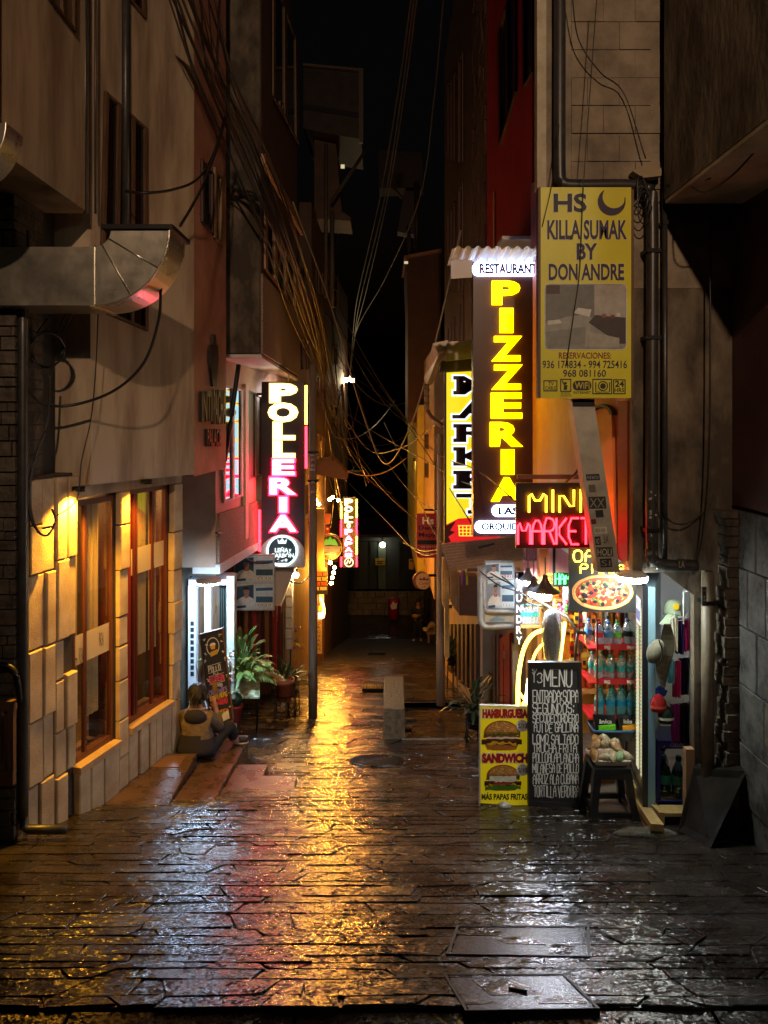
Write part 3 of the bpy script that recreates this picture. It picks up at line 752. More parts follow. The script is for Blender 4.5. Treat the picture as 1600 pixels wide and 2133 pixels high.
# ------------------------------------------------------------------ right side
r0 = thing('slate_building', 'dark building on the right with slate tiles below a stained concrete overhang', 'building', (3, 4.5, -3))
mb = MB(DIRTY); mb.plan([(2.05, 3.0), (2.05, 5.62), (3.6, 5.62), (3.6, 3.0)], 1.63, 8); mb.build('overhang', r0)
mb = MB(M('pale_soffit', (.26, .21, .14), .8, c2=(.42, .35, .25), vs=4, bump=.4, bs=30)); mb.plan([(2.055, 3.0), (2.055, 5.615), (3.6, 5.615), (3.6, 3.0)], 1.60, 1.628); mb.build('soffit', r0)
mb = MB(M('maroon_wall', (.045, .012, .010), .6, c2=(.075, .022, .018), vs=3, bump=.3)); mb.box(2.62, 4, 2.5, 5.9, -.62, 1.6); mb.build('upper_wall', r0)
RW = Pl((2.6, 2.5), (2.6, 6))
mb = MB(SLATE); z = -.64; k = 0
while z > -3.4:
    h = .42; u = -R.uniform(0, .3)
    while u < 3.3:
        L_ = R.choice([.26, .34, .42]); 
        RW_u0, RW_u1 = max(u, 0), min(u + L_, 3.12)
        if RW_u1 > RW_u0 + .02: mb.uzbox(RW, RW_u0 + .003, RW_u1 - .003, z - h + .004, z - .004, -.05, R.uniform(0, .012), .006)
        u += L_
    z -= h
mb.use(JOINT); mb.box(2.645, 4, 2.5, 5.9, -3.4, -.63); mb.build('tile_wall', r0)
r0b = MB(BRICK)
z = -3.1
while z < -.65:
    h = R.uniform(.05, .09); r0b.box(2.50 + R.uniform(-.02, .03), 2.66, 5.62 + R.uniform(-.02, .02), 5.80, z + .004, z + h - .004); z += h
r0b.build('brick_edge', r0)

r1 = thing('corner_shop_building', 'raw concrete corner building holding the lit corner shop', 'building', (2.2, 6.5, -3.1))
YF = 5.78; FF = FP(YF)
X_ = lambda px, Y: (px - 800) / 1600 * Y
Z_ = lambda py, Y: (880 - py) / 1600 * Y
mb = MB(CONC); mb.plan([(X_(1125, YF), YF), (3.4, YF), (3.4, 7.6), (1.53, 7.6)], Z_(600, YF), 7.5)
for i in range(18):   # courses of concrete block on the upper front
    z0 = 1.75 + i * .21; 
    for j in range(3):
        u0 = X_(1190, YF) + j * .24 - (.12 if i % 2 else 0); u1 = u0 + .236
        u0 = max(u0, X_(1190, YF)); u1 = min(u1, X_(1376, YF))
        if u1 > u0: mb.box(u0, u1, YF - R.uniform(.004, .016), YF + .01, z0 + .004, z0 + .206)
mb.build('upper_wall', r1)
mb = MB(DIRTY)
mb.box(X_(1318, YF), 2.62, YF, 5.86, Z_(1193, YF), Z_(600, YF) - .002)
mb.box(X_(1446, YF), 2.62, YF, 5.85, -3.3, Z_(1193, YF) - .002)
mb.prism(FF, [(1383, 1193.6), (1446, 1193.6), (1446, 1240)], -.06, -.002)
mb.build('front_wall', r1)
mb = MB(M('timber_lining', (.30, .17, .09), .5, c2=(.38, .22, .12), vs=9, stretch=(5, 5, .5))); mb.rect(FF, 1428, 1560, 1446, 1722, -.05, .012); mb.build('opening_trim', r1)
mb = MB(M('pale_concrete_post', (.34, .29, .2), .8, c2=(.46, .40, .29), vs=8, bump=.5, bs=40)); mb.rect(FP(5.72), 1119, -300, 1138, 392, -.1, 0); mb.build('corner_post', r1)
PK = Pl((1.92, 5.85), (1.48, 7.75))
mb = MB(PINK); mb.solid([PK.pt(1318, 1193, 0), PK.pt(1108, 1193, 0), V((2.0, 8.2, Z_(1193, 7.75))), V((3.2, 6.1, Z_(1193, 5.9)))], [PK.uz(0.02, 2.4, 0), PK.uz(1.95, 2.4, 0), V((2.0, 8.2, 2.4)), V((3.2, 6.1, 2.4))]); mb.build('pink_wall', r1)
mb = MB(M('neon_tinted_niche', (.62, .20, .05), .5, c2=(.72, .28, .08), vs=3, stretch=(1, 1, .4), bump=.1)); mb.prism(PK, [(1243, 868)] + [(1262 + 19 * math.cos(rad(a)), 868 + 18 * math.sin(rad(a))) for a in range(190, 351, 20)] + [(1281, 868), (1290, 1190), (1250, 1190)], .004, .03); mb.build('arch_niche', r1)  # arch niche with the orange neon light put into its colour
mb = MB(C('#2a1208')); 
for a in range(190, 350, 16): mb.prism(PK, [(1262 + r_ * math.cos(rad(t)), 868 + r_ * math.sin(rad(t))) for r_, t in ((20, a), (26, a), (26, a + 16), (20, a + 16))], .004, .05)
mb.build('arch_moulding', r1)
mb = MB(C('#6a1c10')); mb.prism(PK, [(1300, 835), (1319, 835), (1319, 1192), (1300, 1192)], .003, .05); mb.build('pilaster', r1)
# pipes on the front
pp = thing('drainpipe', 'dark drainpipe stepping across above the hostel sign and down the shop front', 'pipe', P(1357, 1175, 5.7))
mb = MB(PIPEM); mb.tube(crom([P(1166, -300, 5.68), P(1166, 100, 5.68), P(1166, 350, 5.68), P(1172, 380, 5.68), P(1200, 386, 5.68), P(1310, 386, 5.68), P(1345, 396, 5.68), P(1358, 430, 5.68), P(1358, 800, 5.68), P(1358, 1140, 5.68), P(1368, 1172, 5.68), P(1400, 1178, 5.68), P(1452, 1178, 5.68)], 5), .045, 12); mb.build('pipe', pp)
for y in (520, 700, 1100):
    mb = MB(IRON); mb.rect(FP(5.68), 1343, y, 1373, y + 8, -.1, .052); mb.build('clamp', pp)
for lab, x, r_, y0, y1, mt in (('slim black conduit along the dark edge beside the slate building', 1385, .02, 400, 1190, PIPEM), ('pale gas pipe standing beside the shop opening', 1474, .045, 1190, 1630, M('pale_pipe', (.11, .09, .06), .5, c2=(.17, .14, .10), vs=9))):
    t = thing('standpipe', lab, 'pipe', P(x, y1, 5.7)); mb = MB(mt); mb.tube([P(x, y0, 5.7), P(x, (y0 + y1) / 2, 5.7), P(x, y1, 5.7)], r_, 12); mb.build('pipe', t)
    mb = MB(IRON); mb.rect(FP(5.7), x - r_ * 280, y0 + 60, x + r_ * 280, y0 + 68, -.09, r_ + .004); mb.build('clamp', t)
jb = thing('junction_box', 'small pale junction box tangled in cables beside the drainpipe', 'box', P(1350, 362, 5.65))
mb = MB(C('#8a7a5c')); mb.prism(FP(5.65), [(1318, 356), (1348, 340), (1378, 350), (1378, 366), (1340, 370)], -.1, 0); mb.build('lid', jb)
mb = MB(BLK)
for i in range(5): mb.tube(crom([P(1335 + 8 * math.cos(a) * (1 + i * .22) + i * 2, 385 + i * 12 + (18 + i * 4) * math.sin(a), 5.6 - i * .006) for a in [k * .7 for k in range(10)]], 4), .005, 5)
mb.build('cable_tangle', jb)

r2 = thing('red_house', 'dark red house above the pizza sign', 'building', (2, 9, 0))
RP = Pl((1.5, 7.75), (1.5, 11.2))
mb = MB(REDW); mb.plan([(1.5, 7.76), (1.5, 11.2), (4, 11.2), (4, 7.76)], 1.9, 8); mb.build('upper_wall', r2)
mb = MB(TANW); mb.plan([(1.56, 7.9), (1.56, 11.2), (4, 11.2), (4, 7.9)], -2.45, 1.9)
mb.build('first_floor_wall', r2)
mb = MB(M('white_soffit', (.6, .55, .52), .6)); mb.plan([(1.2, 7.8), (1.2, 8.9), (1.56, 8.9), (1.56, 7.8)], 1.86, 1.895); mb.build('soffit', r2)
window(r2, RP, [(1040, 70), (1078, -60), (1078, 190), (1043, 305)], fm=C('#3a0c10'), mull=1, fw=4)
window(r2, RP, [(1092, -200), (1114, -260), (1114, 150), (1094, 182)], fm=C('#3a0c10'), mull=0, fw=3)
mb = MB(C('#c08a60')); mb.prism(RP, [(1030, 400), (1033, 400), (1033, 530), (1030, 530)], .005, .02); mb.build('conduit', r2)
BG = Pl((1.56, 7.9), (1.56, 11.2))
mb = MB(M('dark_entrance', (.05, .02, .012), .7)); mb.plan([(1.62, 7.9), (1.62, 11.2), (4, 11.2), (4, 7.9)], -5, -2.45); mb.build('ground_floor_wall', r2)
BG2 = Pl((1.62, 7.9), (1.62, 11.2))
mb = MB(M('red_gloss_door', (.26, .012, .014), .28)); mb.prism(BG2, [(1047, 1330), (1068, 1318), (1068, 1520), (1047, 1495)], .002, .04); mb.prism(BG2, [(1050, 1345), (1056, 1341), (1056, 1480), (1050, 1475)], .04, .05); d_ = mb.build('door', r2)
mb = MB(C('#c8b090', .3, .8)); mb.prism(BG2, [(1060, 1356), (1062, 1356), (1062, 1372), (1060, 1372)], .04, .07); mb.build('handle', d_)
mb = MB(BROWN)
for x in (1005, 1015, 1023, 1034, 1042): mb.prism(BG2, [(x, 1330 - (x - 1005) * .2), (x + 4, 1329 - (x - 1005) * .2), (x + 4, 1482 + (x - 1005) * .5), (x, 1480 + (x - 1005) * .5)], .003, .05)
mb.build('door_frame', r2)
mb = MB(C('#8a5a22')); mb.prism(BG2, [(1008, 1400), (1030, 1400), (1030, 1490), (1008, 1470)], .06, .09); mb.build('plywood_panel', r2)
# white pipe frame and notice panel
np_ = thing('notice_panel', 'grey pipe-framed panel pasted with election posters under the timber awning', 'notice board', P(1035, 1300, 8.0))
fn = FP(8.0)
mb = MB(C('#8e979c', .5)); mb.rect(fn, 1010, 1168, 1072, 1270, -.03, 0); mb.build('board', np_)
mb = MB(C('#9a9a94', .4, .3)); mb.tube(crom([P(1002, 1180, 7.97), P(1002, 1280, 7.97), P(1003, 1296, 7.97), P(1016, 1305, 7.97), P(1072, 1303, 7.97)], 4), .035, 10)
mb.tube(crom([P(1008, 1178, 7.96), P(1008, 1250, 7.96), P(1012, 1268, 7.96), P(1024, 1273, 7.96), P(1072, 1273, 7.96)], 4), .03, 10); mb.build('pipe_frame', np_)
mb = MB(C('#b0a890')); mb.rect(fn, 1010, 1279, 1072, 1296, -.02, .0); mb.use(C('#6a8aa0')); mb.prism(fn, [(1020, 1291), (1035, 1283), (1052, 1290), (1052, 1293), (1020, 1293)], .0, .003); mb.build('lower_board', np_)
def man_poster(mb, fp, x0, y0, x1, y1, d, shirt='#d8d4c8', collar=None, bg='#2c4656'):
    w_, h_ = x1 - x0, y1 - y0
    X = lambda u: x0 + u * w_
    Yv = lambda v: y0 + v * h_
    mb.use(C('#c6d0cc')).rect(fp, x0, y0, x1, y1, d - .003, d)
    mb.use(C(bg)).flat(fp, [(X(.0), Yv(.14)), (X(.48), Yv(.05)), (X(.48), Yv(.72)), (X(0), Yv(.72))], d + .001)
    mb.use(C(shirt)).flat(fp, [(X(.03), Yv(.86)), (X(.04), Yv(.66)), (X(.12), Yv(.56)), (X(.22), Yv(.5)), (X(.36), Yv(.5)), (X(.46), Yv(.57)), (X(.52), Yv(.68)), (X(.52), Yv(.86))], d + .002)
    mb.use(C('#a67c60')).flat(fp, [(X(.24), Yv(.4)), (X(.35), Yv(.4)), (X(.36), Yv(.53)), (X(.29), Yv(.57)), (X(.23), Yv(.53))], d + .003)
    mb.ell(fp, X(.295), Yv(.31), w_ * .075, h_ * .145, d + .004)
    mb.use(C('#17130f')).ell(fp, X(.295), Yv(.24), w_ * .08, h_ * .1, d + .005, 16, 180, 360)
    mb.ell(fp, X(.27), Yv(.3), w_ * .012, h_ * .014, d + .006, 8); mb.ell(fp, X(.32), Yv(.3), w_ * .012, h_ * .014, d + .006, 8)
    mb.use(C('#6a3a30')).flat(fp, [(X(.265), Yv(.37)), (X(.325), Yv(.37)), (X(.31), Yv(.39)), (X(.28), Yv(.39))], d + .006)
    if collar:
        mb.use(C(collar)).flat(fp, [(X(.21), Yv(.48)), (X(.25), Yv(.47)), (X(.29), Yv(.56)), (X(.24), Yv(.55))], d + .006); mb.flat(fp, [(X(.38), Yv(.48)), (X(.34), Yv(.47)), (X(.3), Yv(.56)), (X(.35), Yv(.55))], d + .006)
    mb.use(C('#2f5a72')).flat(fp, [(X(.54), Yv(.18)), (X(.98), Yv(.16)), (X(.98), Yv(.27)), (X(.54), Yv(.29))], d + .002)
    mb.use(C('#35596c')).flat(fp, [(X(.54), Yv(.5)), (X(.98), Yv(.5)), (X(.98), Yv(.72)), (X(.54), Yv(.72))], d + .002)
    mb.use(C('#24465c')).flat(fp, [(X(.02), Yv(.86)), (X(.28), Yv(.83)), (X(.28), Yv(.92)), (X(.02), Yv(.95))], d + .0035)
    for i in range(4):
        a = .56 + i * .105
        mb.use(C('#e8e6dc')).flat(fp, [(X(a), Yv(.76)), (X(a + .085), Yv(.76)), (X(a + .085), Yv(.9)), (X(a), Yv(.9))], d + .0035)
        mb.use(C('#222222')).flat(fp, [(X(a + .015), Yv(.78)), (X(a + .025), Yv(.78)), (X(a + .07), Yv(.88)), (X(a + .06), Yv(.88))], d + .0045); mb.flat(fp, [(X(a + .06), Yv(.78)), (X(a + .07), Yv(.78)), (X(a + .025), Yv(.88)), (X(a + .015), Yv(.88))], d + .005)
mb = MB(); man_poster(mb, fn, 1016, 1208, 1071, 1270, .006, collar='#c03030', bg='#8a959c'); mb.build('poster', np_)
mb = MB(); man_poster(mb, fn, 1012, 1172, 1068, 1206, .006, bg='#5a6a74'); mb.use(C('#c03a3a')).text('PERU', fn, 1046, 1196, 1068, 1204, .013); mb.build('poster', np_)
pb_ = thing('poster_board', 'white board with two blue and white election posters below the round grill logo', 'poster', P(530, 1272, 11.6))
fp_ = FP(11.6)
mb = MB(); man_poster(mb, fp_, 490, 1158, 570, 1214, .0, collar='#b03030'); mb.build('poster', pb_)
mb = MB(); man_poster(mb, fp_, 490, 1215, 570, 1270, .0); mb.build('poster', pb_)
mb = MB(C('#a8a49a')); mb.rect(fp_, 488, 1155, 572, 1272, -.04, -.004); mb.build('board', pb_)

r3 = thing('brown_house', 'tall brown house with a rough brick edge behind the red house', 'building', (2, 15, 0))
B3 = Pl((1.5, 11.25), (1.5, 19))
mb = MB(DARKB); mb.plan([(1.5, 12.9), (1.5, 19), (5, 19), (5, 12.9)], -.4, 9); mb.build('upper_wall', r3)
mb = MB(M('dull_red_brick', (.05, .022, .016), .9, c2=(.09, .045, .03), vs=5, bump=.5)); 
z = -.4
while z < 8:
    u = R.uniform(-.2, 0)
    while u < 1.65:
        L_ = R.uniform(.25, .5); mb.uzbox(B3, max(u, 0) + .01, min(u + L_, 1.65) - .01, z + .01, z + .21, -.1, R.uniform(0, .03)); u += L_
    z += .22
mb.use(JOINT); mb.box(1.55, 4, 11.25, 12.9, -.4, 8); mb.build('brick_edge', r3)
for z in (150, 420, 660, ):
    window(r3, B3, [(932, z + 30), (948, z), (948, z + 190), (932, z + 180)], fm=C('#5a3a26'), mull=1, fw=3)
    window(r3, B3, [(955, z - 20), (966, z - 45), (966, z + 190), (955, z + 190)], fm=C('#5a3a26'), mull=0, fw=3)
mb = MB(TANW); mb.plan([(1.45, 11.3), (1.45, 19), (5, 19), (5, 11.3)], -6.2, -.4); mb.build('lower_wall', r3)
L3 = Pl((1.45, 11.3), (1.45, 19))
mb = MB(BROWN)
for i, x in enumerate((942, 950, 958, 967, 976, 986, 996)): mb.prism(L3, [(x, 1300), (x + 4, 1300), (x + 4, 1400 + (x - 940) * .9), (x, 1396 + (x - 940) * .9)], .003, .06)
mb.build('door_frame', r3)
for x in (945, 962, 981):
    mb = MB(C('#241a20')); mb.prism(L3, [(x, 1310), (x + 8, 1310), (x + 8, 1400 + (x - 940) * .9), (x, 1396 + (x - 940) * .9)], .002, .02); mb.build('door', r3)
q = P(945, 1210, 12.2)
mb = MB(M('tan_timber_box', (.42, .24, .09), .6, c2=(.52, .32, .14), vs=8)); mb.prism(FP(12.2), [(938, 1190), (956, 1195), (957, 1282), (940, 1255)], -.4, 0); mb.build('timber_box', r3)
mb = MB(C('#6a4a3a')); mb.prism(FP(11.9), [(957, 1200), (994, 1200), (994, 1283), (957, 1282)], -.3, 0); mb.build('meter_box', r3)
mb = MB(C('#c8a060')); mb.rect(FP(12.3), 927, 1150, 936, 1370, -.2, 0); mb.tube(crom([P(924, 1160, 12.4), P(924, 1250, 12.4), P(930, 1262, 12.4), P(942, 1264, 12.4)]), .03, 8); mb.build('drainpipe', r3)
r4 = block('cream_house', 'cream house with small windows behind the right wooden pole', [(1.25, 19.1), (1.25, 24), (6, 24), (6, 19.1)], -4.4, 1.9, TANW)
mb = MB(TANW); mb.plan([(1.75, 19.15), (1.75, 24), (6, 24), (6, 19.15)], -8.2, -4.402); mb.build('lower_wall', r4)
w4 = px_wall(1.25, 19.1, 24)
for z in (905, 965): window(r4, w4, [(886, z), (893, z), (893, z + 30), (886, z + 30)], fm=C('#3a2414'), mull=0, fw=2)
w4l = px_wall(1.75, 19.15, 24)
window(r4, w4l, [(920, 1220), (930, 1222), (930, 1300), (920, 1292)], fm=C('#7a5a34'), mull=1, fw=2)
r5 = block('yellow_house', 'narrow house front coloured yellow for the light on it at the lower right end of the alley', [(1.05, 24.1), (1.05, 34), (8, 34), (8, 24.1)], -4.9, .55, M('yellow_light_tint', (.40, .32, .05), .6, c2=(.5, .4, .08), vs=2))  # yellow light on the wall is put into its base colour
mb = MB(M('lower_dark_wall', (.10, .055, .03), .7, c2=(.15, .085, .05), vs=2)); mb.plan([(2.05, 24.1), (2.05, 34), (8, 34), (8, 24.1)], -9.9, -4.902); mb.build('lower_wall', r5)
for x in (886, 897):
    mb = MB(C('#2a1a10')); mb.prism(px_wall(2.05, 24.1, 34), [(x, 1225), (x + 6, 1226), (x + 6, 1310), (x, 1302)], .002, .06); mb.build('door', r5)
r6 = thing('roof_terrace', 'dark maroon roof terrace structure high above the yellow house', 'building', P(860, 700, 24.5))
mb = MB(M('maroon_house', (.09, .035, .025), .8)); mb.prism(FP(24.5), [(846, 535), (918, 522), (918, 880), (850, 880), (850, 640)], -3, 0); mb.build('wall', r6)
mb = MB(C('#7a5240')); mb.prism(FP(24.4), [(842, 533), (920, 518), (920, 524), (842, 539)], -3.2, .05); mb.build('roof_edge', r6)
mb = MB(C('#241214')); mb.prism(FP(27), [(788, 312), (878, 318), (884, 390), (790, 392)], -1, 0); mb.prism(FP(27), [(842, 400), (872, 398), (864, 490), (828, 484)], -.5, .1); mb.build('sheet_roof', r6)
mb = MB(C('#3a2a24')); mb.tube([P(800, 370, 26.8), P(838, 412, 26.8)], .06, 6); mb.tube([P(868, 380, 26.9), P(868, 545, 26.9)], .09, 6); mb.tube([P(850, 470, 26.9), P(856, 545, 26.9)], .07, 6); mb.build('strut', r6)
q = P(846, 547, 24.2)
fl = thing('floodlight', 'small pale floodlight under the maroon roof terrace on the right', 'lamp', q)
m_ = MB(IRON); m_.box(q.x - .07, q.x + .07, q.y, q.y + .1, q.z - .06, q.z + .06); m_.build('housing', fl)
m_ = MB(E('dim_yellow_lamp', (1, .85, .45), .35)); m_.box(q.x - .06, q.x + .06, q.y - .02, q.y - .002, q.z - .04, q.z + .04); m_.build('lens', fl)
# eaves box and gutter over the market sign
eg = thing('roof_gutter', 'box gutter on sloping eaves above the yellow market sign with a ribbed downpipe', 'gutter', P(900, 780, 10.6))
GUT = M('painted_tin_gutter', (.34, .27, .2), .4, .3, c2=(.46, .38, .29), vs=10)
mb = MB(GUT)
mb.solid([P(902, 715, 10.3), P(934, 708, 10.3), P(928, 730, 10.3), P(914, 738, 10.3)], [P(884, 786, 12.6), P(902, 790, 12.6), P(901, 800, 12.6), P(888, 806, 12.6)]); mb.build('gutter', eg)
mb = MB(GUT); mb.prism(FP(10.25), [(934, 712), (1035, 704), (1035, 740), (928, 752), (930, 732)], -.2, 0); mb.build('eaves_board', eg)
mb = MB(C('#2a1a10')); mb.prism(FP(10.35), [(920, 752), (1035, 742), (1035, 765), (915, 776)], -.4, 0); mb.build('eaves_soffit', eg)
mb = MB(M('bronze_pipe', (.16, .10, .07), .4, .4)); mb.tube(crom([P(889, 800, 11.5), P(889, 830, 11.5), P(891, 855, 11.5), P(902, 872, 11.4), P(925, 890, 11.2)], 5), .035, 10)
for y in (812, 826, 840): mb.lathe(P(889, y, 11.5), [(.042, -.02), (.042, .02)], 10)
mb.build('downpipe', eg)

# ------------------------------------------------------------------ far end
fe = thing('end_building', 'dim greenish building with tall doors closing the far end of the alley', 'building', (0, 44, -9.65))
fE = FP(44)
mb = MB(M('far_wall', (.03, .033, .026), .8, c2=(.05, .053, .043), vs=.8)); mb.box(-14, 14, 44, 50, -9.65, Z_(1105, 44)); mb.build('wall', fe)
mb = MB(C('#3a2c28', .5, .4)); mb.solid([P(560, 1085, 47), P(905, 1085, 47), P(905, 1118, 42.6), P(560, 1122, 42.6)], [P(560, 1080, 47), P(905, 1080, 47), P(905, 1112, 42.6), P(560, 1116, 42.6)]); mb.build('roof', fe)
for x0, x1, c in ((748, 766, '#2c3228'), (770, 790, '#263026'), (786, 804, '#5a6450'), (830, 876, '#1c2624')):
    mb = MB(C(c)); mb.rect(fE, x0, 1128, x1, 1240, .01, .1); mb.rect(fE, x0 + 2, 1132, x0 + 4, 1240, .1, .16); mb.build('door', fe)
mb = MB(C('#b08a10')); mb.rect(fE, 782, 1163, 802, 1176, .1, .2); mb.use(C('#3a2a08')).rect(fE, 785, 1167, 799, 1169, .2, .21); mb.rect(fE, 786, 1171, 797, 1173, .2, .21); mb.build('notice', fe)
sw = thing('stone_wall', 'low rough stone retaining wall across the far end', 'wall', (0, 38.5, -9.65))
mb = MB(M('rough_far_stone', (.09, .07, .045), .9, c2=(.19, .15, .095), vs=3, bump=.6, bs=6))
z = -9.66
while z < Z_(1236, 38.5):
    x = -6
    while x < 3.4:
        L_ = R.uniform(.4, 1.0); mb.box(x + .02, x + L_ - .02, 38.5 - R.uniform(0, .08), 39, z + .02, z + .3); x += L_
    z += .3
mb.use(JOINT).box(-6, 3.4, 38.55, 39, -9.66, z); mb.build('stonework', sw)
q = P(797, 1135, 43.5)
lp = thing('wall_lamp', 'small white globe lamp beside the far greenish doors', 'lamp', q)
m_ = MB(IRON); m_.tube([q + V((0, .4, .2)), q + V((0, 0, .2))], .04, 6); m_.build('bracket', lp)
m_ = MB(E('white_globe', (1, .95, .8), 9)); m_.ball(q, .16, 10, 6); m_.build('globe', lp)

# ------------------------------------------------------------------ lit signs
DKP = M('dark_sign_panel', (.012, .008, .010), .35)
def signbox(mb, pl, x0, y0, x1, y1, dep):
    return mb.rect(pl, x0, y0, x1, y1, -dep, 0)
WHT = E('sign_white', (.45, .88, 1), 2)
# grill restaurant sign
YS = 11.9; fs = FP(YS)
t = thing('grill_sign', 'tall black lightbox with big white letters rimmed yellow and pink, above a round logo', 'sign', P(590, 1180, YS))
mb = MB(DKP); signbox(mb, fs, 545, 795, 634, 1182, .18); mb.build('panel', t)
rows_ = [('P', 563, 800, 619, 838), ('O', 560, 840, 620, 878), ('L', 570, 880, 614, 915), ('L', 570, 918, 614, 952), ('E', 568, 956, 615, 990), ('R', 562, 994, 618, 1030), ('I', 582, 1034, 600, 1067), ('A', 562, 1071, 619, 1107)]
for i, (c, x0, y0, x1, y1) in enumerate(rows_):
    mb = MB(WHT); mb.text(c, fs, x0 + 1.5, y0 + 1.5, x1 - 1.5, y1 - 1.5, .045, .02, .03); lo = mb.build('letter', t)
    mb = MB(E('rim_yellow', (1, .62, .14), 2.6) if i < 4 else E('rim_pink', (1, .004, .016), 26)); mb.text(c, fs, x0 - .5, y0 - .5, x1 + .5, y1 + .5, .012, .022, .065, 1.2); mb.build('rim', lo)
YEL_T = E('neon_yellow', (1, .5, .03), 12); RED_T = E('neon_red', (1, .006, .012), 22)
mb = MB(YEL_T); mb.tube([fs.pt(638, 803, .02), fs.pt(638, 884, .02)], .018, 8); mb.build('neon_tube', t)
mb = MB(RED_T); mb.tube([fs.pt(638, 888, .02), fs.pt(638, 975, .02)], .018, 8); mb.build('neon_tube', t)
mb = MB(RED_T); mb.tube([fs.pt(541, 1062, .02), fs.pt(541, 1148, .02)], .018, 8); mb.build('neon_tube', t)
mb = MB(C('#c9c6c4')); mb.prism(fs, [(542, 1180)] + [(589 + 46 * math.cos(rad(a)), 1152 - 38 * math.sin(rad(a))) for a in range(180, -1, -12)] + [(636, 1180)], .004, .05); mb.build('logo_backing', t)
mb = MB(E('ring_white', (.7, .95, 1), 1.6)); mb.ring(fs, 589, 1146, 28.5, 32.5, .05, .075); mb.build('logo_ring', t)
mb = MB(M('logo_disc', (.03, .10, .115), .4)); mb.ell(fs, 589, 1146, 28.5, 28.5, .065, 30, d0=.05); lo = mb.build('logo_disc', t)
mb = MB(E('logo_white', (.85, .98, 1), .9))
mb.text('LEÑA', fs, 574, 1138, 602, 1149, .067, .006, .03); mb.text('y', fs, 603, 1142, 608, 1151, .067, .006, .02); mb.text('CARBÓN', fs, 566, 1149, 613, 1160, .067, .006, .03)
mb.flat(fs, [(581, 1131), (579, 1121), (584, 1126), (589, 1119), (594, 1126), (599, 1121), (597, 1131)], .0695); mb.ell(fs, 589, 1117, 2, 2, .0695, 10)
for x in (581, 589, 597): mb.ring(fs, x, 1165, 1.4, 3, .067, .0695, 10)
mb.prism(fs, [(577, 1171), (601, 1171), (598, 1173), (580, 1173)], .067, .069)
mb.build('logo_lettering', lo)
mb = MB(IRON); mb.tube([fs.pt(520, 1105, -.1), fs.pt(548, 1105, -.1)], .02, 6); mb.tube([fs.pt(505, 820, -.1), fs.pt(548, 820, -.1)], .02, 6); mb.build('bracket', t)

# second grill sign far down the alley
YS = 24; f2 = FP(YS)
t = thing('fried_chicken_sign', 'small far lightbox with white letters and pink lower word between two yellow and red tubes', 'sign', P(727, 1180, YS))
mb = MB(DKP); signbox(mb, f2, 714, 1036, 741, 1182, .2); mb.build('panel', t)
ys = [1039, 1054, 1068, 1080, 1090, 1101, 1115, 1127, 1139, 1151]
for i, (c, y0) in enumerate(zip('POLLOPAPAS', ys)):
    y1 = (ys[i + 1] if i < 9 else 1162) - 1.5
    a, b_ = (723, 730) if i == 4 else (718, 735)
    mb = MB(WHT); mb.text(c, f2, a + .8, y0 + .8, b_ - .8, y1 - .8, .06, .02, .035); lo = mb.build('letter', t)
    mb = MB(MC['rim_yellow'] if i < 5 else MC['rim_pink']); mb.text(c, f2, a, y0, b_, y1, .02, .03, .07, .5); mb.build('rim', lo)
for x, segs in ((711, ((1045, 1080, YEL_T), (1082, 1118, RED_T), (1160, 1180, RED_T))), (743, ((1040, 1078, YEL_T), (1080, 1115, RED_T), (1117, 1155, YEL_T), (1158, 1180, RED_T)))):
    for a, b_, m in segs:
        mb = MB(m); mb.tube([f2.pt(x, a, .02), f2.pt(x, b_, .02)], .028, 8); mb.build('neon_tube', t)
mb = MB(E('ring_orange', (1, .6, .3), 2.2)); mb.ring(f2, 727, 1171, 8, 9.6, .01, .04, 20); mb.tube([f2.pt(722, 1174, .03), f2.pt(726, 1166, .03), f2.pt(728, 1173, .03), f2.pt(732, 1165, .03)], .02, 6); mb.build('logo_ring', t)

# round hotel sign
YS = 20; f2 = FP(YS); cx, cy, rr = 687, 1140, 27
t = thing('round_hotel_sign', 'round black hotel sign with green mountains and an orange band, behind the left pole', 'sign', P(cx, cy + rr, YS))
mb = MB(DKP); mb.ell(f2, cx, cy, rr, rr, 0, 32, d0=-.2); mb.build('disc', t)
mb = MB(C('#b8903c', .4)); mb.ring(f2, cx, cy, 24.5, 25.5, .001, .02); mb.build('rim', t)
mb = MB(E('sign_green', (.25, .75, .05), .35)); mb.prism(f2, [(671, 1137), (675, 1128), (680, 1122), (683, 1125), (688, 1117), (692, 1124), (697, 1122), (703, 1132), (704, 1137), (687, 1134)], .001, .02); mb.build('mountain_emblem', t)
mb = MB(E('sign_orange', (1, .45, .12), .3)); mb.prism(f2, [(664, 1138), (710, 1138), (708, 1150), (666, 1150)], .001, .022); bo = mb.build('band', t)
mb = MB(C('#3a1c08')); mb.text('ALTA AMAZONICA', f2, 668, 1139.5, 706, 1143.5, .024, 0, .01); mb.text('HOTEL', f2, 680, 1145, 694, 1149, .024, 0, .01); mb.build('lettering', bo)
mb = MB(C('#8a9ab0')); mb.rect(f2, 675, 1153, 699, 1156, .002, .006); mb.build('lower_line', t)
mb = MB(IRON); mb.tube([f2.pt(655, 1118, -.1), f2.pt(672, 1124, -.1)], .03, 6); mb.build('bracket', t)

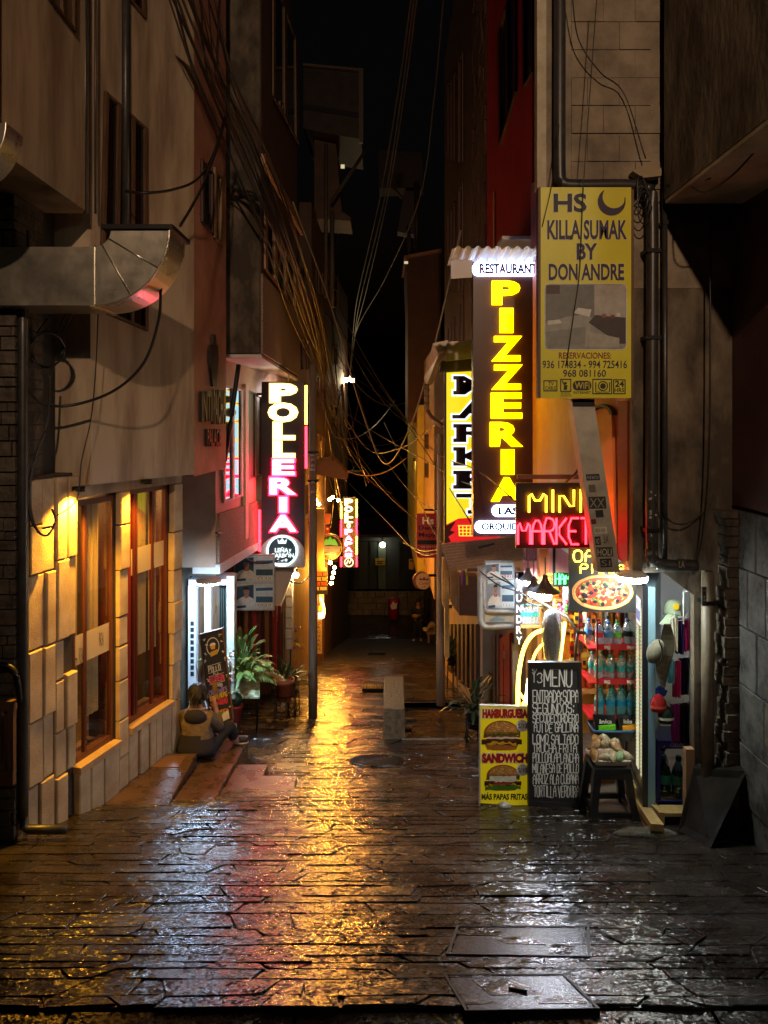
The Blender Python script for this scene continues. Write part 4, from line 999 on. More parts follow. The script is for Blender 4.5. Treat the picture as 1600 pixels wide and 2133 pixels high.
# pizza sign
YS = 7.7; f2 = FP(YS)
t = thing('pizzeria_sign', 'tall dark maroon lightbox with huge yellow letters under a white lit cap', 'sign', P(1052, 1118, YS))
mb = MB(M('maroon_sign_panel', (.05, .016, .012), .35)); signbox(mb, f2, 986, 540, 1120, 1118, .16); mb.build('panel', t)
LY = E('letter_yellow', (1, .60, .0), 3.6)
for c, x0, y0, x1, y1 in (('P', 1024, 586, 1082, 636), ('I', 1040, 643, 1068, 694), ('Z', 1023, 701, 1086, 753), ('Z', 1023, 760, 1087, 812), ('E', 1022, 818, 1086, 872), ('R', 1020, 879, 1088, 930), ('I', 1043, 936, 1070, 988), ('A', 1022, 994, 1088, 1044)):
    mb = MB(LY); mb.text(c, f2, x0, y0, x1, y1, .02, .03, .045); mb.build('letter', t)
PILL = E('pill_white', (.42, .58, 1), 8)
for s, x0, y0, x1, y1 in (('RESTAURANT', 997, 549, 1119, 573), ('LAS', 1036, 1054, 1080, 1073), ('ORQUIDEAS', 1001, 1087, 1112, 1107)):
    mb = MB(PILL); r_ = (y1 - y0) / 2 + 2.5; cy = (y0 + y1) / 2
    mb.prism(f2, [(x0 - 1 + r_ * .9 * math.cos(rad(a)), cy - r_ * math.sin(rad(a))) for a in range(90, 271, 20)] + [(x1 + 1 + r_ * .9 * math.cos(rad(a)), cy - r_ * math.sin(rad(a))) for a in range(270, 451, 20)], .008, .03); lo = mb.build('name_plate', t)
    mb = MB(C('#6a1440') if s == 'RESTAURANT' else C('#141230')); mb.text(s, f2, x0 + 1, y0 + 1, x1 - 1, y1 - 1, .034, 0, .05); mb.build('lettering', lo)
cp = thing('corrugated_cap', 'white corrugated sheet lit blue on top of the pizzeria sign', 'canopy', P(1030, 580, 7.6))
mb = MB(M('white_corrugated', (.62, .60, .62), .5))
n = 40
for i in range(n):
    xa, xb = .64 + (1.56 - .64) * i / n, .64 + (1.56 - .64) * (i + 1) / n
    ha, hb = (.012 if (i // 2) % 2 else -.012), (.012 if ((i + 1) // 2) % 2 else -.012)
    a, b_, c, d = V((xa, 7.2, 1.64 + ha)), V((xb, 7.2, 1.64 + hb)), V((xb, 7.78, 1.60 + hb)), V((xa, 7.78, 1.60 + ha))
    mb.poly([a, b_, c, d]); mb.poly([p + V((0, 0, .006)) for p in (a, b_, c, d)])
mb.prism(FP(7.45), [(939, 540), (984, 542), (984, 577), (940, 580)], -.02, 0)
mb.build('sheet', cp)

# market sign
YS = 10.0; f2 = FP(YS)
t = thing('market_sign', 'tall bright yellow lightbox with dark slab letters and a red foot showing a shopping basket', 'sign', P(980, 1135, YS))
mb = MB(E('market_yellow', (1, .80, .015), .5, '#c0a010')); mb.prism(f2, [(930, 776), (1040, 770), (1040, 1086), (985, 1078), (930, 1092)], -.12, 0); mb.build('panel', t)
mb = MB(E('market_red', (.9, .015, .02), .45, '#801010')); mb.prism(f2, [(930, 1092.5), (955, 1080), (985, 1078.5), (1040, 1086.5), (1040, 1132), (930, 1132)], -.12, .001); mb.build('red_foot', t)
mb = MB(C('#5a1416')); mb.prism(f2, [(930, 1095), (950, 1085), (938, 1105), (948, 1108), (934, 1118), (940, 1128), (930, 1131)], .002, .004); mb.build('dark_splash', t)
mb = MB(E('basket_yellow', (1, .55, .03), 1)); 
for i in range(5): mb.prism(f2, [(955 + i * 8, 1094), (957 + i * 8, 1094), (958 + i * 7.4, 1116), (956 + i * 7.4, 1116)], .003, .008)
for y in (1094, 1101, 1108, 1115): mb.rect(f2, 954 + (y - 1094) * .15, y, 990, y + 1.8, .003, .0085)
mb.build('basket_emblem', t)
LD = M('market_letter', (.045, .012, .012), .5); LB = E('letter_outline_blue', (.72, .80, 1), 1.1)
for c, y0, y1 in (('M', 783, 822), ('A', 833, 872), ('R', 883, 921), ('K', 931, 970), ('E', 980, 1018), ('T', 1028, 1070)):
    for grow, d, mt in ((3.2, .004, LB), (0, .012, LD)):
        mb = MB(mt); mb.text(c, f2, 950, y0, 1034, y1, d, .008, .03 if grow == 0 else .06, grow)
        if c in 'MRKE':
            for yy in (y0, y1 - 8): mb.rect(f2, 944 - grow, yy - grow, 963 + grow, yy + 8 + grow, d, d + .006)
        if c == 'A': mb.rect(f2, 942 - grow, y1 - 8 - grow, 960 + grow, y1 + grow, d, d + .006)
        if c == 'T': mb.rect(f2, 974 - grow, y1 - 8 - grow, 1010 + grow, y1 + grow, d, d + .006)
        if grow: par = mb.build('letter_outline', t)
        else: mb.build('letter', par)
mb = MB(C('#2a2414')); mb.rect(f2, 926, 774, 930, 1134, -.14, .01); mb.build('frame', t)

# hostel sign and its raking steel post
YS = 5.42; f2 = FP(YS)
t = thing('hostel_sign', 'large yellow hostel sign with purple lettering, a bedroom picture and phone numbers', 'sign', P(1220, 830, YS))
mb = MB(M('hostel_yellow', (.56, .50, .008), .4, c2=(.66, .60, .012), vs=3)); mb.rect(f2, 1126, 390, 1315, 829, -.06, 0); mb.build('panel', t)
mb = MB(C('#5a3a20')); mb.rect(f2, 1121, 390, 1126, 829, -.07, .008); mb.rect(f2, 1315, 395, 1320, 829, -.07, .008); mb.build('frame', t)
PUR = C('#23103a')
WO = C('#d8d4b0')
for s, x0, y0, x1, y1, b_, cc in (('HS', 1153, 403, 1222, 442, .03, C('#17121a')), ('KILLA SUMAK', 1140, 458, 1306, 499, .028, PUR), ('BY', 1201, 507, 1244, 541, .03, PUR), ('DON ANDRE', 1143, 549, 1300, 584, .028, PUR), ('RESERVACIONES:', 1164, 734, 1273, 747, .012, C('#7a1018')), ('936 174834 - 994 725416', 1130, 751, 1306, 767, .01, PUR), ('968 081160', 1173, 770, 1262, 785, .01, PUR)):
    if y1 - y0 > 20:
        mb = MB(WO); mb.text(s, f2, x0, y0, x1, y1, .002, 0, b_ + .022, 1.0); mb.build('letter_outline', t)
    mb = MB(cc); mb.text(s, f2, x0, y0, x1, y1, .004, 0, b_); mb.build('lettering', t)
mb = MB(PUR); mb.prism(f2, [(1274 + 29 * math.cos(rad(a)), 420 + 29 * math.sin(rad(a))) for a in range(-20, 231, 10)] + [(1279 + 24 * math.cos(rad(a)), 410 + 24 * math.sin(rad(a))) for a in range(215, 4, -10)], .001, .004); mb.build('moon_emblem', t)
mb = MB(C('#8a8a86'))
rr_ = lambda x0, y0, x1, y1, r: [(x0 + r, y0), (x1 - r, y0), (x1 - r * .3, y0 + r * .3), (x1, y0 + r), (x1, y1 - r), (x1 - r * .3, y1 - r * .3), (x1 - r, y1), (x0 + r, y1), (x0 + r * .3, y1 - r * .3), (x0, y1 - r), (x0, y0 + r), (x0 + r * .3, y0 + r * .3)]
mb.use(C('#c8c4b0')).flat(f2, rr_(1134, 590, 1306, 729, 9), .002)
mb.use(C('#84847e')).flat(f2, rr_(1136, 592, 1304, 727, 8), .003)
mb.use(C('#6c6c68')).flat(f2, [(1137, 594), (1238, 594), (1238, 660), (1137, 676)], .0036)
mb.use(C('#a09a90')).flat(f2, [(1238, 594), (1303, 594), (1303, 660), (1238, 660)], .0036)
mb.use(C('#8f8f88')).flat(f2, [(1137, 672), (1180, 660), (1225, 654), (1234, 664), (1222, 712), (1140, 726), (1137, 722)], .004)
mb.use(C('#7a7a74')).flat(f2, [(1137, 692), (1220, 680), (1218, 715), (1140, 726)], .0044)
mb.use(C('#c2c0b8')).flat(f2, [(1194, 652), (1204, 641), (1232, 645), (1228, 660)], .0046); mb.flat(f2, [(1140, 668), (1166, 666), (1170, 673), (1142, 677)], .0046)
mb.use(C('#3a2c26')).flat(f2, [(1226, 672), (1240, 656), (1303, 662), (1303, 716), (1290, 716)], .0042)
mb.use(C('#9c968c')).flat(f2, [(1222, 690), (1290, 704), (1290, 724), (1218, 724)], .0048)
for x, y, c in ((1258, 658, '#7a4a40'), (1268, 655, '#b08a80'), (1276, 660, '#5a3a34'), (1288, 656, '#c0b8b0')): mb.use(C(c)).flat(f2, [(x - 4, y - 4), (x + 4, y - 4), (x + 4, y + 4), (x - 4, y + 4)], .005)
mb.use(C('#4a3434')).flat(f2, [(1138, 594), (1166, 594), (1166, 612), (1138, 612)], .005)
mb.build('bedroom_picture', t)
mb = MB(C('#1c1a12'))
def frame_(x0, y0, x1, y1, k=2):
    mb.rect(f2, x0, y0, x1, y0 + k, .001, .004); mb.rect(f2, x0, y1 - k, x1, y1, .001, .004); mb.rect(f2, x0, y0 + k, x0 + k, y1 - k, .001, .0042); mb.rect(f2, x1 - k, y0 + k, x1, y1 - k, .001, .0042)
frame_(1132, 792, 1161, 815); mb.text('TV', f2, 1142, 795, 1154, 803, .003, 0, .01); mb.text('CABLE', f2, 1136, 804, 1158, 812, .003, 0, .01)
frame_(1167, 789, 1190, 816); mb.ell(f2, 1178, 798, 3, 3, .004, 12); mb.flat(f2, [(1175, 802), (1182, 802), (1181, 812), (1174, 812)], .004); mb.flat(f2, [(1170, 793), (1172, 792), (1177, 802), (1175, 803)], .004)
mb.prism(f2, rr_(1193, 793, 1232, 813, 8), .001, .003); frame_(1234, 789, 1275, 821); mb.ring(f2, 1256, 804, 8.5, 10.5, .001, .004, 20); mb.ell(f2, 1256, 804, 6, 6, .004, 16); mb.rect(f2, 1240, 796, 1242, 816, .001, .004); mb.rect(f2, 1269, 796, 1271, 816, .001, .004)
frame_(1277, 790, 1303, 821); mb.text('24', f2, 1281, 793, 1300, 806, .003, 0, .03); mb.text('HRS', f2, 1280, 808, 1300, 817, .003, 0, .02)
mb.text('INTERNET', f2, 1195, 815, 1231, 820, .003, 0, .01); mb.text('DUCHA', f2, 1169, 817, 1187, 821, .003); mb.text('CALIENTE', f2, 1166, 822, 1190, 826, .003); mb.text('DESAYUNO', f2, 1241, 815, 1268, 819, .005)
mb.use(C('#b8a430')); mb.text('WiFi', f2, 1197, 796, 1228, 810, .0045, 0, .02)
mb.build('service_icons', t)
ps = thing('raking_post', 'dull steel post leaning under the hostel sign and covered with stickers', 'post', P(1270, 1190, 5.5))
f3 = FP(5.5); qd = [(1190, 832), (1237, 832), (1292, 1192), (1246, 1192)]
mb = MB(M('dull_steel', (.30, .27, .22), .45, .5, c2=(.44, .40, .33), vs=7, r2=.6)); mb.prism(f3, qd, -.14, 0); mb.build('shaft', ps)
mb = MB(IRON); mb.prism(f3, [(1192, 831), (1237, 831), (1239, 846), (1193, 846)], -.13, .01); mb.build('collar', ps)
lx = lambda y: 1190 + (y - 832) * .155
stk = [(988, 1001, 6, 34, '#17171a', '#a8a498', 'PUSE RATCH'), (1010, 1026, 8, 22, '#5c554a', None, ''), (1035, 1060, 4, 40, '#25221e', '#8a8474', 'XX'), (1063, 1078, 14, 30, '#1c1a18', None, ''), (1082, 1092, 2, 12, '#5a1a14', None, ''), (1098, 1112, 6, 32, '#c4bca8', '#2a2620', 'BEAVER'), (1118, 1136, 4, 16, '#201c1a', '#b0a898', 'NO'), (1112, 1134, 22, 36, '#8a8272', '#2a2620', 'LA'), (1140, 1160, 4, 38, '#3a352c', '#c0b8a4', 'HOLI'), (1164, 1182, 8, 32, '#201d1a', '#8a8474', 'SI')]
for y0, y1, a, b_, bg, fg, s in stk:
    mb = MB(C(bg)); x0, x1 = lx(y0) + a, lx(y0) + b_
    mb.prism(f3, [(x0, y0), (x1, y0 - 1), (x1 + 2, y1 - 1), (x0 + 2, y1)], .0005, .002)
    if fg: mb.use(C(fg)); mb.text(s, f3, x0 + 3, y0 + 3, x1 - 2, y1 - 3, .0026)
    mb.build('sticker', ps)
for x0, y0, x1, y1, s in ((1347, 1018, 1369, 1046, ''), (1348, 1060, 1370, 1088, ''), (1348, 1094, 1368, 1128, ''), (1346, 1145, 1370, 1160, 'ALATORIS'), (1412, 1165, 1428, 1186, 'LA'), (1463, 1223, 1472, 1262, '')):
    Yq = 5.64 if x0 < 1400 else 5.63
    mb = MB(C('#2a2722')); fq = FP(Yq); mb.prism(fq, [(x0, y0), (x1, y0), (x1, y1), (x0, y1)], -.02, 0); mb.use(C('#a09a88'))
    if s: mb.text(s, fq, x0 + 2, y0 + 4, x1 - 2, y1 - 4, .002)
    else:
        for k in range(5):
            ax, ay = R.uniform(x0 + 3, x1 - 6), R.uniform(y0 + 3, y1 - 6); mb.flat(fq, [(ax, ay), (ax + R.uniform(3, 6), ay + R.uniform(-2, 2)), (ax + R.uniform(2, 5), ay + R.uniform(3, 5)), (ax - 1, ay + 4)], .002)
    mb.build('sticker', pp)

# mini market neon
YS = 6.35; f2 = FP(YS)
t = thing('mini_market_neon', 'black board with a yellow neon word over a red neon word', 'sign', P(1152, 1142, YS))
mb = MB(DKP); signbox(mb, f2, 1075, 1006, 1240, 1142, .04); mb.build('board', t)
mb = MB(C('#5a2a10')); mb.rect(f2, 1078, 989, 1225, 998, -.04, .0); mb.build('hanger', t)
NY = E('neon_amber', (1, .40, .012), 7); NR = E('neon_crimson', (1, .008, .014), 16)
mb = MB(NY); mb.neon('MINI', f2, 1100, 1019, 1212, 1066, .045, .0085, .3); mb.build('neon_word', t)
mb = MB(NR); mb.neon('MARKET', f2, 1077, 1078, 1228, 1132, .045, .0085, .2); mb.build('neon_word', t)
mb = MB(E('edge_glow_red', (1, .02, .01), 9)); mb.tube([PK.pt(1236, 1010, .02), PK.pt(1243, 1135, .02)], .008, 6); mb.build('edge_glow', t)  # added glowing tube, stands in for neon light on post edge and wall
mb = MB(E('edge_glow_amber', (1, .13, .02), 7)); mb.tube([PK.pt(1241, 850, .02), PK.pt(1241, 1000, .02)], .006, 6); mb.build('edge_glow', t)  # added as well, amber glow above the board
# pizza board with neon word and burger neons
YS = 5.95; f2 = FP(YS)
t = thing('pizza_board', 'black board with a big printed pizza under yellow neon words', 'sign', P(1253, 1275, YS))
mb = MB(M('matt_black_board', (.012, .011, .010), .55)); mb.prism(f2, [(1186, 1142), (1256, 1142), (1325, 1190), (1325, 1277), (1186, 1273)], -.03, 0); mb.build('board', t)
mb = MB(E('neon_lemon', (1, .62, .04), 6)); mb.neon('OF', f2, 1194, 1146, 1236, 1169, .02, .006); mb.neon('PIZZA', f2, 1208, 1174, 1300, 1193, .02, .005); mb.build('neon_word', t)
mb = MB(); px_, py_ = 1255, 1234
def lay(c, n, fn, dd):
    mb.use(C(c))
    for _ in range(n):
        a = R.uniform(0, 6.283); q = math.sqrt(R.random()); fn(px_ + 52 * q * math.cos(a), py_ + 26 * q * math.sin(a), dd + R.uniform(0, .0008))
blob = lambda r0, r1: (lambda x, y, d: mb.flat(f2, [(x + R.uniform(r0, r1) * math.cos(rad(a)), y + R.uniform(r0, r1) * .7 * math.sin(rad(a))) for a in range(0, 360, 45)], d))
mb.use(C('#c08848')); mb.prism(f2, [(px_ + 64 * (1 + R.uniform(-.012, .012)) * math.cos(rad(a)), py_ + 37 * (1 + R.uniform(-.015, .015)) * math.sin(rad(a))) for a in range(0, 360, 8)], .001, .003)
mb.use(C('#d8a868')); mb.ell(f2, px_ + 1, py_ + 1, 60, 34, .0036)
mb.use(C('#9a3414')); mb.ell(f2, px_, py_ - 1, 57, 31, .0042)
lay('#b8481c', 60, blob(2, 5), .0048); lay('#b08a58', 46, blob(3, 7), .0056); lay('#b8a078', 26, blob(2, 6), .0066); lay('#6a2410', 30, blob(1, 3), .0076); lay('#4a7a22', 20, blob(2, 5), .0086); lay('#c82a20', 20, lambda x, y, d: mb.ell(f2, x, y, R.uniform(3, 5.5), R.uniform(3, 4.5), d, 10), .0096); lay('#15121c', 18, lambda x, y, d: mb.ell(f2, x, y, R.uniform(3.5, 5), R.uniform(3, 4.5), d, 12), .0106)
mb.build('pizza_print', t)
YS = 7.2; f2 = FP(YS)
t = thing('burger_neon', 'narrow black board with a green neon word below yellow, green and red neon burger outlines', 'sign', P(1168, 1222, YS))
mb = MB(DKP); signbox(mb, f2, 1152, 1140, 1192, 1222, .03); mb.build('board', t)
G_ = E('neon_green', (.04, 1, .10), 6)
mb = MB(G_); mb.neon('HAM', f2, 1156, 1194, 1186, 1216, .02, .006, .3); mb.build('neon_word', t)
mb = MB(E('neon_lemon', (1, .62, .04), 6)); mb.tube([f2.pt(1180 - 12 * math.cos(rad(a)), 1146 + 12 * math.sin(rad(a)), .02) for a in range(0, 100, 15)], .006, 6); mb.build('neon_arc', t)
mb = MB(G_); mb.tube([f2.pt(x, y, .02) for x, y in ((1168, 1158), (1174, 1163), (1180, 1160), (1186, 1164))], .006, 6); mb.build('neon_arc', t)
mb = MB(E('neon_red', (1, .02, .03), 7)); mb.tube([f2.pt(x, y, .02) for x, y in ((1172, 1170), (1173, 1180), (1179, 1187), (1186, 1188))], .006, 6); mb.build('neon_arc', t)
t = thing('letter_neon', 'orange painted post carrying a small yellow neon letter', 'sign', P(1138, 1215, 7.35)); f2 = FP(7.35)
mb = MB(M('orange_post', (.55, .16, .03), .5)); mb.rect(f2, 1123, 1143, 1153, 1214, -.1, 0); mb.build('post', t)
mb = MB(MC['neon_lemon']); mb.neon('E', f2, 1137, 1195, 1149, 1213, .02, .006); mb.build('neon_letter', t)
t = thing('wall_cabinet', 'pink painted meter cabinet hanging left of the orange post', 'cabinet', P(1106, 1202, 7.5)); f2 = FP(7.5)
mb = MB(PINK); mb.rect(f2, 1092, 1170, 1121, 1203, -.1, 0); mb.build('body', t); mb = MB(C('#6a1a1c')); mb.rect(f2, 1095, 1140, 1121, 1168, -.1, -.01); mb.build('upper_box', t)
# laundry sign
f2 = FP(7.35); t = thing('laundry_sign', 'narrow black hanging sign with white upright letters beside the shop door', 'sign', P(1082, 1342, 7.35))
mb = MB(C('#101012')); mb.prism(f2, [(1073, 1192), (1091, 1192), (1088, 1343), (1072, 1342)], -.02, 0); mb.build('board', t)
mb = MB(C('#e6e6e0'))
for c, y in zip('LAUNDRY', range(1190, 1343, 22)): mb.text(c, f2, 1075.5, y + 4, 1087.5, y + 20, .003, 0, .03)
mb.build('lettering', t)
# hostel sign further down and round sign
f2 = FP(16.2); t = thing('red_hostel_sign', 'red hanging hostel sign with white and black lettering beside the right wooden pole', 'sign', P(890, 1162, 16.2))
mb = MB(M('sign_red_paint', (.42, .025, .02), .5)); mb.rect(f2, 868, 1070, 916, 1162, -.06, 0); mb.build('panel', t)
mb = MB(C('#e8dcc0')); mb.text('Hs', f2, 880, 1077, 904, 1092, .003, 0, .03); mb.build('lettering', t)
mb = MB(C('#0c0a0a')); mb.text('Denny', f2, 872, 1095, 917, 1106, .003, 0, .03); mb.text('Mapy I', f2, 872, 1109, 917, 1121, .003, 0, .03); mb.rect(f2, 870, 1125, 916, 1134, .001, .003); mb.build('lettering', t)
mb = MB(C('#c8b0a0'))
for y in (1137, 1144): mb.text('984 234 716', f2, 876, y, 910, y + 4, .003)
for x in (876, 886, 896): mb.rect(f2, x, 1152, x + 7, 1157, .001, .003)
mb.build('small_print', t)
mb = MB(IRON); mb.tube([f2.pt(884, 1062, 0), f2.pt(918, 1062, 0)], .025, 6); mb.build('bracket', t)
f2 = FP(16.5); t = thing('round_cafe_sign', 'round tan cafe sign with a brown emblem on the right wall', 'sign', P(881, 1229, 16.5))
mb = MB(C('#8a4a1c')); mb.ell(f2, 878, 1210, 18, 18, 0, 28, d0=-.12); mb.build('backing', t)
mb = MB(C('#d8a468')); mb.ell(f2, 882, 1210, 16, 17, .03, 28, d0=.001); mb.build('face', t)
mb = MB(C('#6a3414')); mb.flat(f2, [(872, 1208), (876, 1203), (880, 1206), (883, 1200), (887, 1206), (891, 1204), (894, 1208)], .033); mb.text('Cafe', f2, 873, 1212, 892, 1217, .033); mb.text('1.0', f2, 879, 1219, 886, 1224, .033); mb.build('emblem', t)
mb = MB(IRON); mb.tube([f2.pt(893, 1200, -.08), f2.pt(912, 1200, -.08)], .03, 6); mb.build('bracket', t)

# ------------------------------------------------------------------ boards standing on the paving
def burger(mb, pl, x0, y0, x1, y1, d, double):
    w_, h_ = x1 - x0, y1 - y0; cx = (x0 + x1) / 2
    X = lambda u: x0 + u * w_
    Yv = lambda v: y0 + v * h_
    wav = lambda v0, v1, n, a, u0=0, u1=1: [(X(u0 + (u1 - u0) * i / n), Yv(v0 + R.uniform(-a, a))) for i in range(n + 1)] + [(X(u1 - (u1 - u0) * i / n), Yv(v1 + R.uniform(-a, a))) for i in range(n + 1)]
    mb.use(C('#b06a28')).flat(pl, [(X(.08), Yv(.8)), (X(.92), Yv(.8)), (X(.86), Yv(.97)), (X(.7), Yv(1)), (X(.3), Yv(1)), (X(.14), Yv(.97))], d)
    mb.use(C('#3e6a18')).flat(pl, wav(.36, .52, 16, .04, .06, .96), d + .001); mb.use(C('#8ab040')).flat(pl, wav(.38, .45, 16, .03, .1, .9), d + .0016)
    mb.use(C('#a02a18')).flat(pl, wav(.5, .58, 10, .015, .05, .95), d + .002); mb.use(C('#e0d0b0')).flat(pl, wav(.55, .62, 12, .02, .15, .9), d + .0024)
    mb.use(C('#3a1808')).flat(pl, wav(.62, .8, 12, .02, .0, 1), d + .003); mb.use(C('#5e2a10')).flat(pl, wav(.64, .7, 12, .02, .04, .96), d + .0034)
    mb.use(C('#e0a418')).flat(pl, wav(.74, .8, 9, .06, .12, .86), d + .004)
    if not double: mb.use(C('#e8e0cc')).flat(pl, wav(.42, .66, 12, .05, .14, .86), d + .0045); mb.use(C('#c03020')).flat(pl, wav(.68, .76, 7, .02, .25, .7), d + .005); mb.use(C('#4a7a20')).flat(pl, wav(.8, .95, 16, .05, .02, .98), d + .0052)
    mb.use(C('#a85e22')).ell(pl, cx, Yv(.42), w_ * .44, h_ * .42, d + .006, 24, 180, 360)
    mb.use(C('#c88438')).ell(pl, cx, Yv(.38), w_ * .38, h_ * .34, d + .0066, 24, 180, 360)
    mb.use(C('#f0d8a0'))
    for _ in range(34):
        a, q = R.uniform(3.3, 6.1), R.uniform(.2, .95); x, y = cx + w_ * .38 * q * math.cos(a), Yv(.38) + h_ * .36 * q * math.sin(a); mb.ell(pl, x, y, 1.1, .8, d + .0074, 6)
Yb = 6.42; f2 = FP(Yb)
t = thing('hamburger_board', 'yellow standing board printed with a hamburger over a sandwich', 'sign', P(1052, 1690, Yb))
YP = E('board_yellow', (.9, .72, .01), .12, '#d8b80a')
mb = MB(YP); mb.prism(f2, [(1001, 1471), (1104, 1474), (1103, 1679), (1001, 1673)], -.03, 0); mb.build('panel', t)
mb = MB(C('#b8b4a0', .4)); mb.prism(f2, [(999, 1469), (1106, 1472), (1106, 1474), (999, 1471)], -.035, .004); mb.rect(f2, 998.5, 1471, 1001, 1678, -.035, .004); mb.rect(f2, 1103.5, 1474, 1106, 1682, -.035, .004); mb.build('frame', t)
for x in (1000, 1100):
    mb = MB(IRON); mb.rect(f2, x, 1673, x + 5, 1694, -.03, -.005); mb.build('leg', t)
for s, x0, y0, x1, y1, b_ in (('HAMBURGUESA', 1005, 1476, 1099, 1496, .07), ('SANDWICH', 1004, 1569, 1099, 1589, .07)):
    mb = MB(C('#f0ead8')); mb.text(s, f2, x0, y0, x1, y1, .002, 0, b_ + .04, 1.6); lo = mb.build('letter_outline', t)
    mb = MB(C('#b8141c')); mb.text(s, f2, x0, y0, x1, y1, .004, 0, b_); mb.build('lettering', lo)
mb = MB(C('#181408')); mb.text('MÁS PAPAS FRITAS', f2, 1003, 1650, 1099, 1666, .003, 0, .045); mb.build('lettering', t)
mb = MB(); burger(mb, f2, 1003, 1500, 1087, 1563, .002, True); mb.build('burger_print', t)
mb = MB(); burger(mb, f2, 1009, 1592, 1086, 1647, .002, False); mb.build('sandwich_print', t)
for y in (1511, 1603):
    mb = MB(C('#d8d8e0')); mb.ell(f2, 1088, y, 12.5, 12, .011, 24, d0=.001); lo = mb.build('price_spot', t)
    mb = MB(C('#141414')); mb.text('S/10', f2, 1079, y - 5, 1097.5, y + 5, .0125, 0, .02); mb.build('price', lo)
tp = thing('power_strip', 'black cable box on the paving behind the hamburger board', 'box', P(988, 1673, 6.7)); mb = MB(BLK); mb.rect(FP(6.7), 962, 1664, 1003, 1675, -.1, 0); mb.build('body', tp)
bg_ = thing('plastic_bag', 'crumpled white plastic bag under the hamburger board', 'bag', P(1049, 1684, 6.38))
mb = MB(C('#c8c8c4', .35)); mb.ball(P(1049, 1678, 6.36), (.045, .03, .03), 9, 6); mb.ball(P(1057, 1680, 6.36), (.03, .03, .025), 8, 5)
mb.v = [v + V((R.uniform(-.008, .008), R.uniform(-.008, .008), R.uniform(-.008, .008))) for v in mb.v]; mb.build('bag', bg_)
Yb = 6.36; f2 = FP(Yb)
t = thing('menu_chalkboard', 'black chalkboard menu with white hand lettering leaning at the shop front', 'sign', P(1160, 1680, Yb))
CB = M('chalkboard', (.013, .013, .014), .6, c2=(.03, .03, .03), vs=6)
mb = MB(CB); mb.prism(f2, [(1106, 1392), (1204, 1394), (1208, 1672), (1106, 1668)], -.025, 0); mb.build('slate', t)
mb = MB(M('black_frame', (.02, .018, .016), .4))
mb.prism(f2, [(1100, 1379), (1211, 1379), (1211, 1394), (1100, 1392)], -.035, .012); mb.prism(f2, [(1100, 1392), (1107, 1392), (1107, 1668), (1100, 1668)], -.035, .011); mb.prism(f2, [(1204, 1394), (1211, 1394), (1216, 1682), (1208, 1672)], -.035, .011); mb.prism(f2, [(1100, 1668), (1209, 1672), (1216, 1684), (1100, 1678)], -.035, .013); mb.build('frame', t)
CH = C('#e4e2dc', .8)
for s, x0, y0, x1, y1, wd in (('S/', 1109, 1393, 1118, 1402, 1.1), ('13', 1110, 1402, 1129, 1421, 1.8), ('MENU', 1134, 1394, 1191, 1430, 2.8), ('ENTRADA:SOPA', 1110, 1438, 1205, 1463, 2.1), ('SEGUNDOS:', 1110, 1465, 1196, 1486, 2.1), ('SECODECORDERO', 1110, 1488, 1205, 1505, 1.9), ('AJI DE GALLINA', 1113, 1507, 1204, 1525, 1.9), ('LOMO SALTADO', 1110, 1530, 1204, 1549, 1.9), ('TRUCHA FRITA', 1110, 1550, 1201, 1567, 1.9), ('POLLOALAPLANCHA', 1110, 1569, 1205, 1588, 1.8), ('MILANESA DE POLLO', 1110, 1591, 1205, 1610, 1.8), ('ARROZ ALA CUBANA', 1111, 1613, 1205, 1633, 1.8), ('TORTILLA VERDURA', 1112, 1637, 1206, 1660, 1.7)):
    mb = MB(CH); mb.chalk(s, f2, x0, y0, x1, y1, .002, wd, 1.0, .3); mb.build('chalk_line', t)
# easel on the left
Yb = 8.45
t = thing('easel_chalkboard', 'narrow colourful chalkboard on a wooden easel in front of the seated child', 'sign', P(470, 1575, Yb))
f2 = FP(Yb)
sk = lambda u, v: (417 + u * 46 + v * 22 + 0, 1322 - u * 12 + v * 190)   # board axes in photo pixels
class Sk:
    def pt(s, px, py, d=0): x, y = sk(px, py); return f2.pt(x, y, d)
S_ = Sk()
mb = MB(CB); mb.prism(S_, [(0, 0), (1, 0), (1, 1), (0, 1)], -.025, 0); mb.build('slate', t)
mb = MB(C('#7a4a26')); mb.prism(S_, [(-.03, -.008), (1.03, -.008), (1.03, 0), (-.03, 0)], -.03, .01); mb.prism(S_, [(-.045, 0), (0, 0), (0, 1), (-.045, 1)], -.03, .01); mb.prism(S_, [(1, 0), (1.04, 0), (1.04, 1), (1, 1)], -.03, .01); mb.build('frame', t)
mb = MB(C('#8a5428')); mb.prism(f2, [(447, 1514), (484, 1502), (486, 1507), (450, 1520)], -.02, .05); mb.build('ledge', t)
for pts in ([(478, 1506), (484, 1505), (492, 1572), (486, 1574)], [(444, 1512), (449, 1510), (446, 1574), (440, 1576)]):
    mb = MB(C('#7a4a22')); mb.prism(f2, pts, -.05, -.026); mb.build('leg', t)
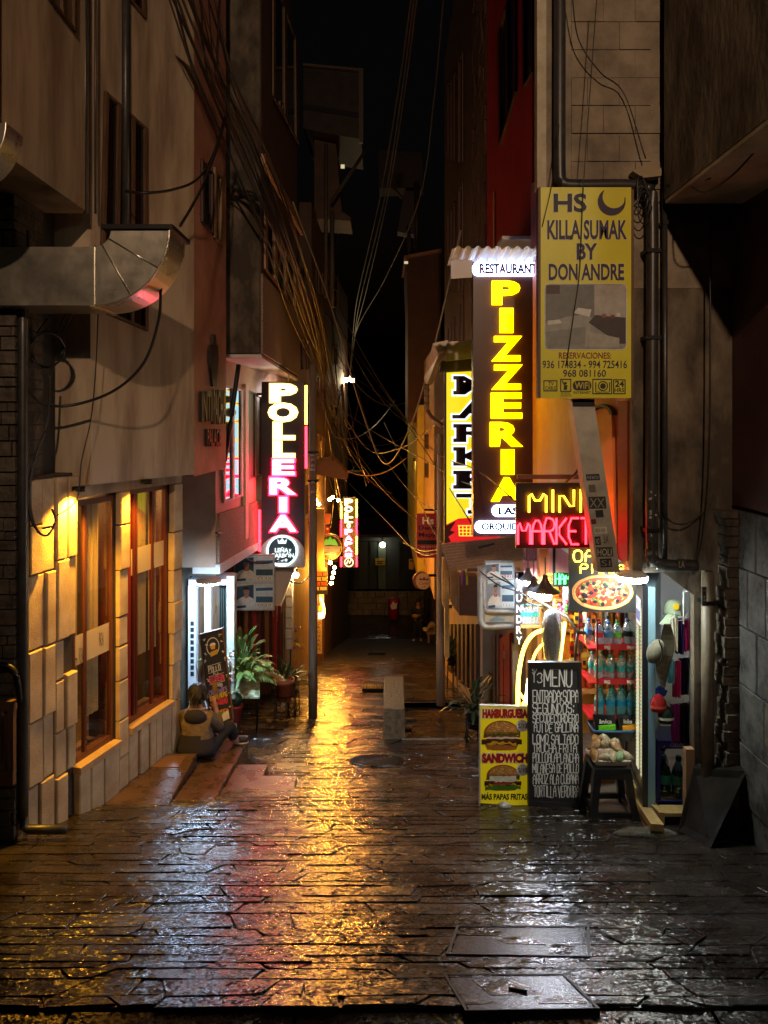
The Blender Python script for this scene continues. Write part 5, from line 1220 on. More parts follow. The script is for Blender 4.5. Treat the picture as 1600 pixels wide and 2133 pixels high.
for s, u0, v0, u1, v1, cc, wd in (('POLLO', .2, .37, .72, .43, '#c8c8c4', .02), ('A LA', .38, .445, .6, .47, '#b8b8b4', .012), ('BRASA', .2, .48, .82, .55, '#e05a78', .03), ('PAPAS', .3, .575, .72, .61, '#c8c0d8', .02), ('CROCANTES', .1, .625, .9, .675, '#a08ac8', .02), ('ENSALADAS', .12, .68, .88, .73, '#e0c030', .022), ('MOSTRITO', .14, .74, .86, .80, '#d03850', .024), ('CHAUFA', .25, .86, .85, .93, '#e09028', .026)):
    mb = MB(C(cc, .8))
    for st in mb.strokes(s, u0, v0, u1, v1, .006, .3):
        for (ax, ay), (bx, by) in zip(st, st[1:]):
            L_ = math.hypot((bx - ax) * 46, (by - ay) * 190) or 1; nx, ny = -(by - ay) * 190 / L_ * wd, (bx - ax) * 46 / L_ * wd * .24
            mb.flat(S_, [(ax + nx, ay + ny), (bx + nx, by + ny), (bx - nx, by - ny), (ax - nx, ay - ny)], .002)
    mb.build('chalk_line', t)
mb = MB(C('#d8d4cc', .8))
mb.ring(S_, .5, .16, .26, .29, .001, .0025, 24, .34)
mb.build('chalk_arch', t)
for u, v in ((.12, .06), (.2, .12), (.85, .05), (.9, .13), (.1, .22), (.88, .24), (.08, .3), (.92, .32), (.06, .5), (.94, .5), (.05, .66), (.95, .7), (.06, .8), (.94, .84)):
    mb = MB(C('#d8d4cc', .8))
    for k in range(3):
        a, b_ = u + R.uniform(-.05, .05), v + R.uniform(-.015, .015); mb.flat(S_, [(a, b_), (a + R.uniform(.02, .07), b_ + R.uniform(-.01, .01)), (a + .05, b_ + .012), (a - .01, b_ + .01)], .002)
    mb.build('chalk_doodle', t)
for a, b_, c, d in ((.16, .355, .78, .36), (.16, .435, .78, .44), (.16, .47, .86, .474), (.16, .56, .86, .564)):
    mb = MB(C('#d8d4cc', .8)); mb.flat(S_, [(a, b_), (c, b_ - .004), (c, d - .004), (a, d)], .002); mb.build('chalk_rule', t)
mb = MB(C('#e8e0d0', .8)); mb.ell(S_, .5, .14, .13, .02, .0035, 14); mb.use(C('#e0a030', .8)); mb.flat(S_, [(.38, .15), (.62, .15), (.58, .19), (.42, .19)], .004); mb.use(C('#c8a030')); mb.flat(S_, [(.36, .215), (.68, .2), (.68, .25), (.36, .265)], .003); mb.build('food_drawing', t)
mb = MB(C('#e0801c', .8)); mb.ell(S_, .24, .965, .22, .035, .003, 16); mb.ell(S_, .42, .93, .18, .03, .0035, 14); mb.use(C('#d8d0b8')); mb.flat(S_, [(.55, .9), (.85, .88), (.88, .97), (.58, .985)], .004); mb.use(C('#6a9a30')); mb.ell(S_, .5, .895, .12, .02, .0045, 10); mb.build('food_drawing', t)
# far black menu board and standing menu under the bulbs
f2 = FP(20.3); t = thing('hanging_menu', 'black hanging chalk menu with red and orange lines behind the left pole', 'sign', P(660, 1238, 20.3))
mb = MB(CB); mb.rect(f2, 640, 1168, 682, 1238, -.04, 0); mb.build('board', t)
for i, c in enumerate(('#c83a20', '#d8c8b0', '#c05a30', '#c8a040', '#b84a30', '#d0b890')):
    mb = MB(C(c)); mb.chalk('CEVICHE TRUCHA'[i:i + 9].strip(), f2, 661, 1173 + i * 10, 680, 1179 + i * 10, .01, .9, .3); mb.build('chalk_line', t)
f2 = FP(21.0); t = thing('standing_menu', 'pale standing menu with dark rows of letters below the glowing food counter', 'sign', P(652, 1373, 21))
mb = MB(C('#c8b080')); mb.rect(f2, 631, 1290, 671, 1362, -.05, 0); mb.build('board', t)
mb = MB(C('#5a3a20')); mb.rect(f2, 671, 1288, 675, 1374, -.06, .01); mb.rect(f2, 628, 1288, 631, 1374, -.06, .01); mb.build('frame', t)
mb = MB(C('#3a2416'))
for i, s in enumerate(('POLLO', 'SOPA', 'CALDO', 'CEVICHE', 'PIZZA', 'CAFE', 'ENSALADA')): mb.text(s, f2, 634, 1295 + i * 9, 668, 1301 + i * 9, .004)
mb.build('lettering', t)
f2 = FP(21.3); t = thing('food_counter', 'glowing yellow food counter under a red canopy beyond the left pole', 'counter', P(652, 1290, 21.3))
mb = MB(C('#8a2410')); mb.rect(f2, 628, 1208, 655, 1246, -.3, .05); mb.build('canopy', t)
mb = MB(E('counter_glow', (1, .52, .07), 1.4)); mb.rect(f2, 636, 1246, 672, 1290, -.5, -.45); mb.build('back_panel', t)
mb = MB()
for i in range(26):
    mb.use(C(R.choice(['#c83018', '#e0b020', '#f0e0b0', '#7a3a10', '#d07018']))); mb.ball(f2.pt(R.uniform(637, 664), R.choice([1262, 1274, 1286]) + R.uniform(-3, 2), -.2 + R.uniform(-.1, .1)), R.uniform(.04, .08), 7, 5)
mb.build('food_stack', t)
mb = MB(E('tube_yellow', (1, .66, .12), 9)); mb.tube(crom([f2.pt(x, y, 0) for x, y in ((667, 1244), (673, 1258), (675, 1275), (672, 1292))], 4), .03, 6); mb.build('neon_tube', t)
mb = MB(E('tube_white', (1, .85, .5), 6)); mb.rect(f2, 664, 1276, 673, 1288, 0, .03); mb.build('label_light', t)

# ------------------------------------------------------------------ the lit corner shop
shop = thing('corner_shop', 'brightly lit corner shop interior with white ceiling and cluttered back shelves', 'shop', (2, 7, -3.15))
WI = M('shop_white_wall', (.62, .66, .60), .5, c2=(.70, .73, .68), vs=4)
ZC = Z_(1197, YF)
mb = MB(WI); mb.box(1.6, 3.3, 5.95, 7.88, ZC + .005, ZC + .05); mb.build('ceiling', shop)
mb = MB(M('amber_back_wall', (.42, .24, .08), .6, c2=(.6, .36, .12), vs=5)); mb.box(1.45, 2.40, 7.80, 7.86, -3.5, ZC); mb.build('back_wall', shop)
mb = MB(WI); mb.box(2.40, 3.3, 7.2, 7.26, -3.3, ZC); mb.box(3.2, 3.26, 5.95, 7.2, -3.3, ZC); mb.build('side_wall', shop)
mb = MB(M('shop_floor', (.14, .11, .09), .4, c2=(.2, .16, .13), vs=8)); mb.solid([V((1.72, 6.1, -3.10)), V((3.3, 6.1, -3.10)), V((3.3, 7.85, -3.16)), V((1.5, 7.85, -3.16))], [V((1.72, 6.1, -3.6)), V((3.3, 6.1, -3.6)), V((3.3, 7.85, -3.6)), V((1.5, 7.85, -3.6))]); mb.build('floor', shop)
# back shelves with small goods
mb = MB(M('orange_shelf', (.55, .26, .07), .5))
for z in (-1.75, -2.05, -2.35, -2.65): mb.box(1.5, 2.36, 7.5, 7.8, z, z + .03)
mb.box(1.5, 1.54, 7.5, 7.8, -3.1, ZC); mb.box(2.1, 2.13, 7.5, 7.8, -3.1, ZC)
mb.build('shelving', shop)
goods = MB()
for z in (-1.72, -2.02, -2.32, -2.62):
    x = 1.55
    while x < 2.32:
        w_, h = R.uniform(.04, .1), R.uniform(.12, .24)
        goods.use(C(R.choice(['#c8781c', '#8a3a10', '#d8b050', '#e8dcc0', '#a8501c', '#5a3010', '#b03a1c', '#d8a030']), .35))
        yq = R.uniform(7.52, 7.6)
        if R.random() < .5: goods.box(x, x + w_, yq, yq + .1, z, z + h)
        else: goods.lathe((x + w_ / 2, yq + .05, z), [(w_ / 2, 0), (w_ / 2, h * .7), (w_ * .2, h * .85), (w_ * .2, h)], 8)
        x += w_ + .012
goods.build('shelf_goods', shop, kind='stuff')
# lights of the shop
q = P(1316, 1204, 5.72)
rl = thing('round_shop_lamp', 'round white shop lamp at the top of the corner opening', 'lamp', q + V((0, 0, .05)))
m_ = MB(PALEW); m_.lathe(q, [(0, .045), (.09, .045), (.11, .03), (.115, .018)], 20, capt=False, capb=False); m_.tube([q + V((0, .0, .04)), q + V((0, .1, .1))], .012, 6); m_.build('housing', rl)
m_ = MB(E('shop_white_lamp', (.90, 1, .93), 60)); m_.lathe(q, [(0, -.02), (.11, -.02), (.118, 0), (.115, .018), (0, .018)], 22); m_.build('diffuser', rl)
tl = thing('ceiling_tube', 'white tube lamp under the shop ceiling', 'lamp', (2.6, 6.5, ZC))
m_ = MB(E('shop_tube', (.85, 1, .92), 130)); m_.tube([V((2.35, 6.5, ZC - .03)), V((2.95, 6.5, ZC - .03))], .015, 8); m_.build('tube', tl)
m_ = MB(PALEW); m_.box(2.32, 2.98, 6.48, 6.52, ZC - .012, ZC + .004); m_.build('housing', tl)
t2 = thing('ceiling_tube', 'warm tube lamp hidden behind the pizza board over the back shelves', 'lamp', (1.9, 7.3, ZC))
m_ = MB(E('shop_warm_tube', (1, .72, .35), 60)); m_.tube([V((1.7, 7.3, ZC - .03)), V((2.2, 7.3, ZC - .03))], .015, 8); m_.build('tube', t2)
m_ = MB(PALEW); m_.box(1.67, 2.23, 7.28, 7.32, ZC - .012, ZC + .004); m_.build('housing', t2)
DARKL = M('grey_lamp_shade', (.10, .09, .085), .35, .4)
for i, (px, py, Y_, s, lab) in enumerate(((1100, 1207, 7.3, .8, 'grey bell lamp shade half hidden behind the black upright sign letters'), (1112, 1228, 7.0, .85, 'middle grey bell lamp shade with a bare white bulb below'), (1136, 1232, 6.8, 1.05, 'largest grey bell lamp shade hanging right of the other two'))):
    q = P(px, py, Y_)
    t = thing('pendant_lamp', lab, 'lamp', q, 'bell lamps at the shop door')
    k = .13 * s
    m_ = MB(DARKL); m_.lathe(q, [(k, 0), (k * .75, .018 * s), (k * .42, .05 * s), (k * .2, .1 * s), (k * .16, .14 * s)], 18, capb=False); m_.tube([q + V((0, 0, .13 * s)), q + V((0, 0, .3))], .006, 6); m_.build('shade', t)
    m_ = MB(E('shop_bulb', (.78, .86, 1), 150)); m_.lathe(q - V((0, 0, .075 * s)), [(0, 0), (.04 * s, .004), (.052 * s, .03), (.05 * s, .085 * s), (0, .085 * s)], 14); m_.build('bulb', t)
# neon arch and led strip
f2 = FP(7.0); t = thing('neon_arch', 'yellow neon double arch glowing behind the menu chalkboard', 'sign', P(1110, 1500, 7.0))
NA = E('arch_yellow', (1, .60, .05), 7)
m_ = MB(NA); m_.tube(crom([f2.pt(x, y, 0) for x, y in ((1080, 1500), (1079, 1440), (1082, 1395), (1092, 1350), (1110, 1322), (1136, 1311))], 5), .018, 8); m_.build('outer_tube', t)
m_ = MB(NA); m_.tube(crom([f2.pt(x, y, -.05) for x, y in ((1110, 1390), (1116, 1368), (1128, 1350), (1140, 1342))], 4), .012, 8); m_.build('inner_tube', t)
m_ = MB(E('flame_white', (1, .78, .35), 14)); m_.tube([f2.pt(1096, 1460, .02), f2.pt(1098, 1430, .02), f2.pt(1099, 1410, .02)], [.017, .015, .006], 8); m_.build('flame_tube', t)
m_ = MB(NA); m_.tube([f2.pt(1080, 1440, .0), f2.pt(1096, 1462, .0)], .012, 6); m_.tube([f2.pt(1094, 1462, .01), f2.pt(1094, 1480, .01)], .03, 8); m_.build('base_tube', t)
f2 = FP(6.9); t = thing('led_strip', 'upright yellow light strip right of the wrapped figure', 'lamp', P(1174, 1380, 6.9))
m_ = MB(E('led_yellow', (1, .68, .1), 8)); m_.tube([f2.pt(1177, 1296, 0), f2.pt(1166, 1380, 0)], .014, 6); m_.build('strip', t)
rail = thing('awning_arm', 'dark metal arm sloping down across the shop door', 'bar', P(1180, 1285, 6.8))
m_ = MB(C('#5a4a34', .4, .5)); m_.tube([P(1098, 1240, 7.2), P(1182, 1284, 6.8), P(1203, 1317, 6.7), P(1238, 1319, 6.7)], .016, 6); m_.build('arm', rail)
m_ = MB(C('#3a2a1a')); m_.tube([P(1203, 1317, 6.7), P(1198, 1380, 6.7)], .012, 6); m_.build('strut', rail)
post = thing('shop_door_post', 'grey painted post of the shop door under the black upright sign', 'post', P(1080, 1480, 7.4))
m_ = MB(C('#4a403c')); m_.rect(FP(7.42), 1068, 1343, 1080, 1500, -.06, 0); m_.build('post', post)
post2 = thing('shop_inner_post', 'white post left of the pizza board', 'post', P(1178, 1290, 7.2))
m_ = MB(PALEW); m_.rect(FP(7.25), 1174, 1218, 1182, 1290, -.03, 0); m_.build('post', post2)

# bottles
CLEAR = glass('clear_plastic', (.80, .90, .92), .25, .08, .22)
def bottle(loc, h, r, body, cap, label, lab, group):
    t = thing('drink_bottle', lab, 'bottle', loc, group)
    q = V(loc)
    m_ = MB(body); m_.lathe(q, [(r * .9, 0), (r, h * .04), (r, h * .30), (r * .93, h * .34), (r, h * .38), (r, h * .62), (r * .8, h * .74), (r * .38, h * .86), (r * .34, h * .92)], 12); m_.build('body', t)
    m_ = MB(cap); m_.lathe(q + V((0, 0, h * .91)), [(r * .42, 0), (r * .42, h * .08), (0, h * .08)], 10); m_.build('cap', t)
    m_ = MB(label); m_.lathe(q + V((0, 0, h * .40)), [(r * 1.015, 0), (r * 1.015, h * .2)], 12, capb=False, capt=False); m_.build('label', t)
    return t
YB = 6.55; X0, X1 = X_(1243, YB), X_(1323, YB)
rack = thing('drinks_rack', 'red wire drinks rack with three loaded shelves in the shop opening', 'rack', ((X0 + X1) / 2, YB, -3.1))
for i, (yt, yb) in enumerate(((1342, 1354), (1414, 1426), (1494, 1500))):
    z1, z0 = Z_(yt, YB), Z_(yb, YB)
    m_ = MB(M('rack_red', (.55, .012, .02), .35)); m_.box(X0, X1, YB, YB + .012, z0, z1); m_.solid([V((X0, YB, z0)), V((X0, YB + .012, z0)), V((X0 - .07, YB + .33, z0)), V((X0 - .07, YB + .32, z0))], [V((X0, YB, z1)), V((X0, YB + .012, z1)), V((X0 - .07, YB + .33, z1)), V((X0 - .07, YB + .32, z1))]); m_.box(X0 - .06, X1, YB + .013, YB + .33, z0, z0 + .012); so = m_.build('shelf', rack)
    if i < 2:
        m_ = MB(C('#f0e8e4')); fz = FP(YB)
        for x in (1259, 1306): m_.text('BIG', fz, x, yt + 2.5, x + 12, yb - 3, .004, 0, .05); m_.rect(fz, x + 6, yb - 2.5, x + 12, yb - 1.2, .001, .004)
        m_.build('lettering', so)
m_ = MB(C('#5a1010', .4)); 
for x, y_ in ((X0, YB), (X1 - .01, YB), (X0 - .07, YB + .32)): m_.box(x, x + .012, y_, y_ + .012, -3.1, Z_(1290, YB))
m_.build('upright', rack)
CAPR, CAPB, CAPG, CAPK, CAPT = C('#c01818', .4), C('#2a6ab8', .4), C('#3aa82a', .4), C('#101010', .4), C('#2aa8a0', .4)
kinds = [(CLEAR, CAPR, C('#d8304a', .35), 'clear bottle with red cap and red label on the top rack shelf'), (CLEAR, CAPB, C('#5aa0d8', .35), 'clear bottle with blue cap and blue label on the top rack shelf'), (CLEAR, CAPG, C('#7ac838', .35), 'clear bottle with green cap and green label on the top rack shelf'), (CLEAR, CAPK, C('#161616', .35), 'bottle with black cap and black label on the top rack shelf')]
z = Z_(1352, YB) + .004
protos = []
for i, (f, h) in enumerate(((.06, .215), (.30, .215), (.54, .205), (.80, .235))):
    k = kinds[i]; b_ = bottle((X0 + (X1 - X0) * f + .02, YB + .06, z), h, .036, k[0], k[1], k[2], k[3] + ', front row', 'bottles on the top rack shelf'); protos.append(b_)
for i, f in enumerate((-.08, .18, .42, .68, .95)): 
    b_ = dup(protos[(i * 3 + 1) % 4], (X0 + (X1 - X0) * f, YB + .16, z), kinds[(i * 3 + 1) % 4][3] + ', back row')
z = Z_(1424, YB) + .004
bm_ = bottle((X0 + .03, YB + .06, z), .22, .036, CLEAR, CAPT, C('#38b0a8', .35), 'clear water bottle with teal label on the middle rack shelf', 'water bottles on the middle rack shelf')
for f, yy in ((.36, .06), (.66, .06), (.92, .06), (.0, .17), (.25, .17), (.5, .17), (.8, .17)): dup(bm_, (X0 + (X1 - X0) * f + .01, YB + yy, z))
z = Z_(1498, YB) + .004
TEALW = glass('teal_water', (.30, .75, .78), .25, .08, .25)
bt_ = bottle((X0 + .035, YB + .06, z), .24, .04, TEALW, CAPT, C('#1c8ab0', .35), 'teal water bottle on the lowest rack shelf above the basket', 'teal water bottles on the lowest rack shelf')
for f, yy in ((.38, .06), (.66, .06), (.93, .06), (.2, .17), (.55, .17), (.8, .17)): dup(bt_, (X0 + (X1 - X0) * f + .01, YB + yy, z))
# pack of bottles high on the left shelf
YL = 7.3; zz = Z_(1303, YL)
sh = thing('wall_shelf', 'orange wall shelf carrying plastic wrapped water bottles at the shop door', 'shelf', P(1110, 1305, YL + .1)); m_ = MB(MC['orange_shelf']); m_.box(X_(1086, YL), X_(1128, YL), YL, YL + .3, zz - .025, zz - .002); m_.build('board', sh)
m_ = MB(MC['orange_shelf']); m_.box(X_(1125, YL), X_(1128, YL), YL, YL + .3, zz, zz + .36); m_.build('side', sh)
bp_ = bottle((X_(1092, YL), YL + .06, zz), .19, .026, CLEAR, CAPT, C('#38b0a8', .35), 'small water bottle on the orange wall shelf', 'small water bottles on the orange wall shelf')
for f in (1099.5, 1107, 1114.5, 1122): dup(bp_, (X_(f, YL), YL + .06, zz))
# wrapped figure and flowers
t = thing('wrapped_figure', 'dark figure in clear plastic wrap above the chalkboard', 'figurine', P(1150, 1385, 6.75)); q = P(1150, 1380, 6.75)
m_ = MB(C('#10242a', .3)); m_.lathe(q, [(.03, 0), (.055, .06), (.07, .16), (.075, .26), (.06, .34), (.045, .38), (.03, .41), (.035, .44), (.0, .46)], 10); m_.build('figure', t)
m_ = MB(CLEAR); m_.lathe(q - V((0, 0, .01)), [(.05, 0), (.075, .06), (.088, .2), (.09, .34), (.07, .44), (.02, .48)], 10); m_.build('wrap', t)
t = thing('flower_bunch', 'small bunch of pink and yellow flowers behind the wrapped figure', 'flowers', P(1166, 1290, 7.1)); q = P(1166, 1268, 7.1)
m_ = MB()
for i in range(16): m_.use(C(R.choice(['#d8486a', '#e8a8b8', '#e8d8c0', '#d8b030', '#3a6a1c']))); m_.ball(q + V((R.uniform(-.06, .06), R.uniform(-.04, .04), R.uniform(-.06, .07))), .02, 6, 4)
m_.tube([q - V((0, 0, .2)), q], .02, 6); m_.build('bouquet', t)
# basket, snack bags, tray and stool
YK = 6.4; bk = thing('blue_basket', 'dark wire basket with a blue rim holding snack bags', 'basket', P(1270, 1545, YK))
xa, xb = X_(1238, YK), X_(1322, YK); za, zb = Z_(1545, YK), Z_(1524, YK)
m_ = MB(C('#1a1c20', .4)); m_.solid([V((xa + .02, YK + .02, za)), V((xb - .02, YK + .02, za)), V((xb - .02, YK + .2, za)), V((xa + .02, YK + .2, za))], [V((xa, YK, zb)), V((xb, YK, zb)), V((xb, YK + .22, zb)), V((xa, YK + .22, zb))]); m_.build('basket', bk)
m_ = MB(C('#3a6a98', .35)); m_.tube([V((xa, YK, zb)), V((xb, YK, zb)), V((xb, YK + .22, zb)), V((xa, YK + .22, zb)), V((xa, YK, zb))], .01, 6); m_.build('rim', bk)
for px0, px1, cc, lab in ((1238, 1284, '#6ad020', 'black snack bag with a bright green band in the blue basket'), (1288, 1326, '#e8a010', 'black snack bag with a yellow band in the blue basket')):
    t = thing('snack_bag', lab, 'snack bag', P((px0 + px1) / 2, 1526, YK + .04), 'snack bags in the blue basket'); fz = FP(YK + .03)
    m_ = MB(C('#0e0e12', .22)); m_.solid([fz.pt(px0 + 3, 1526, .02), fz.pt(px1 - 3, 1526, .02), fz.pt(px1 - 3, 1526, -.05), fz.pt(px0 + 3, 1526, -.05)], [fz.pt(px0, 1492, -.03), fz.pt(px1, 1494, -.03), fz.pt(px1, 1494, -.05), fz.pt(px0, 1492, -.05)]); bo = m_.build('bag', t)
    m_ = MB(C(cc, .35)); m_.prism(fz, [(px0 + 8, 1511), (px1 - 3, 1508), (px1 - 3, 1518), (px0 + 8, 1520)], .001, .022); m_.use(C('#d8d4cc')).text('Inka', fz, px0 + 10, 1497, px1 - 10, 1506, .016, 0, .02); m_.build('print', t)
st = thing('plastic_stool', 'black plastic stool with four flared legs at the shop front', 'stool', P(1266, 1707, 6.08))
c = Gp(1266, 1696); sx = c.x; sy = c.y; g0 = Gz(sy); sz = Z_(1593, 6.08)
m_ = MB(BLK); m_.solid([V((sx - .145, sy - .145, sz - .035)), V((sx + .145, sy - .145, sz - .035)), V((sx + .145, sy + .145, sz - .035)), V((sx - .145, sy + .145, sz - .035))], [V((sx - .14, sy - .14, sz)), V((sx + .14, sy - .14, sz)), V((sx + .14, sy + .14, sz)), V((sx - .14, sy + .14, sz))]); m_.build('seat', st)
for ax in (-1, 1):
    for ay in (-1, 1):
        m_ = MB(BLK); gz = Gz(sy + ay * .18)
        def ringq(k, z, w_): return [V((sx + ax * k - w_, sy + ay * k - w_, z)), V((sx + ax * k + w_, sy + ay * k - w_, z)), V((sx + ax * k + w_, sy + ay * k + w_, z)), V((sx + ax * k - w_, sy + ay * k + w_, z))]
        m_.solid(ringq(.118, sz - .036, .03), ringq(.145, sz - .25, .027)); m_.solid(ringq(.145, sz - .25, .027), ringq(.165, gz + .02, .03)); m_.solid(ringq(.166, gz + .02, .036), ringq(.168, gz, .036)); m_.build('leg', st)
for k in (-1, 1):
    m_ = MB(BLK); m_.box(sx - .13, sx + .13, sy + k * .155 - .012, sy + k * .155 + .012, sz - .37, sz - .33); m_.build('brace', st); m_ = MB(BLK); m_.box(sx + k * .155 - .012, sx + k * .155 + .012, sy - .13, sy + .13, sz - .37, sz - .33); m_.build('brace', st); m_ = MB(BLK); m_.box(sx - .10, sx + .10, sy + k * .135 - .01, sy + k * .135 + .01, sz - .08, sz - .036); m_.build('apron', st)
tr = thing('serving_tray', 'white metal tray of wrapped pastries on the black stool', 'tray', (sx, sy, sz))
m_ = MB(C('#c8c0b0', .35)); m_.solid([V((sx - .11, sy - .09, sz + .003)), V((sx + .11, sy - .09, sz + .003)), V((sx + .11, sy + .09, sz + .003)), V((sx - .11, sy + .09, sz + .003))], [V((sx - .15, sy - .12, sz + .05)), V((sx + .15, sy - .12, sz + .05)), V((sx + .15, sy + .12, sz + .05)), V((sx - .15, sy + .12, sz + .05))]); m_.build('tray', tr)
PAST = M('wrapped_pastry', (.20, .08, .02), .25, c2=(.42, .27, .11), vs=22, bump=.8, bs=60); PAST2 = M('pale_wrapped_pastry', (.26, .19, .08), .22, c2=(.48, .42, .28), vs=20, bump=.8, bs=60); PAST3 = M('green_wrapped_pastry', (.08, .22, .08), .25, c2=(.36, .42, .24), vs=20, bump=.8, bs=60)
def pastry(mt, name='wrapped_pastry'):
    m_ = MB(mt); m_.ball((0, 0, 0), (.062, .036, .032), 12, 8)
    m_.v = [v * (1 + R.uniform(-.2, .16)) for v in m_.v]; return m_
prs = []
for i, (dx, dy, dz, k) in enumerate(((-.12, -.06, .075, 0), (-.05, -.08, .07, 1), (.02, -.08, .07, 1), (.07, -.08, .075, 2), (.125, -.06, .075, 1), (-.1, .02, .12, 0), (-.02, .01, .13, 1), (.06, .0, .12, 0), (.0, .06, .15, 1), (-.07, .07, .14, 0), (.08, .07, .12, 1))):
    if i < 4 and k == len(prs):
        o = pastry((PAST, PAST2, PAST3)[k]).build('wrapped_pastry'); prs.append(o)
    else:
        o = prs[min(k, len(prs) - 1)].copy(); COL.objects.link(o)
    o.location = (sx + dx, sy + dy, sz + dz); o.rotation_euler = (R.uniform(-.6, .6), R.uniform(-.5, .5), R.uniform(0, 3))
    lab = ('brown pastry in crinkled clear wrap on the white tray', 'pale pastry in crinkled clear wrap on the white tray', 'pastry with a green wrapper on the white tray')[min(k, len(prs) - 1)]
    tag(o, lab, 'pastry', 'wrapped pastries on the tray')
bx = thing('wooden_crate', 'small wooden crate behind the black stool', 'crate', (sx + .05, sy + .55, Gz(sy + .5))); zq = Gz(sy + .55)
m_ = MB(C('#8a5a20')); m_.box(sx - .14, sx + .2, sy + .5, sy + .52, zq, zq + .28); m_.box(sx - .14, sx + .2, sy + .53, sy + .75, zq + .26, zq + .28); m_.build('panel', bx)
cb = thing('clear_bag', 'clear plastic bag hanging behind the stool legs', 'bag', (sx + .06, sy + .42, sz - .1)); m_ = MB(glass('milky_bag', (.8, .8, .78), .3, .2)); m_.lathe((sx + .06, sy + .42, sz - .28), [(.02, 0), (.08, .04), (.09, .12), (.05, .2), (.02, .26)], 9); m_.build('bag', cb)
# snack packets hanging below the pizza board
PKC = ['#c86a14', '#d8b020', '#a82418', '#e0d0a0', '#7a3a12']
pk0 = {}
for i in range(22):
    px, py, Yq = 1192 + (i % 6) * 9 + R.uniform(-2, 2), 1290 + (i // 6) * 30 + R.uniform(-4, 4), 6.95 + R.uniform(-.1, .15)
    c = PKC[i % 5]; q = P(px, py, Yq)
    if c not in pk0:
        t = thing('snack_packet', {'#c86a14': 'orange snack packet', '#d8b020': 'yellow snack packet', '#a82418': 'red snack packet', '#e0d0a0': 'cream snack packet', '#7a3a12': 'brown snack packet'}[c] + ' hanging below the pizza board', 'snack', q, 'snack packets below the pizza board')
        m_ = MB(C(c, .25)); m_.solid([q + V((-.022, 0, -.05)), q + V((.022, 0, -.05)), q + V((.02, .0, .05)), q + V((-.02, 0, .05))], [q + V((-.02, .02, -.045)), q + V((.02, .02, -.045)), q + V((.018, .012, .045)), q + V((-.018, .012, .045))]); m_.build('packet', t)
        m_ = MB(C(R.choice(['#f0e8d0', '#2a1a10', '#d8d020']), .3)); m_.poly([q + V((-.014, -.002, -.02)), q + V((.014, -.002, -.02)), q + V((.014, -.002, .02)), q + V((-.014, -.002, .02))]); m_.build('print', t); pk0[c] = t
    else: dup(pk0[c], q)
# fridge
fr = thing('drinks_fridge', 'tall blue grey glass door fridge with bright columns of lights', 'fridge', P(1345, 1700, 6.1))
A0, A1 = V((2.02, 5.92)), V((2.15, 6.75))   # door face runs back into the shop
FD = Pl((2.155, 6.82), (2.035, 5.98)); zt, zb_ = Z_(1222, 5.98), Z_(1690, 5.98)
LF = FD.L
m_ = MB(M('fridge_steel_blue', (.16, .27, .33), .35, .2)); m_.solid([V((2.055, 5.98, zb_)), V((2.105, 5.96, zb_)), V((2.45, 6.80, zb_)), V((2.175, 6.83, zb_))], [V((2.055, 5.98, zt)), V((2.105, 5.96, zt)), V((2.45, 6.80, zt)), V((2.175, 6.83, zt))]); m_.build('cabinet', fr)
m_ = MB(C('#1a1c20', .3)); m_.uzbox(FD, 0, LF, zb_, zb_ + .1, -.02, .02); m_.uzbox(FD, LF - .04, LF, zb_ + .1, zt, -.02, .02); m_.uzbox(FD, 0, .05, zb_ + .1, zt, -.02, .02); m_.uzbox(FD, .05, LF - .04, zt - .13, zt, -.02, .02); dd = m_.build('door_frame', fr)
m_ = MB(C('#d8d8dc')); m_.uzbox(FD, LF - .26, LF - .08, zt - .33, zt - .12, .021, .024); m_.use(C('#3a4a8a')); m_.uzbox(FD, LF - .24, LF - .1, zt - .3, zt - .22, .024, .026); m_.build('label', fr)
m_ = MB(M('fridge_interior', (.12, .14, .10), .4)); m_.uzbox(FD, .05, LF - .04, zb_ + .1, zt - .13, -.018, -.006); m_.build('interior', fr)
LEDM = E('fridge_led', (1, .95, .6), .8)
for u in (LF - .14, LF - .33):
    m_ = MB(LEDM)
    z = zb_ + .2
    while z < zt - .2: m_.uzbox(FD, u - .045, u - .008, z, z + .018, -.004, .004); m_.uzbox(FD, u + .008, u + .045, z, z + .018, -.004, .004); z += .03
    m_.build('light_column', fr)
m_ = MB(GLASS); m_.uzbox(FD, .05, LF - .04, zb_ + .1, zt - .13, .010, .014); m_.build('glass_door', fr)
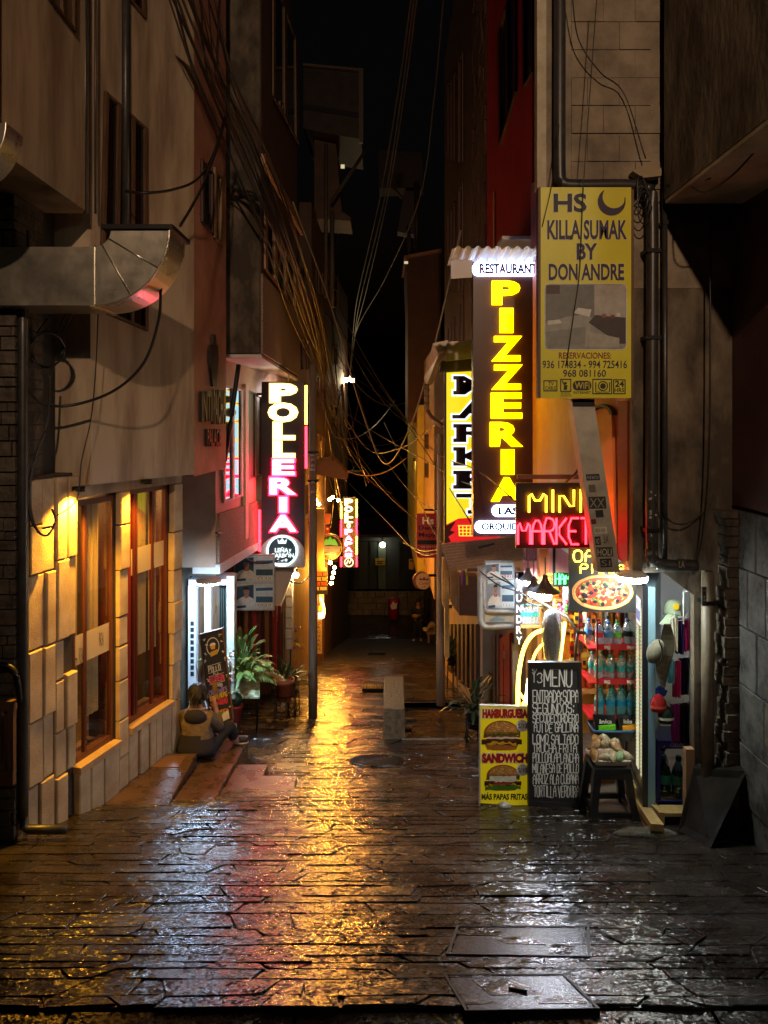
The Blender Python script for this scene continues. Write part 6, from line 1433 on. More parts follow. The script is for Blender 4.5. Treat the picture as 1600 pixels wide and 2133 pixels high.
# pallets
for pts, lab in (([(1300, 1632), (1318, 1630), (1358, 1712), (1354, 1722)], 'yellowish wooden pallet edge left of the fridge foot'), ([(1362, 1690), (1374, 1684), (1428, 1706), (1420, 1722)], 'yellowish wooden pallet below the blue bottle display')):
    t = thing('pallet', lab, 'pallet', Gp(*pts[3]))
    PLT = M('pallet_wood', (.36, .24, .08), .6, c2=(.5, .35, .14), vs=7, stretch=(3, 3, 3), bump=.3)
    if 'left' in lab:
        a, b_ = Gp(1306, 1640, .1), Gp(1356, 1716, .1)
        m_ = MB(PLT); d = (b_ - a); nrm = V((d.y, -d.x, 0)).normalized() * .09
        for z0, z1 in ((-.1, -.07), (-.05, -.0)): m_.solid([a + V((0, 0, z0)), b_ + V((0, 0, z0)), b_ + nrm * -1 + V((0, 0, z0)), a - nrm + V((0, 0, z0))], [a + V((0, 0, z1)), b_ + V((0, 0, z1)), b_ - nrm + V((0, 0, z1)), a - nrm + V((0, 0, z1))])
        m_.build('plank', t)
        m_ = MB(C('#3a260c')); m_.solid([a + V((0, 0, -.07)), b_ + V((0, 0, -.07)), b_ - nrm * .8 + V((0, 0, -.07)), a - nrm * .8 + V((0, 0, -.07))], [a + V((0, 0, -.05)), b_ + V((0, 0, -.05)), b_ - nrm * .8 + V((0, 0, -.05)), a - nrm * .8 + V((0, 0, -.05))]); m_.build('runner', t)
    else:
        x0, x1 = X_(1368, 5.9), X_(1440, 5.9); z = Gz(5.9)
        m_ = MB(PLT)
        for k in range(4): m_.box(x0 + .04, x1, 5.85 + k * .17, 5.98 + k * .17, z + .075, z + .1)
        m_.solid([V((x0, 5.84, z + .02)), V((x0 + .04, 5.84, z + .02)), V((x0 - .04, 6.5, z + .02)), V((x0 - .08, 6.5, z + .02))], [V((x0, 5.84, z + .11)), V((x0 + .04, 5.84, z + .11)), V((x0 - .04, 6.5, z + .11)), V((x0 - .08, 6.5, z + .11))]); m_.build('plank', t)
        m_ = MB(C('#2a1c0a')); m_.box(x0 + .05, x1 - .02, 5.9, 6.4, z - .03, z + .074); m_.build('runner', t)
# blue display of big bottles
YD = 6.02; fz = FP(YD)
bd_ = thing('bottle_display', 'dark blue display stand with pale lettering holding big water bottles', 'display', P(1405, 1690, YD))
BLU = M('display_blue', (.03, .025, .20), .4)
x0, x1 = X_(1370, YD), X_(1436, YD)
for yt, yb in ((1543, 1560), (1668, 1690)):
    m_ = MB(BLU); m_.box(x0, x1, YD, YD + .02, Z_(yb, YD), Z_(yt, YD)); m_.box(x0, x1, YD + .02, YD + .4, Z_(yb, YD), Z_(yb, YD) + .02); so = m_.build('tray', bd_)
    m_ = MB(C('#b0b4d8')); m_.text('CIELO', fz, 1396, (yt + yb) / 2 - 3, 1422, (yt + yb) / 2 + 4, .003); m_.flat(fz, [(1381, (yt + yb) / 2 + 4), (1386, (yt + yb) / 2), (1384, (yt + yb) / 2 + 5)], .003); m_.build('lettering', so)
for xx in (x0, x1 - .03):
    m_ = MB(BLU); m_.box(xx, xx + .03, YD + .02, YD + .06, Z_(1690, YD) + .02, Z_(1543, YD)); m_.build('upright', bd_)
bb = bottle((x0 + .10, YD + .14, Z_(1690, YD) + .022), .36, .055, glass('deep_teal_water', (.25, .45, .47), .25, .06), C('#1a3a5a', .4), C('#2a8a80', .35), 'big water bottle in the dark blue display stand', 'big bottles in the blue display')
dup(bb, (x0 + .21, YD + .12, Z_(1690, YD) + .022)); dup(bb, (x0 + .15, YD + .3, Z_(1690, YD) + .022))
# garment rack with hats
YR = 5.98
rk = thing('garment_rack', 'white wire rack with hooks hung with hats and small garments in the opening', 'rack', P(1425, 1560, YR))
m_ = MB(C('#d8dcd8', .35)); m_.tube([P(1426, 1232, YR), P(1438, 1232, YR), P(1438, 1560, YR)], .007, 6); m_.tube([P(1424, 1232, YR), P(1424, 1300, YR)], .006, 6)
for y in (1290, 1368, 1462): m_.tube([P(1438, y, YR), P(1398, y + 4, YR), P(1396, y - 2, YR)], .004, 5)
m_.build('wire_frame', rk)
def garment(px, y0, y1, w_, c, lab, yd=0, name='garment'):
    w_ *= 1.35
    t = thing(name, lab, 'garment', P(px, y1, YR + yd), 'packed garments on the rack'); n = 7
    m_ = MB(M('cloth_' + c.strip('#'), lin(c), .38, c2=tuple(v * 1.6 + .01 for v in lin(c)), vs=20, stretch=(3, 3, .5), bump=.5, bs=25))
    a = [P(px - w_ / 2 + w_ * i / n, y0 + R.uniform(-1, 1), YR + yd + .012 * math.sin(i * 2.1)) for i in range(n + 1)]; b_ = [P(px - w_ * .42 + w_ * .84 * i / n, y1 + R.uniform(-3, 3), YR + yd + .02 * math.sin(i * 1.7)) for i in range(n + 1)]
    for i in range(n):
        m_.poly([a[i], a[i + 1], b_[i + 1], b_[i]]); m_.poly([a[i] + V((0, .03, 0)), a[i + 1] + V((0, .03, 0)), b_[i + 1] + V((0, .03, 0)), b_[i] + V((0, .03, 0))])
    m_.poly([a[0], b_[0], b_[0] + V((0, .03, 0)), a[0] + V((0, .03, 0))]); m_.poly([a[n], b_[n], b_[n] + V((0, .03, 0)), a[n] + V((0, .03, 0))]); m_.build('cloth', t)
    m_ = MB(C('#d0d4d0', .3)); m_.tube([P(px - w_ * .4, y0, YR + yd), P(px, y0 - 6, YR + yd), P(px + w_ * .4, y0, YR + yd)], .004, 5); m_.tube([P(px, y0 - 6, YR + yd), P(px, y0 - 11, YR + yd)], .003, 5); m_.build('hanger', t)
for a in ((1405, 1288, 1356, 13, '#b8b4a0', 'pale plastic wrapped garment at the top left of the rack'), (1417, 1290, 1362, 14, '#1c1440', 'dark purple garment in the middle of the top rack row', .02), (1431, 1290, 1356, 14, '#8a1a4a', 'crimson garment at the right of the top rack row', .03), (1399, 1374, 1424, 11, '#5ab0c0', 'pale turquoise garment on the middle rack row'), (1411, 1378, 1452, 13, '#a82a62', 'pink garment on the middle rack row'), (1427, 1372, 1446, 14, '#160e2a', 'black violet garment on the middle rack row', .03), (1408, 1468, 1546, 13, '#8a2a80', 'long magenta pouch on the lowest rack row'), (1426, 1466, 1548, 18, '#15090c', 'black garment on the lowest rack row', .03)): garment(*a)
t = thing('light_cap', 'pale green baseball cap with a yellow emblem above the garments', 'hat', P(1395, 1290, 6.1)); q = P(1404, 1272, 6.1)
m_ = MB(M('pale_green_felt', (.24, .30, .20), .8, c2=(.3, .36, .26), vs=9)); m_.lathe(q, [(.085, -.03), (.085, .0), (.075, .05), (.05, .08), (.0, .09)], 14, sy=.7); m_.build('crown', t)
m_ = MB(MC['pale_green_felt']); m_.solid([P(1392, 1278, 6.04), P(1374, 1300, 6.0), P(1396, 1302, 5.98), P(1410, 1290, 6.0)], [P(1392, 1276, 6.05), P(1374, 1298, 6.01), P(1396, 1300, 5.99), P(1410, 1288, 6.01)]); m_.build('brim', t)
m_ = MB(C('#e0b81c')); m_.ell(FP(6.03), 1409, 1264, 6, 7, 0, 10, d0=-.01); m_.build('emblem', t)
t = thing('sun_hat', 'wide drooping khaki sun hat hanging below the cap', 'hat', P(1382, 1420, 5.9)); 
KH = M('khaki_felt', (.07, .065, .04), .8, c2=(.13, .12, .08), vs=8, bump=.4); q = P(1376, 1370, 5.88)
m_ = MB(KH)
cols_ = []
for i in range(13):
    f = i / 12; y = 1300 + f * 132; x = 1392 - 8 * f + 3 * math.sin(f * 6); wd = 17 * math.sin(math.pi * min(.97, f * .9 + .08)) + 3
    cols_.append((P(x - wd, y, 5.86 + .04 * math.sin(f * 5)), P(x + wd * .7, y, 5.93)))
for (a, b_), (c_, d) in zip(cols_, cols_[1:]):
    m_.poly([a, b_, d, c_]); m_.poly([a + V((0, .012, 0)), b_ + V((0, .012, 0)), d + V((0, .012, 0)), c_ + V((0, .012, 0))])
m_.build('brim', t)
m_ = MB(KH); m_.ball(P(1366, 1357, 5.87), (.068, .06, .092), 14, 9); m_.v = [v + V((.25 * (v.z - P(1366, 1357, 5.87).z), 0, 0)) for v in m_.v]; m_.build('crown', t)
m_ = MB(C('#1c1810')); m_.tube(crom([P(1372, 1332, 5.80), P(1380, 1356, 5.80), P(1374, 1384, 5.80)], 4), .006, 6); m_.build('band', t)
for cx, cy, c, lab in ((1372, 1464, '#a81c1c', 'red knitted hat below the khaki sun hat'), (1387, 1488, '#10281e', 'dark green striped knitted hat beside the red one')):
    t = thing('knitted_hat', lab, 'hat', P(cx, cy + 20, 5.92)); m_ = MB(M('knit_' + c.strip('#'), lin(c), .9, bump=1, bs=160)); 
    m_.lathe(P(cx, cy + 18, 5.92), [(.05, 0), (.062, .03), (.058, .08), (.035, .12), (.0, .14)], 12, sy=.6); m_.build('crown', t)
    m_ = MB(C('#c8d0c0' if c[1] == '1' else '#d8503a')); m_.lathe(P(cx, cy + 10, 5.92), [(.064, 0), (.064, .02)], 12, sy=.62, capb=False, capt=False); m_.build('stripe', t)
t = thing('blue_bag', 'crinkled blue plastic bag tucked beside the fridge above the hats', 'bag', P(1374, 1450, 5.98)); m_ = MB(C('#2a4aa8', .25)); m_.ball(P(1376, 1442, 5.98), (.05, .03, .045), 8, 6); m_.v = [v + V((R.uniform(-.01, .01),) * 3) for v in m_.v]; m_.build('bag', t)
# slate slab leaning by the wall, rubble at its foot
t = thing('slate_slab', 'broken dark slate slab leaning against the shop corner', 'slab', Gp(1470, 1760))
DSL = M('leaning_slate', (.006, .005, .004), .8, c2=(.018, .014, .011), vs=6, spec=.15, bump=.5, bs=30)
m_ = MB(DSL); qa, qb, qc, qd = Gp(1414, 1730), Gp(1480, 1768), P(1556, 1606, 5.5), P(1446, 1600, 5.74)
off = V((.02, .05, .012)); m_.solid([qa, qb, qc, qd], [p + off for p in (qa, qb, qc, qd)]); m_.build('slab', t)
t = thing('slate_offcut', 'second slate piece propped behind the leaning slab', 'slab', Gp(1500, 1700)); m_ = MB(DSL); m_.solid([P(1444, 1600, 5.74), P(1535, 1607, 5.70), P(1530, 1700, 5.6), P(1440, 1690, 5.7)], [P(1444, 1600, 5.77), P(1535, 1607, 5.73), P(1530, 1700, 5.63), P(1440, 1690, 5.73)]); m_.build('slab', t)
t = thing('rubble_patch', 'low lump of rough pale mortar on the paving before the pallets', 'mortar', Gp(1345, 1735)); q = Gp(1345, 1738)
m_ = MB(M('pale_mortar', (.045, .04, .028), .8, c2=(.10, .09, .065), vs=14, bump=1, bs=50)); m_.ball(q, (.24, .10, .05), 22, 9); m_.v = [v + V((0, 0, -.23 * (v.y - q.y))) + V((R.uniform(-.012, .012), R.uniform(-.01, .01), R.uniform(-.008, .008))) for v in m_.v]; m_.build('mortar', t)

# ------------------------------------------------------------------ awning, poles, covers, parapet
aw = thing('timber_awning', 'tan corrugated awning sheet drooping below the market and pizzeria signs', 'awning', P(1000, 1150, 8.6))
m_ = MB(M('weathered_tan_sheet', (.34, .20, .09), .6, c2=(.50, .32, .16), vs=6, stretch=(1, 6, 6), bump=.2)); n = 36
ca, cb2, cc_, cd_ = P(917, 1132, 9.3), P(1092, 1117, 8.3), P(1099, 1162, 7.85), P(936, 1187, 8.7)
up_ = V((.1, -.3, 1)).normalized(); gr_ = []
for i in range(n + 1):
    f = i / n; o_ = up_ * (.018 * (1 if (i // 2) % 2 else -1)); l_ = ca.lerp(cd_, f) + o_; r_ = cb2.lerp(cc_, f) + o_; gr_.append([l_.lerp(r_, k / 4) for k in range(5)])
for i in range(n):
    for k in range(4):
        a, b_, c_, d = gr_[i][k], gr_[i][k + 1], gr_[i + 1][k + 1], gr_[i + 1][k]; m_.poly([a, b_, c_, d]); m_.poly([p - up_ * .006 for p in (a, b_, c_, d)])
m_.build('sheet', aw)
m_ = MB(BROWN); m_.tube([P(975, 1187, 8.4), P(1082, 1186, 8.0)], .02, 6); m_.build('rail', aw)
m_ = MB(C('#1a1410')); m_.prism(Pl((.6, 8.2), (1.6, 8.0)), [(996, 1138), (1030, 1130), (1031, 1134), (998, 1143)], .0, .02); m_.build('patch', aw)
for cx, c in ((962, '#9a4a8a'), (967, '#2a3a8a'), (973, '#c8b030')):
    t = thing('hanging_ribbon', {'#9a4a8a': 'purple ribbon hanging under the tan awning', '#2a3a8a': 'blue ribbon hanging under the tan awning', '#c8b030': 'yellow ribbon hanging under the tan awning'}[c], 'ribbon', P(cx, 1188, 8.6)); m_ = MB(C(c)); m_.rect(FP(8.6), cx - 2, 1188, cx + 2, 1218, -.004, 0); m_.build('ribbon', t)
POLE = M('weathered_pole_wood', (.12, .08, .055), .75, c2=(.22, .16, .11), vs=5, stretch=(5, 5, .4), bump=.5, bs=20)
def pole(px, base, top, w_, lab, mt=POLE, Y=None):
    q = Gp(px, base) if Y is None else P(px, base, Y)
    t = thing('utility_pole', lab, 'pole', q, 'wooden utility poles'); Y = q.y; r = w_ / 2 / 1600 * Y; zt_ = Z_(top, Y)
    m_ = MB(mt); m_.lathe((q.x, q.y, 0), [(r * 1.05, q.z - .05), (r, q.z + 1), (r * .92, (q.z + zt_) / 2), (r * .85, zt_)], 14); m_.build('shaft', t); return t, q, zt_
t, q, zt_ = pole(652, 1490, 760, 18, 'dark weathered pole with insulators standing before the grill sign')
for y in (948, 958, 970, 978, 1005, 1025):
    m_ = MB(C('#8a8a90', .3)); m_.lathe(P(652, y, q.y - .11), [(.02, -.02), (.035, -.01), (.02, 0), (.03, .012), (.012, .02)], 10); m_.build('insulator', t)
m_ = MB(IRON); m_.rect(FP(q.y - .1), 641, 1000, 663, 1004, -.2, .0); m_.build('strap', t); m_ = MB(IRON); m_.rect(FP(q.y - .1), 641, 940, 663, 944, -.2, .0); m_.build('strap', t)
pole(918, 1462, 905, 18, 'tan wooden pole standing before the red hostel sign', M('tan_pole_wood', (.26, .17, .10), .7, c2=(.36, .25, .16), vs=5, stretch=(5, 5, .4), bump=.4, bs=20))
t, q, zt_ = pole(709, 1311, 850, 10, 'far pole carrying the small fried chicken sign and a tangle of wires', M('tan_pole_wood', (.26, .17, .10), .7), Y=33.0)
m_ = MB(C('#8a7a68')); m_.tube([P(655, 965, 25), P(716, 955, 32.6)], .06, 6); m_.tube([P(655, 983, 25), P(758, 983, 32.6)], .07, 6); m_.build('crossarm', t)
pbk = thing('concrete_parapet', 'stubby pale concrete parapet block standing in the middle of the alley', 'parapet', (.13, 10, -4))
m_ = MB(M('wet_concrete', (.07, .052, .03), .35, c2=(.22, .17, .09), vs=14, r2=.7, bump=1, bs=40, bd=.03)); zt_ = -3.51
m_.solid([V((-.015, 9.42, -4.6)), V((.265, 9.42, -4.6)), V((.285, 10.63, -4.6)), V((-.01, 10.63, -4.6))], [V((-.005, 9.43, zt_ - .012)), V((.255, 9.43, zt_ - .012)), V((.275, 10.62, zt_ - .012)), V((.0, 10.62, zt_ - .012))])
m_.solid([V((-.005, 9.43, zt_ - .012)), V((.255, 9.43, zt_ - .012)), V((.275, 10.62, zt_ - .012)), V((.0, 10.62, zt_ - .012))], [V((.005, 9.445, zt_)), V((.245, 9.445, zt_)), V((.265, 10.61, zt_)), V((.01, 10.61, zt_))]); m_.build('block', pbk)
LID = M('cover_stone', (.03, .021, .018), .27, c2=(.055, .04, .034), vs=7, bump=.35, bs=60, bd=.006)
def cover(name, quad, lab, slot=True, mt=None, h=.005):
    c_ = [Gp(x, y, h) for x, y in quad]; ctr = sum(c_, V((0, 0, 0))) / 4
    t = thing(name, lab, 'cover', ctr - V((0, 0, h)), 'access covers set in the paving')
    mt = mt or LID; m_ = MB(IRON); dn = V((0, 0, -.05))
    out = [ctr + (p - ctr) * 1.06 for p in c_]
    for i in range(4): m_.solid([out[i], out[(i + 1) % 4], ctr + (c_[(i + 1) % 4] - ctr) * 1.012, ctr + (c_[i] - ctr) * 1.012], [p + dn for p in (out[i], out[(i + 1) % 4], ctr + (c_[(i + 1) % 4] - ctr) * 1.012, ctr + (c_[i] - ctr) * 1.012)])
    m_.build('frame', t)
    m_ = MB(mt); ins = [ctr + (p - ctr) * .985 + V((0, 0, -.004)) for p in c_]; m_.solid(ins, [p + dn for p in ins]); m_.build('lid', t)
    if slot:
        m_ = MB(IRON); a = ctr + (c_[0] - ctr) * .12; b_ = ctr + (c_[2] - ctr) * .12; m_.tube([a + V((0, 0, .001)), b_ + V((0, 0, .001))], .008, 6); m_.build('lifting_bar', t)
    return t
cover('manhole_cover', [(932, 2030), (1172, 2030), (1240, 2098), (976, 2102)], 'square stone cover with a lifting bar nearest the kerb')
cover('manhole_cover', [(958, 1930), (1220, 1930), (1222, 1990), (938, 1985)], 'wide dark stone cover behind the nearest square one', False)
cover('meter_cover', [(576, 1588), (634, 1586), (644, 1608), (578, 1606)], 'small pale cover beside the left steps', False, MC['step_inlay'])
for qd, lab in (([(754, 1424), (796, 1424), (798, 1434), (756, 1434)], 'slotted drain grate beside the concrete parapet'), ([(766, 1355), (800, 1355), (802, 1360), (768, 1360)], 'far slotted drain grate in the alley')):
    t = cover('drain_grate', qd, lab, False, C('#050505')); 
    m_ = MB(IRON)
    for i in range(8):
        f = (i + .5) / 8; a = Gp(qd[0][0] + (qd[1][0] - qd[0][0]) * f, qd[0][1], .006); b_ = Gp(qd[3][0] + (qd[2][0] - qd[3][0]) * f, qd[2][1], .014); m_.tube([a, b_], .01, 5)
    m_.build('bar', t)
q = Gp(785, 1583, .012); t = thing('round_manhole', 'round ribbed iron manhole cover in the crazy paving', 'cover', q, 'access covers set in the paving')
m_ = MB(STONE); m_.lathe(q, [(.0, -.03), (.29, -.03), (.29, 0), (0, 0)], 30); m_.v = [v + V((0, 0, -.23 * (v.y - q.y))) for v in m_.v]; m_.build('lid', t)
m_ = MB(M('wet_iron_rib', (.06, .045, .03), .35, .3))
for i in range(-9, 10):
    for dr in (1, -1):
        u = i * .03; L_ = math.sqrt(max(0, .28 ** 2 - u * u))
        if L_ > .03:
            s45 = .7071; a = V((q.x + (u - L_) * s45, q.y + dr * (u + L_) * s45, 0)); b_ = V((q.x + (u + L_) * s45, q.y + dr * (u - L_) * s45, 0))
            for p in (a, b_): p.z = q.z - .23 * (p.y - q.y) + .002
            m_.tube([a, b_], .004, 4)
m_.build('rib', t)
t = thing('red_bin', 'red rubbish bin with a white emblem at the far stone wall', 'bin', P(820, 1284, 37.5)); q = P(820, 1288, 37.5)
m_ = MB(C('#a81410', .45)); m_.lathe(q, [(.24, 0), (.29, .9), (.3, .95), (.0, 1.0)], 14); m_.build('body', t); m_ = MB(C('#e0d0c0')); fz = FP(37.1); m_.flat(fz, [(813, 1262), (819, 1252), (824, 1258), (828, 1254), (826, 1268), (816, 1270)], 0); m_.build('emblem', t)

# ------------------------------------------------------------------ plants, tray stand
LEAF = M('leaf_green', (.045, .10, .018), .42, c2=(.12, .20, .04), vs=5)
LEAF2 = M('dark_leaf_green', (.015, .04, .012), .4, c2=(.04, .08, .02), vs=5)
LEAF3 = M('yellow_green_frond', (.10, .15, .025), .45, c2=(.20, .26, .06), vs=5)
TERRA = M('terracotta', (.30, .075, .035), .5, c2=(.38, .11, .05), vs=8)
def blade(mb, base, d, L, w_, droop=.5, n=5, fold=.15):
    d = V(d).normalized(); side = d.cross(V((0, 0, 1)))
    side = side.normalized() if side.length > .01 else V((1, 0, 0)); p = V(base); ring = []
    for i in range(n + 1):
        f = i / n; ww = w_ * math.sin(math.pi * min(.98, .12 + f * .86)); ring.append((p - side * ww + V((0, 0, ww * fold)), p.copy(), p + side * ww + V((0, 0, ww * fold))))
        d = (d + V((0, 0, -droop / n))).normalized(); p = p + d * (L / n)
    for a, b_ in zip(ring, ring[1:]): mb.poly([a[0], a[1], b_[1], b_[0]]); mb.poly([a[1], a[2], b_[2], b_[1]])
def pot(t, q, r, h, mt=TERRA):
    m_ = MB(mt); m_.lathe(q, [(r * .72, 0), (r * .95, h * .82), (r * 1.06, h * .84), (r * 1.06, h), (r * .92, h), (r * .9, h * .9), (0, h * .88)], 18); m_.build('pot', t)
# tray stand with the big plants
tb = thing('tray_stand', 'folding stand with a printed picnic tray top and black wire legs', 'stand', Gp(510, 1522)); YT = 9.75; f2 = FP(YT)
m_ = MB(M('tray_print', (.10, .16, .05), .35, c2=(.62, .55, .42), vs=9, ramp=(.42, .6))); m_.solid([P(478, 1412, 10.1), P(541, 1412, 10.1), P(541, 1452, 9.6), P(478, 1452, 9.6)], [p + V((0, 0, -.02)) for p in (P(478, 1412, 10.1), P(541, 1412, 10.1), P(541, 1452, 9.6), P(478, 1452, 9.6))]); m_.build('tray_top', tb)
m_ = MB(C('#c8d0d4')); m_.tube([P(478, 1410, 10.1), P(541, 1410, 10.1)], .02, 6); m_.build('rim', tb)
for pts in ([(538, 1448, 9.65), (535, 1524, 9.95)], [(482, 1450, 9.65), (480, 1515, 9.8)], [(540, 1415, 10.1), (536, 1490, 10.4)]):
    m_ = MB(IRON); m_.tube([P(*p) for p in pts], .014, 6); m_.build('leg', tb)
m_ = MB(IRON); m_.tube([P(480, 1488, 9.75), P(537, 1488, 9.8)], .012, 6)
for x in range(488, 535, 9): m_.tube([P(x, 1452, 9.68), P(x, 1488, 9.78)], .006, 5)
m_.build('wire_side', tb)
t = thing('potted_palm', 'bushy yellow green palm with broad leaves above the printed tray', 'plant', P(508, 1410, 9.95)); q = P(508, 1412, 9.95)
m_ = MB(LEAF3)
for i in range(42):
    a = R.uniform(0, 6.28); e = R.uniform(.35, 1.35); d = V((math.cos(a) * math.cos(e), math.sin(a) * math.cos(e) * .6, math.sin(e)))
    L_ = R.uniform(.3, .5); p = q + V((R.uniform(-.08, .08), R.uniform(-.05, .05), R.uniform(.0, .08))); side = d.cross(V((0, 0, 1))).normalized()
    for k in range(9):
        f = .25 + .75 * k / 8; c_ = p + d * L_ * f + V((0, 0, -.18 * f * f * L_ / .4))
        for s_ in (-1, 1): blade(m_, c_, d * .8 + side * s_ * .9 + V((0, 0, -.1)), .16 * (1.15 - f * .6), .012, .9, 3)
m_.build('fronds', t)
m_ = MB(LEAF)
for i in range(52):
    a = R.uniform(0, 6.28); e = R.uniform(.15, 1.4); d = V((math.cos(a) * math.cos(e), math.sin(a) * math.cos(e) * .6, math.sin(e))); st_ = q + V((R.uniform(-.1, .1), R.uniform(-.06, .06), R.uniform(.0, .22)))
    p2 = st_ + d * R.uniform(.12, .36); m_.tube([st_, p2], .004, 4); blade(m_, p2, d, R.uniform(.18, .30), R.uniform(.028, .046), 1.1)
m_.build('broad_leaves', t)
m_ = MB(TERRA); m_.lathe(q - V((0, 0, .02)), [(.09, 0), (.11, .1), (0, .1)], 12); m_.build('pot', t)
t = thing('small_pot', 'small red flower pot under the printed tray', 'pot', P(491, 1500, 9.5)); pot(t, P(491, 1502, 9.5), .085, .2, C('#8a1c10', .35)); m_ = MB(C('#16301c', .4)); m_.lathe(P(491, 1468, 9.5), [(.05, 0), (.085, .04), (.08, .1), (.03, .15)], 12); m_.use(C('#c8d8c8')).ell(FP(9.41), 486, 1452, 4, 5, 0, 12, d0=-.01); m_.build('bottle_lid', t)
t = thing('flower_trail', 'white and pink flowers trailing at the left of the palm', 'flowers', P(480, 1420, 9.4)); m_ = MB()
for i in range(40): m_.use(C(R.choice(['#e8e4d8', '#e8b8c8', '#d8c8d8', '#d8b860']))); m_.ball(P(R.uniform(474, 487), R.uniform(1358, 1425), 9.4 + R.uniform(-.05, .05)), .014, 5, 4)
m_.use(LEAF2).tube([P(480, 1430, 9.42), P(479, 1358, 9.42)], .008, 5); m_.build('flowers', t)
def stand_plant(px, base, potw, pot_y0, pot_y1, lab, leaf, kind, Y=None, dark=False):
    q = Gp(px, base) if Y is None else P(px, base, Y); Y = q.y
    t = thing('potted_plant', lab, 'plant', q)
    r = potw / 2 / 1600 * Y; z0, z1 = Z_(pot_y1, Y), Z_(pot_y0, Y)
    pot(t, V((q.x, q.y, z0)), r, z1 - z0, TERRA if not dark else C('#241c1a'))
    m_ = MB(IRON)
    for k in range(5):
        a = k * 1.257; m_.tube([V((q.x + r * .95 * math.cos(a), q.y + r * .95 * math.sin(a), z0 + .07)), V((q.x + r * 1.15 * math.cos(a), q.y + r * 1.15 * math.sin(a), Gz(q.y + r * math.sin(a))))], .008, 5)
        b_ = a + 1.257
        for f in (.35, .7):
            zz = z0 + (q.z - z0) * f; m_.tube(crom([V((q.x + r * 1.05 * math.cos(a), q.y + r * 1.05 * math.sin(a), zz)), V((q.x + r * .8 * math.cos((a + b_) / 2), q.y + r * .8 * math.sin((a + b_) / 2), zz - .06)), V((q.x + r * 1.05 * math.cos(b_), q.y + r * 1.05 * math.sin(b_), zz))], 4), .006, 4)
    m_.tube([V((q.x + r * math.cos(k * .5236), q.y + r * math.sin(k * .5236), z0 + .08)) for k in range(13)], .008, 5); m_.build('wire_stand', t)
    m_ = MB(leaf); top = V((q.x, q.y, z1 - .01))
    if kind == 'snake':
        for i in range(20):
            a = R.uniform(0, 6.28); e = R.uniform(.75, 1.45); blade(m_, top + V((R.uniform(-.06, .06), R.uniform(-.06, .06), 0)), (math.cos(a) * math.cos(e), math.sin(a) * math.cos(e), math.sin(e)), R.uniform(.25, .45), R.uniform(.014, .024), R.choice([.1, .2, 1.2]))
    else:
        for i in range(80):
            a = R.uniform(0, 6.28); e = R.uniform(-.1, 1.4); d = V((math.cos(a) * math.cos(e), math.sin(a) * math.cos(e), math.sin(e))); p2 = top + d * R.uniform(.05, kind); m_.tube([top, p2], .003, 3); blade(m_, p2, d + V((0, 0, R.uniform(-.5, .3))), R.uniform(.1, .18), R.uniform(.014, .03), .9)
    m_.build('leaves', t)
stand_plant(592, 1496, 42, 1414, 1458, 'terracotta pot with spiky leaves on a black wire stand beside the left pole', LEAF2, 'snake')
stand_plant(611, 1485, 24, 1420, 1450, 'dark leafy plant half behind the spiky terracotta pot', LEAF2, .22)
stand_plant(990, 1545, 42, 1475, 1515, 'dark bushy plant in a black pot on the right behind the hamburger board', LEAF2, .34, Y=9.3, dark=True)
stand_plant(941, 1395, 20, 1362, 1385, 'small dark plant in a maroon pot right of the tan pole', LEAF2, .3, Y=15.0, dark=True)
t = thing('leaning_stake', 'thin cane with a purple and yellow flower spike left of the left pole', 'plant', Gp(604, 1450)); q = Gp(604, 1450); m_ = MB(BROWN); m_.tube([q, P(606, 1310, q.y), P(602, 1280, q.y)], .012, 5); m_.build('stem', t)
m_ = MB()
for i in range(18): m_.use(C(R.choice(['#5a1a6a', '#8a2a7a', '#b8a020', '#2a4a14']))); m_.ball(P(R.uniform(608, 632), R.uniform(1305, 1350), q.y + .1), .022, 5, 4)
m_.build('flowers', t)

# ------------------------------------------------------------------ people
SKIN = M('brown_skin', (.30, .15, .09), .55, c2=(.36, .19, .12), vs=12); HAIR = M('black_hair', (.006, .005, .005), .55, bump=.8, bs=120)
def finger_set(J, Ed, wrist, d, up, L=.075, r=.007):
    """palm, four unequal curled fingers and a thumb from the side, appended to a skin skeleton"""
    d = V(d).normalized(); up = V(up).normalized(); s = d.cross(up).normalized(); palm = len(J); J.append((V(J[wrist][0]) + d * .045, .022)); Ed.append((wrist, palm))
    for k, (o, l) in enumerate(((-1.4, .82), (-.5, 1), (.45, .95), (1.3, .75))):
        i = len(J); b_ = V(J[palm][0]) + d * .03 + s * o * .013; J.append((b_, r * 1.15)); J.append((b_ + (d * .6 - up * .5).normalized() * L * l * .5, r)); J.append((b_ + (d * .6 - up * .5).normalized() * L * l * .5 + (d * .1 - up).normalized() * L * l * .4, r * .85)); Ed += [(palm, i), (i, i + 1), (i + 1, i + 2)]
    i = len(J); b_ = V(J[wrist][0]) + d * .02 - s * .024; J.append((b_, r * 1.3)); J.append((b_ + (d * .7 - s * .6).normalized() * L * .55, r)); Ed += [(wrist, i), (i, i + 1)]
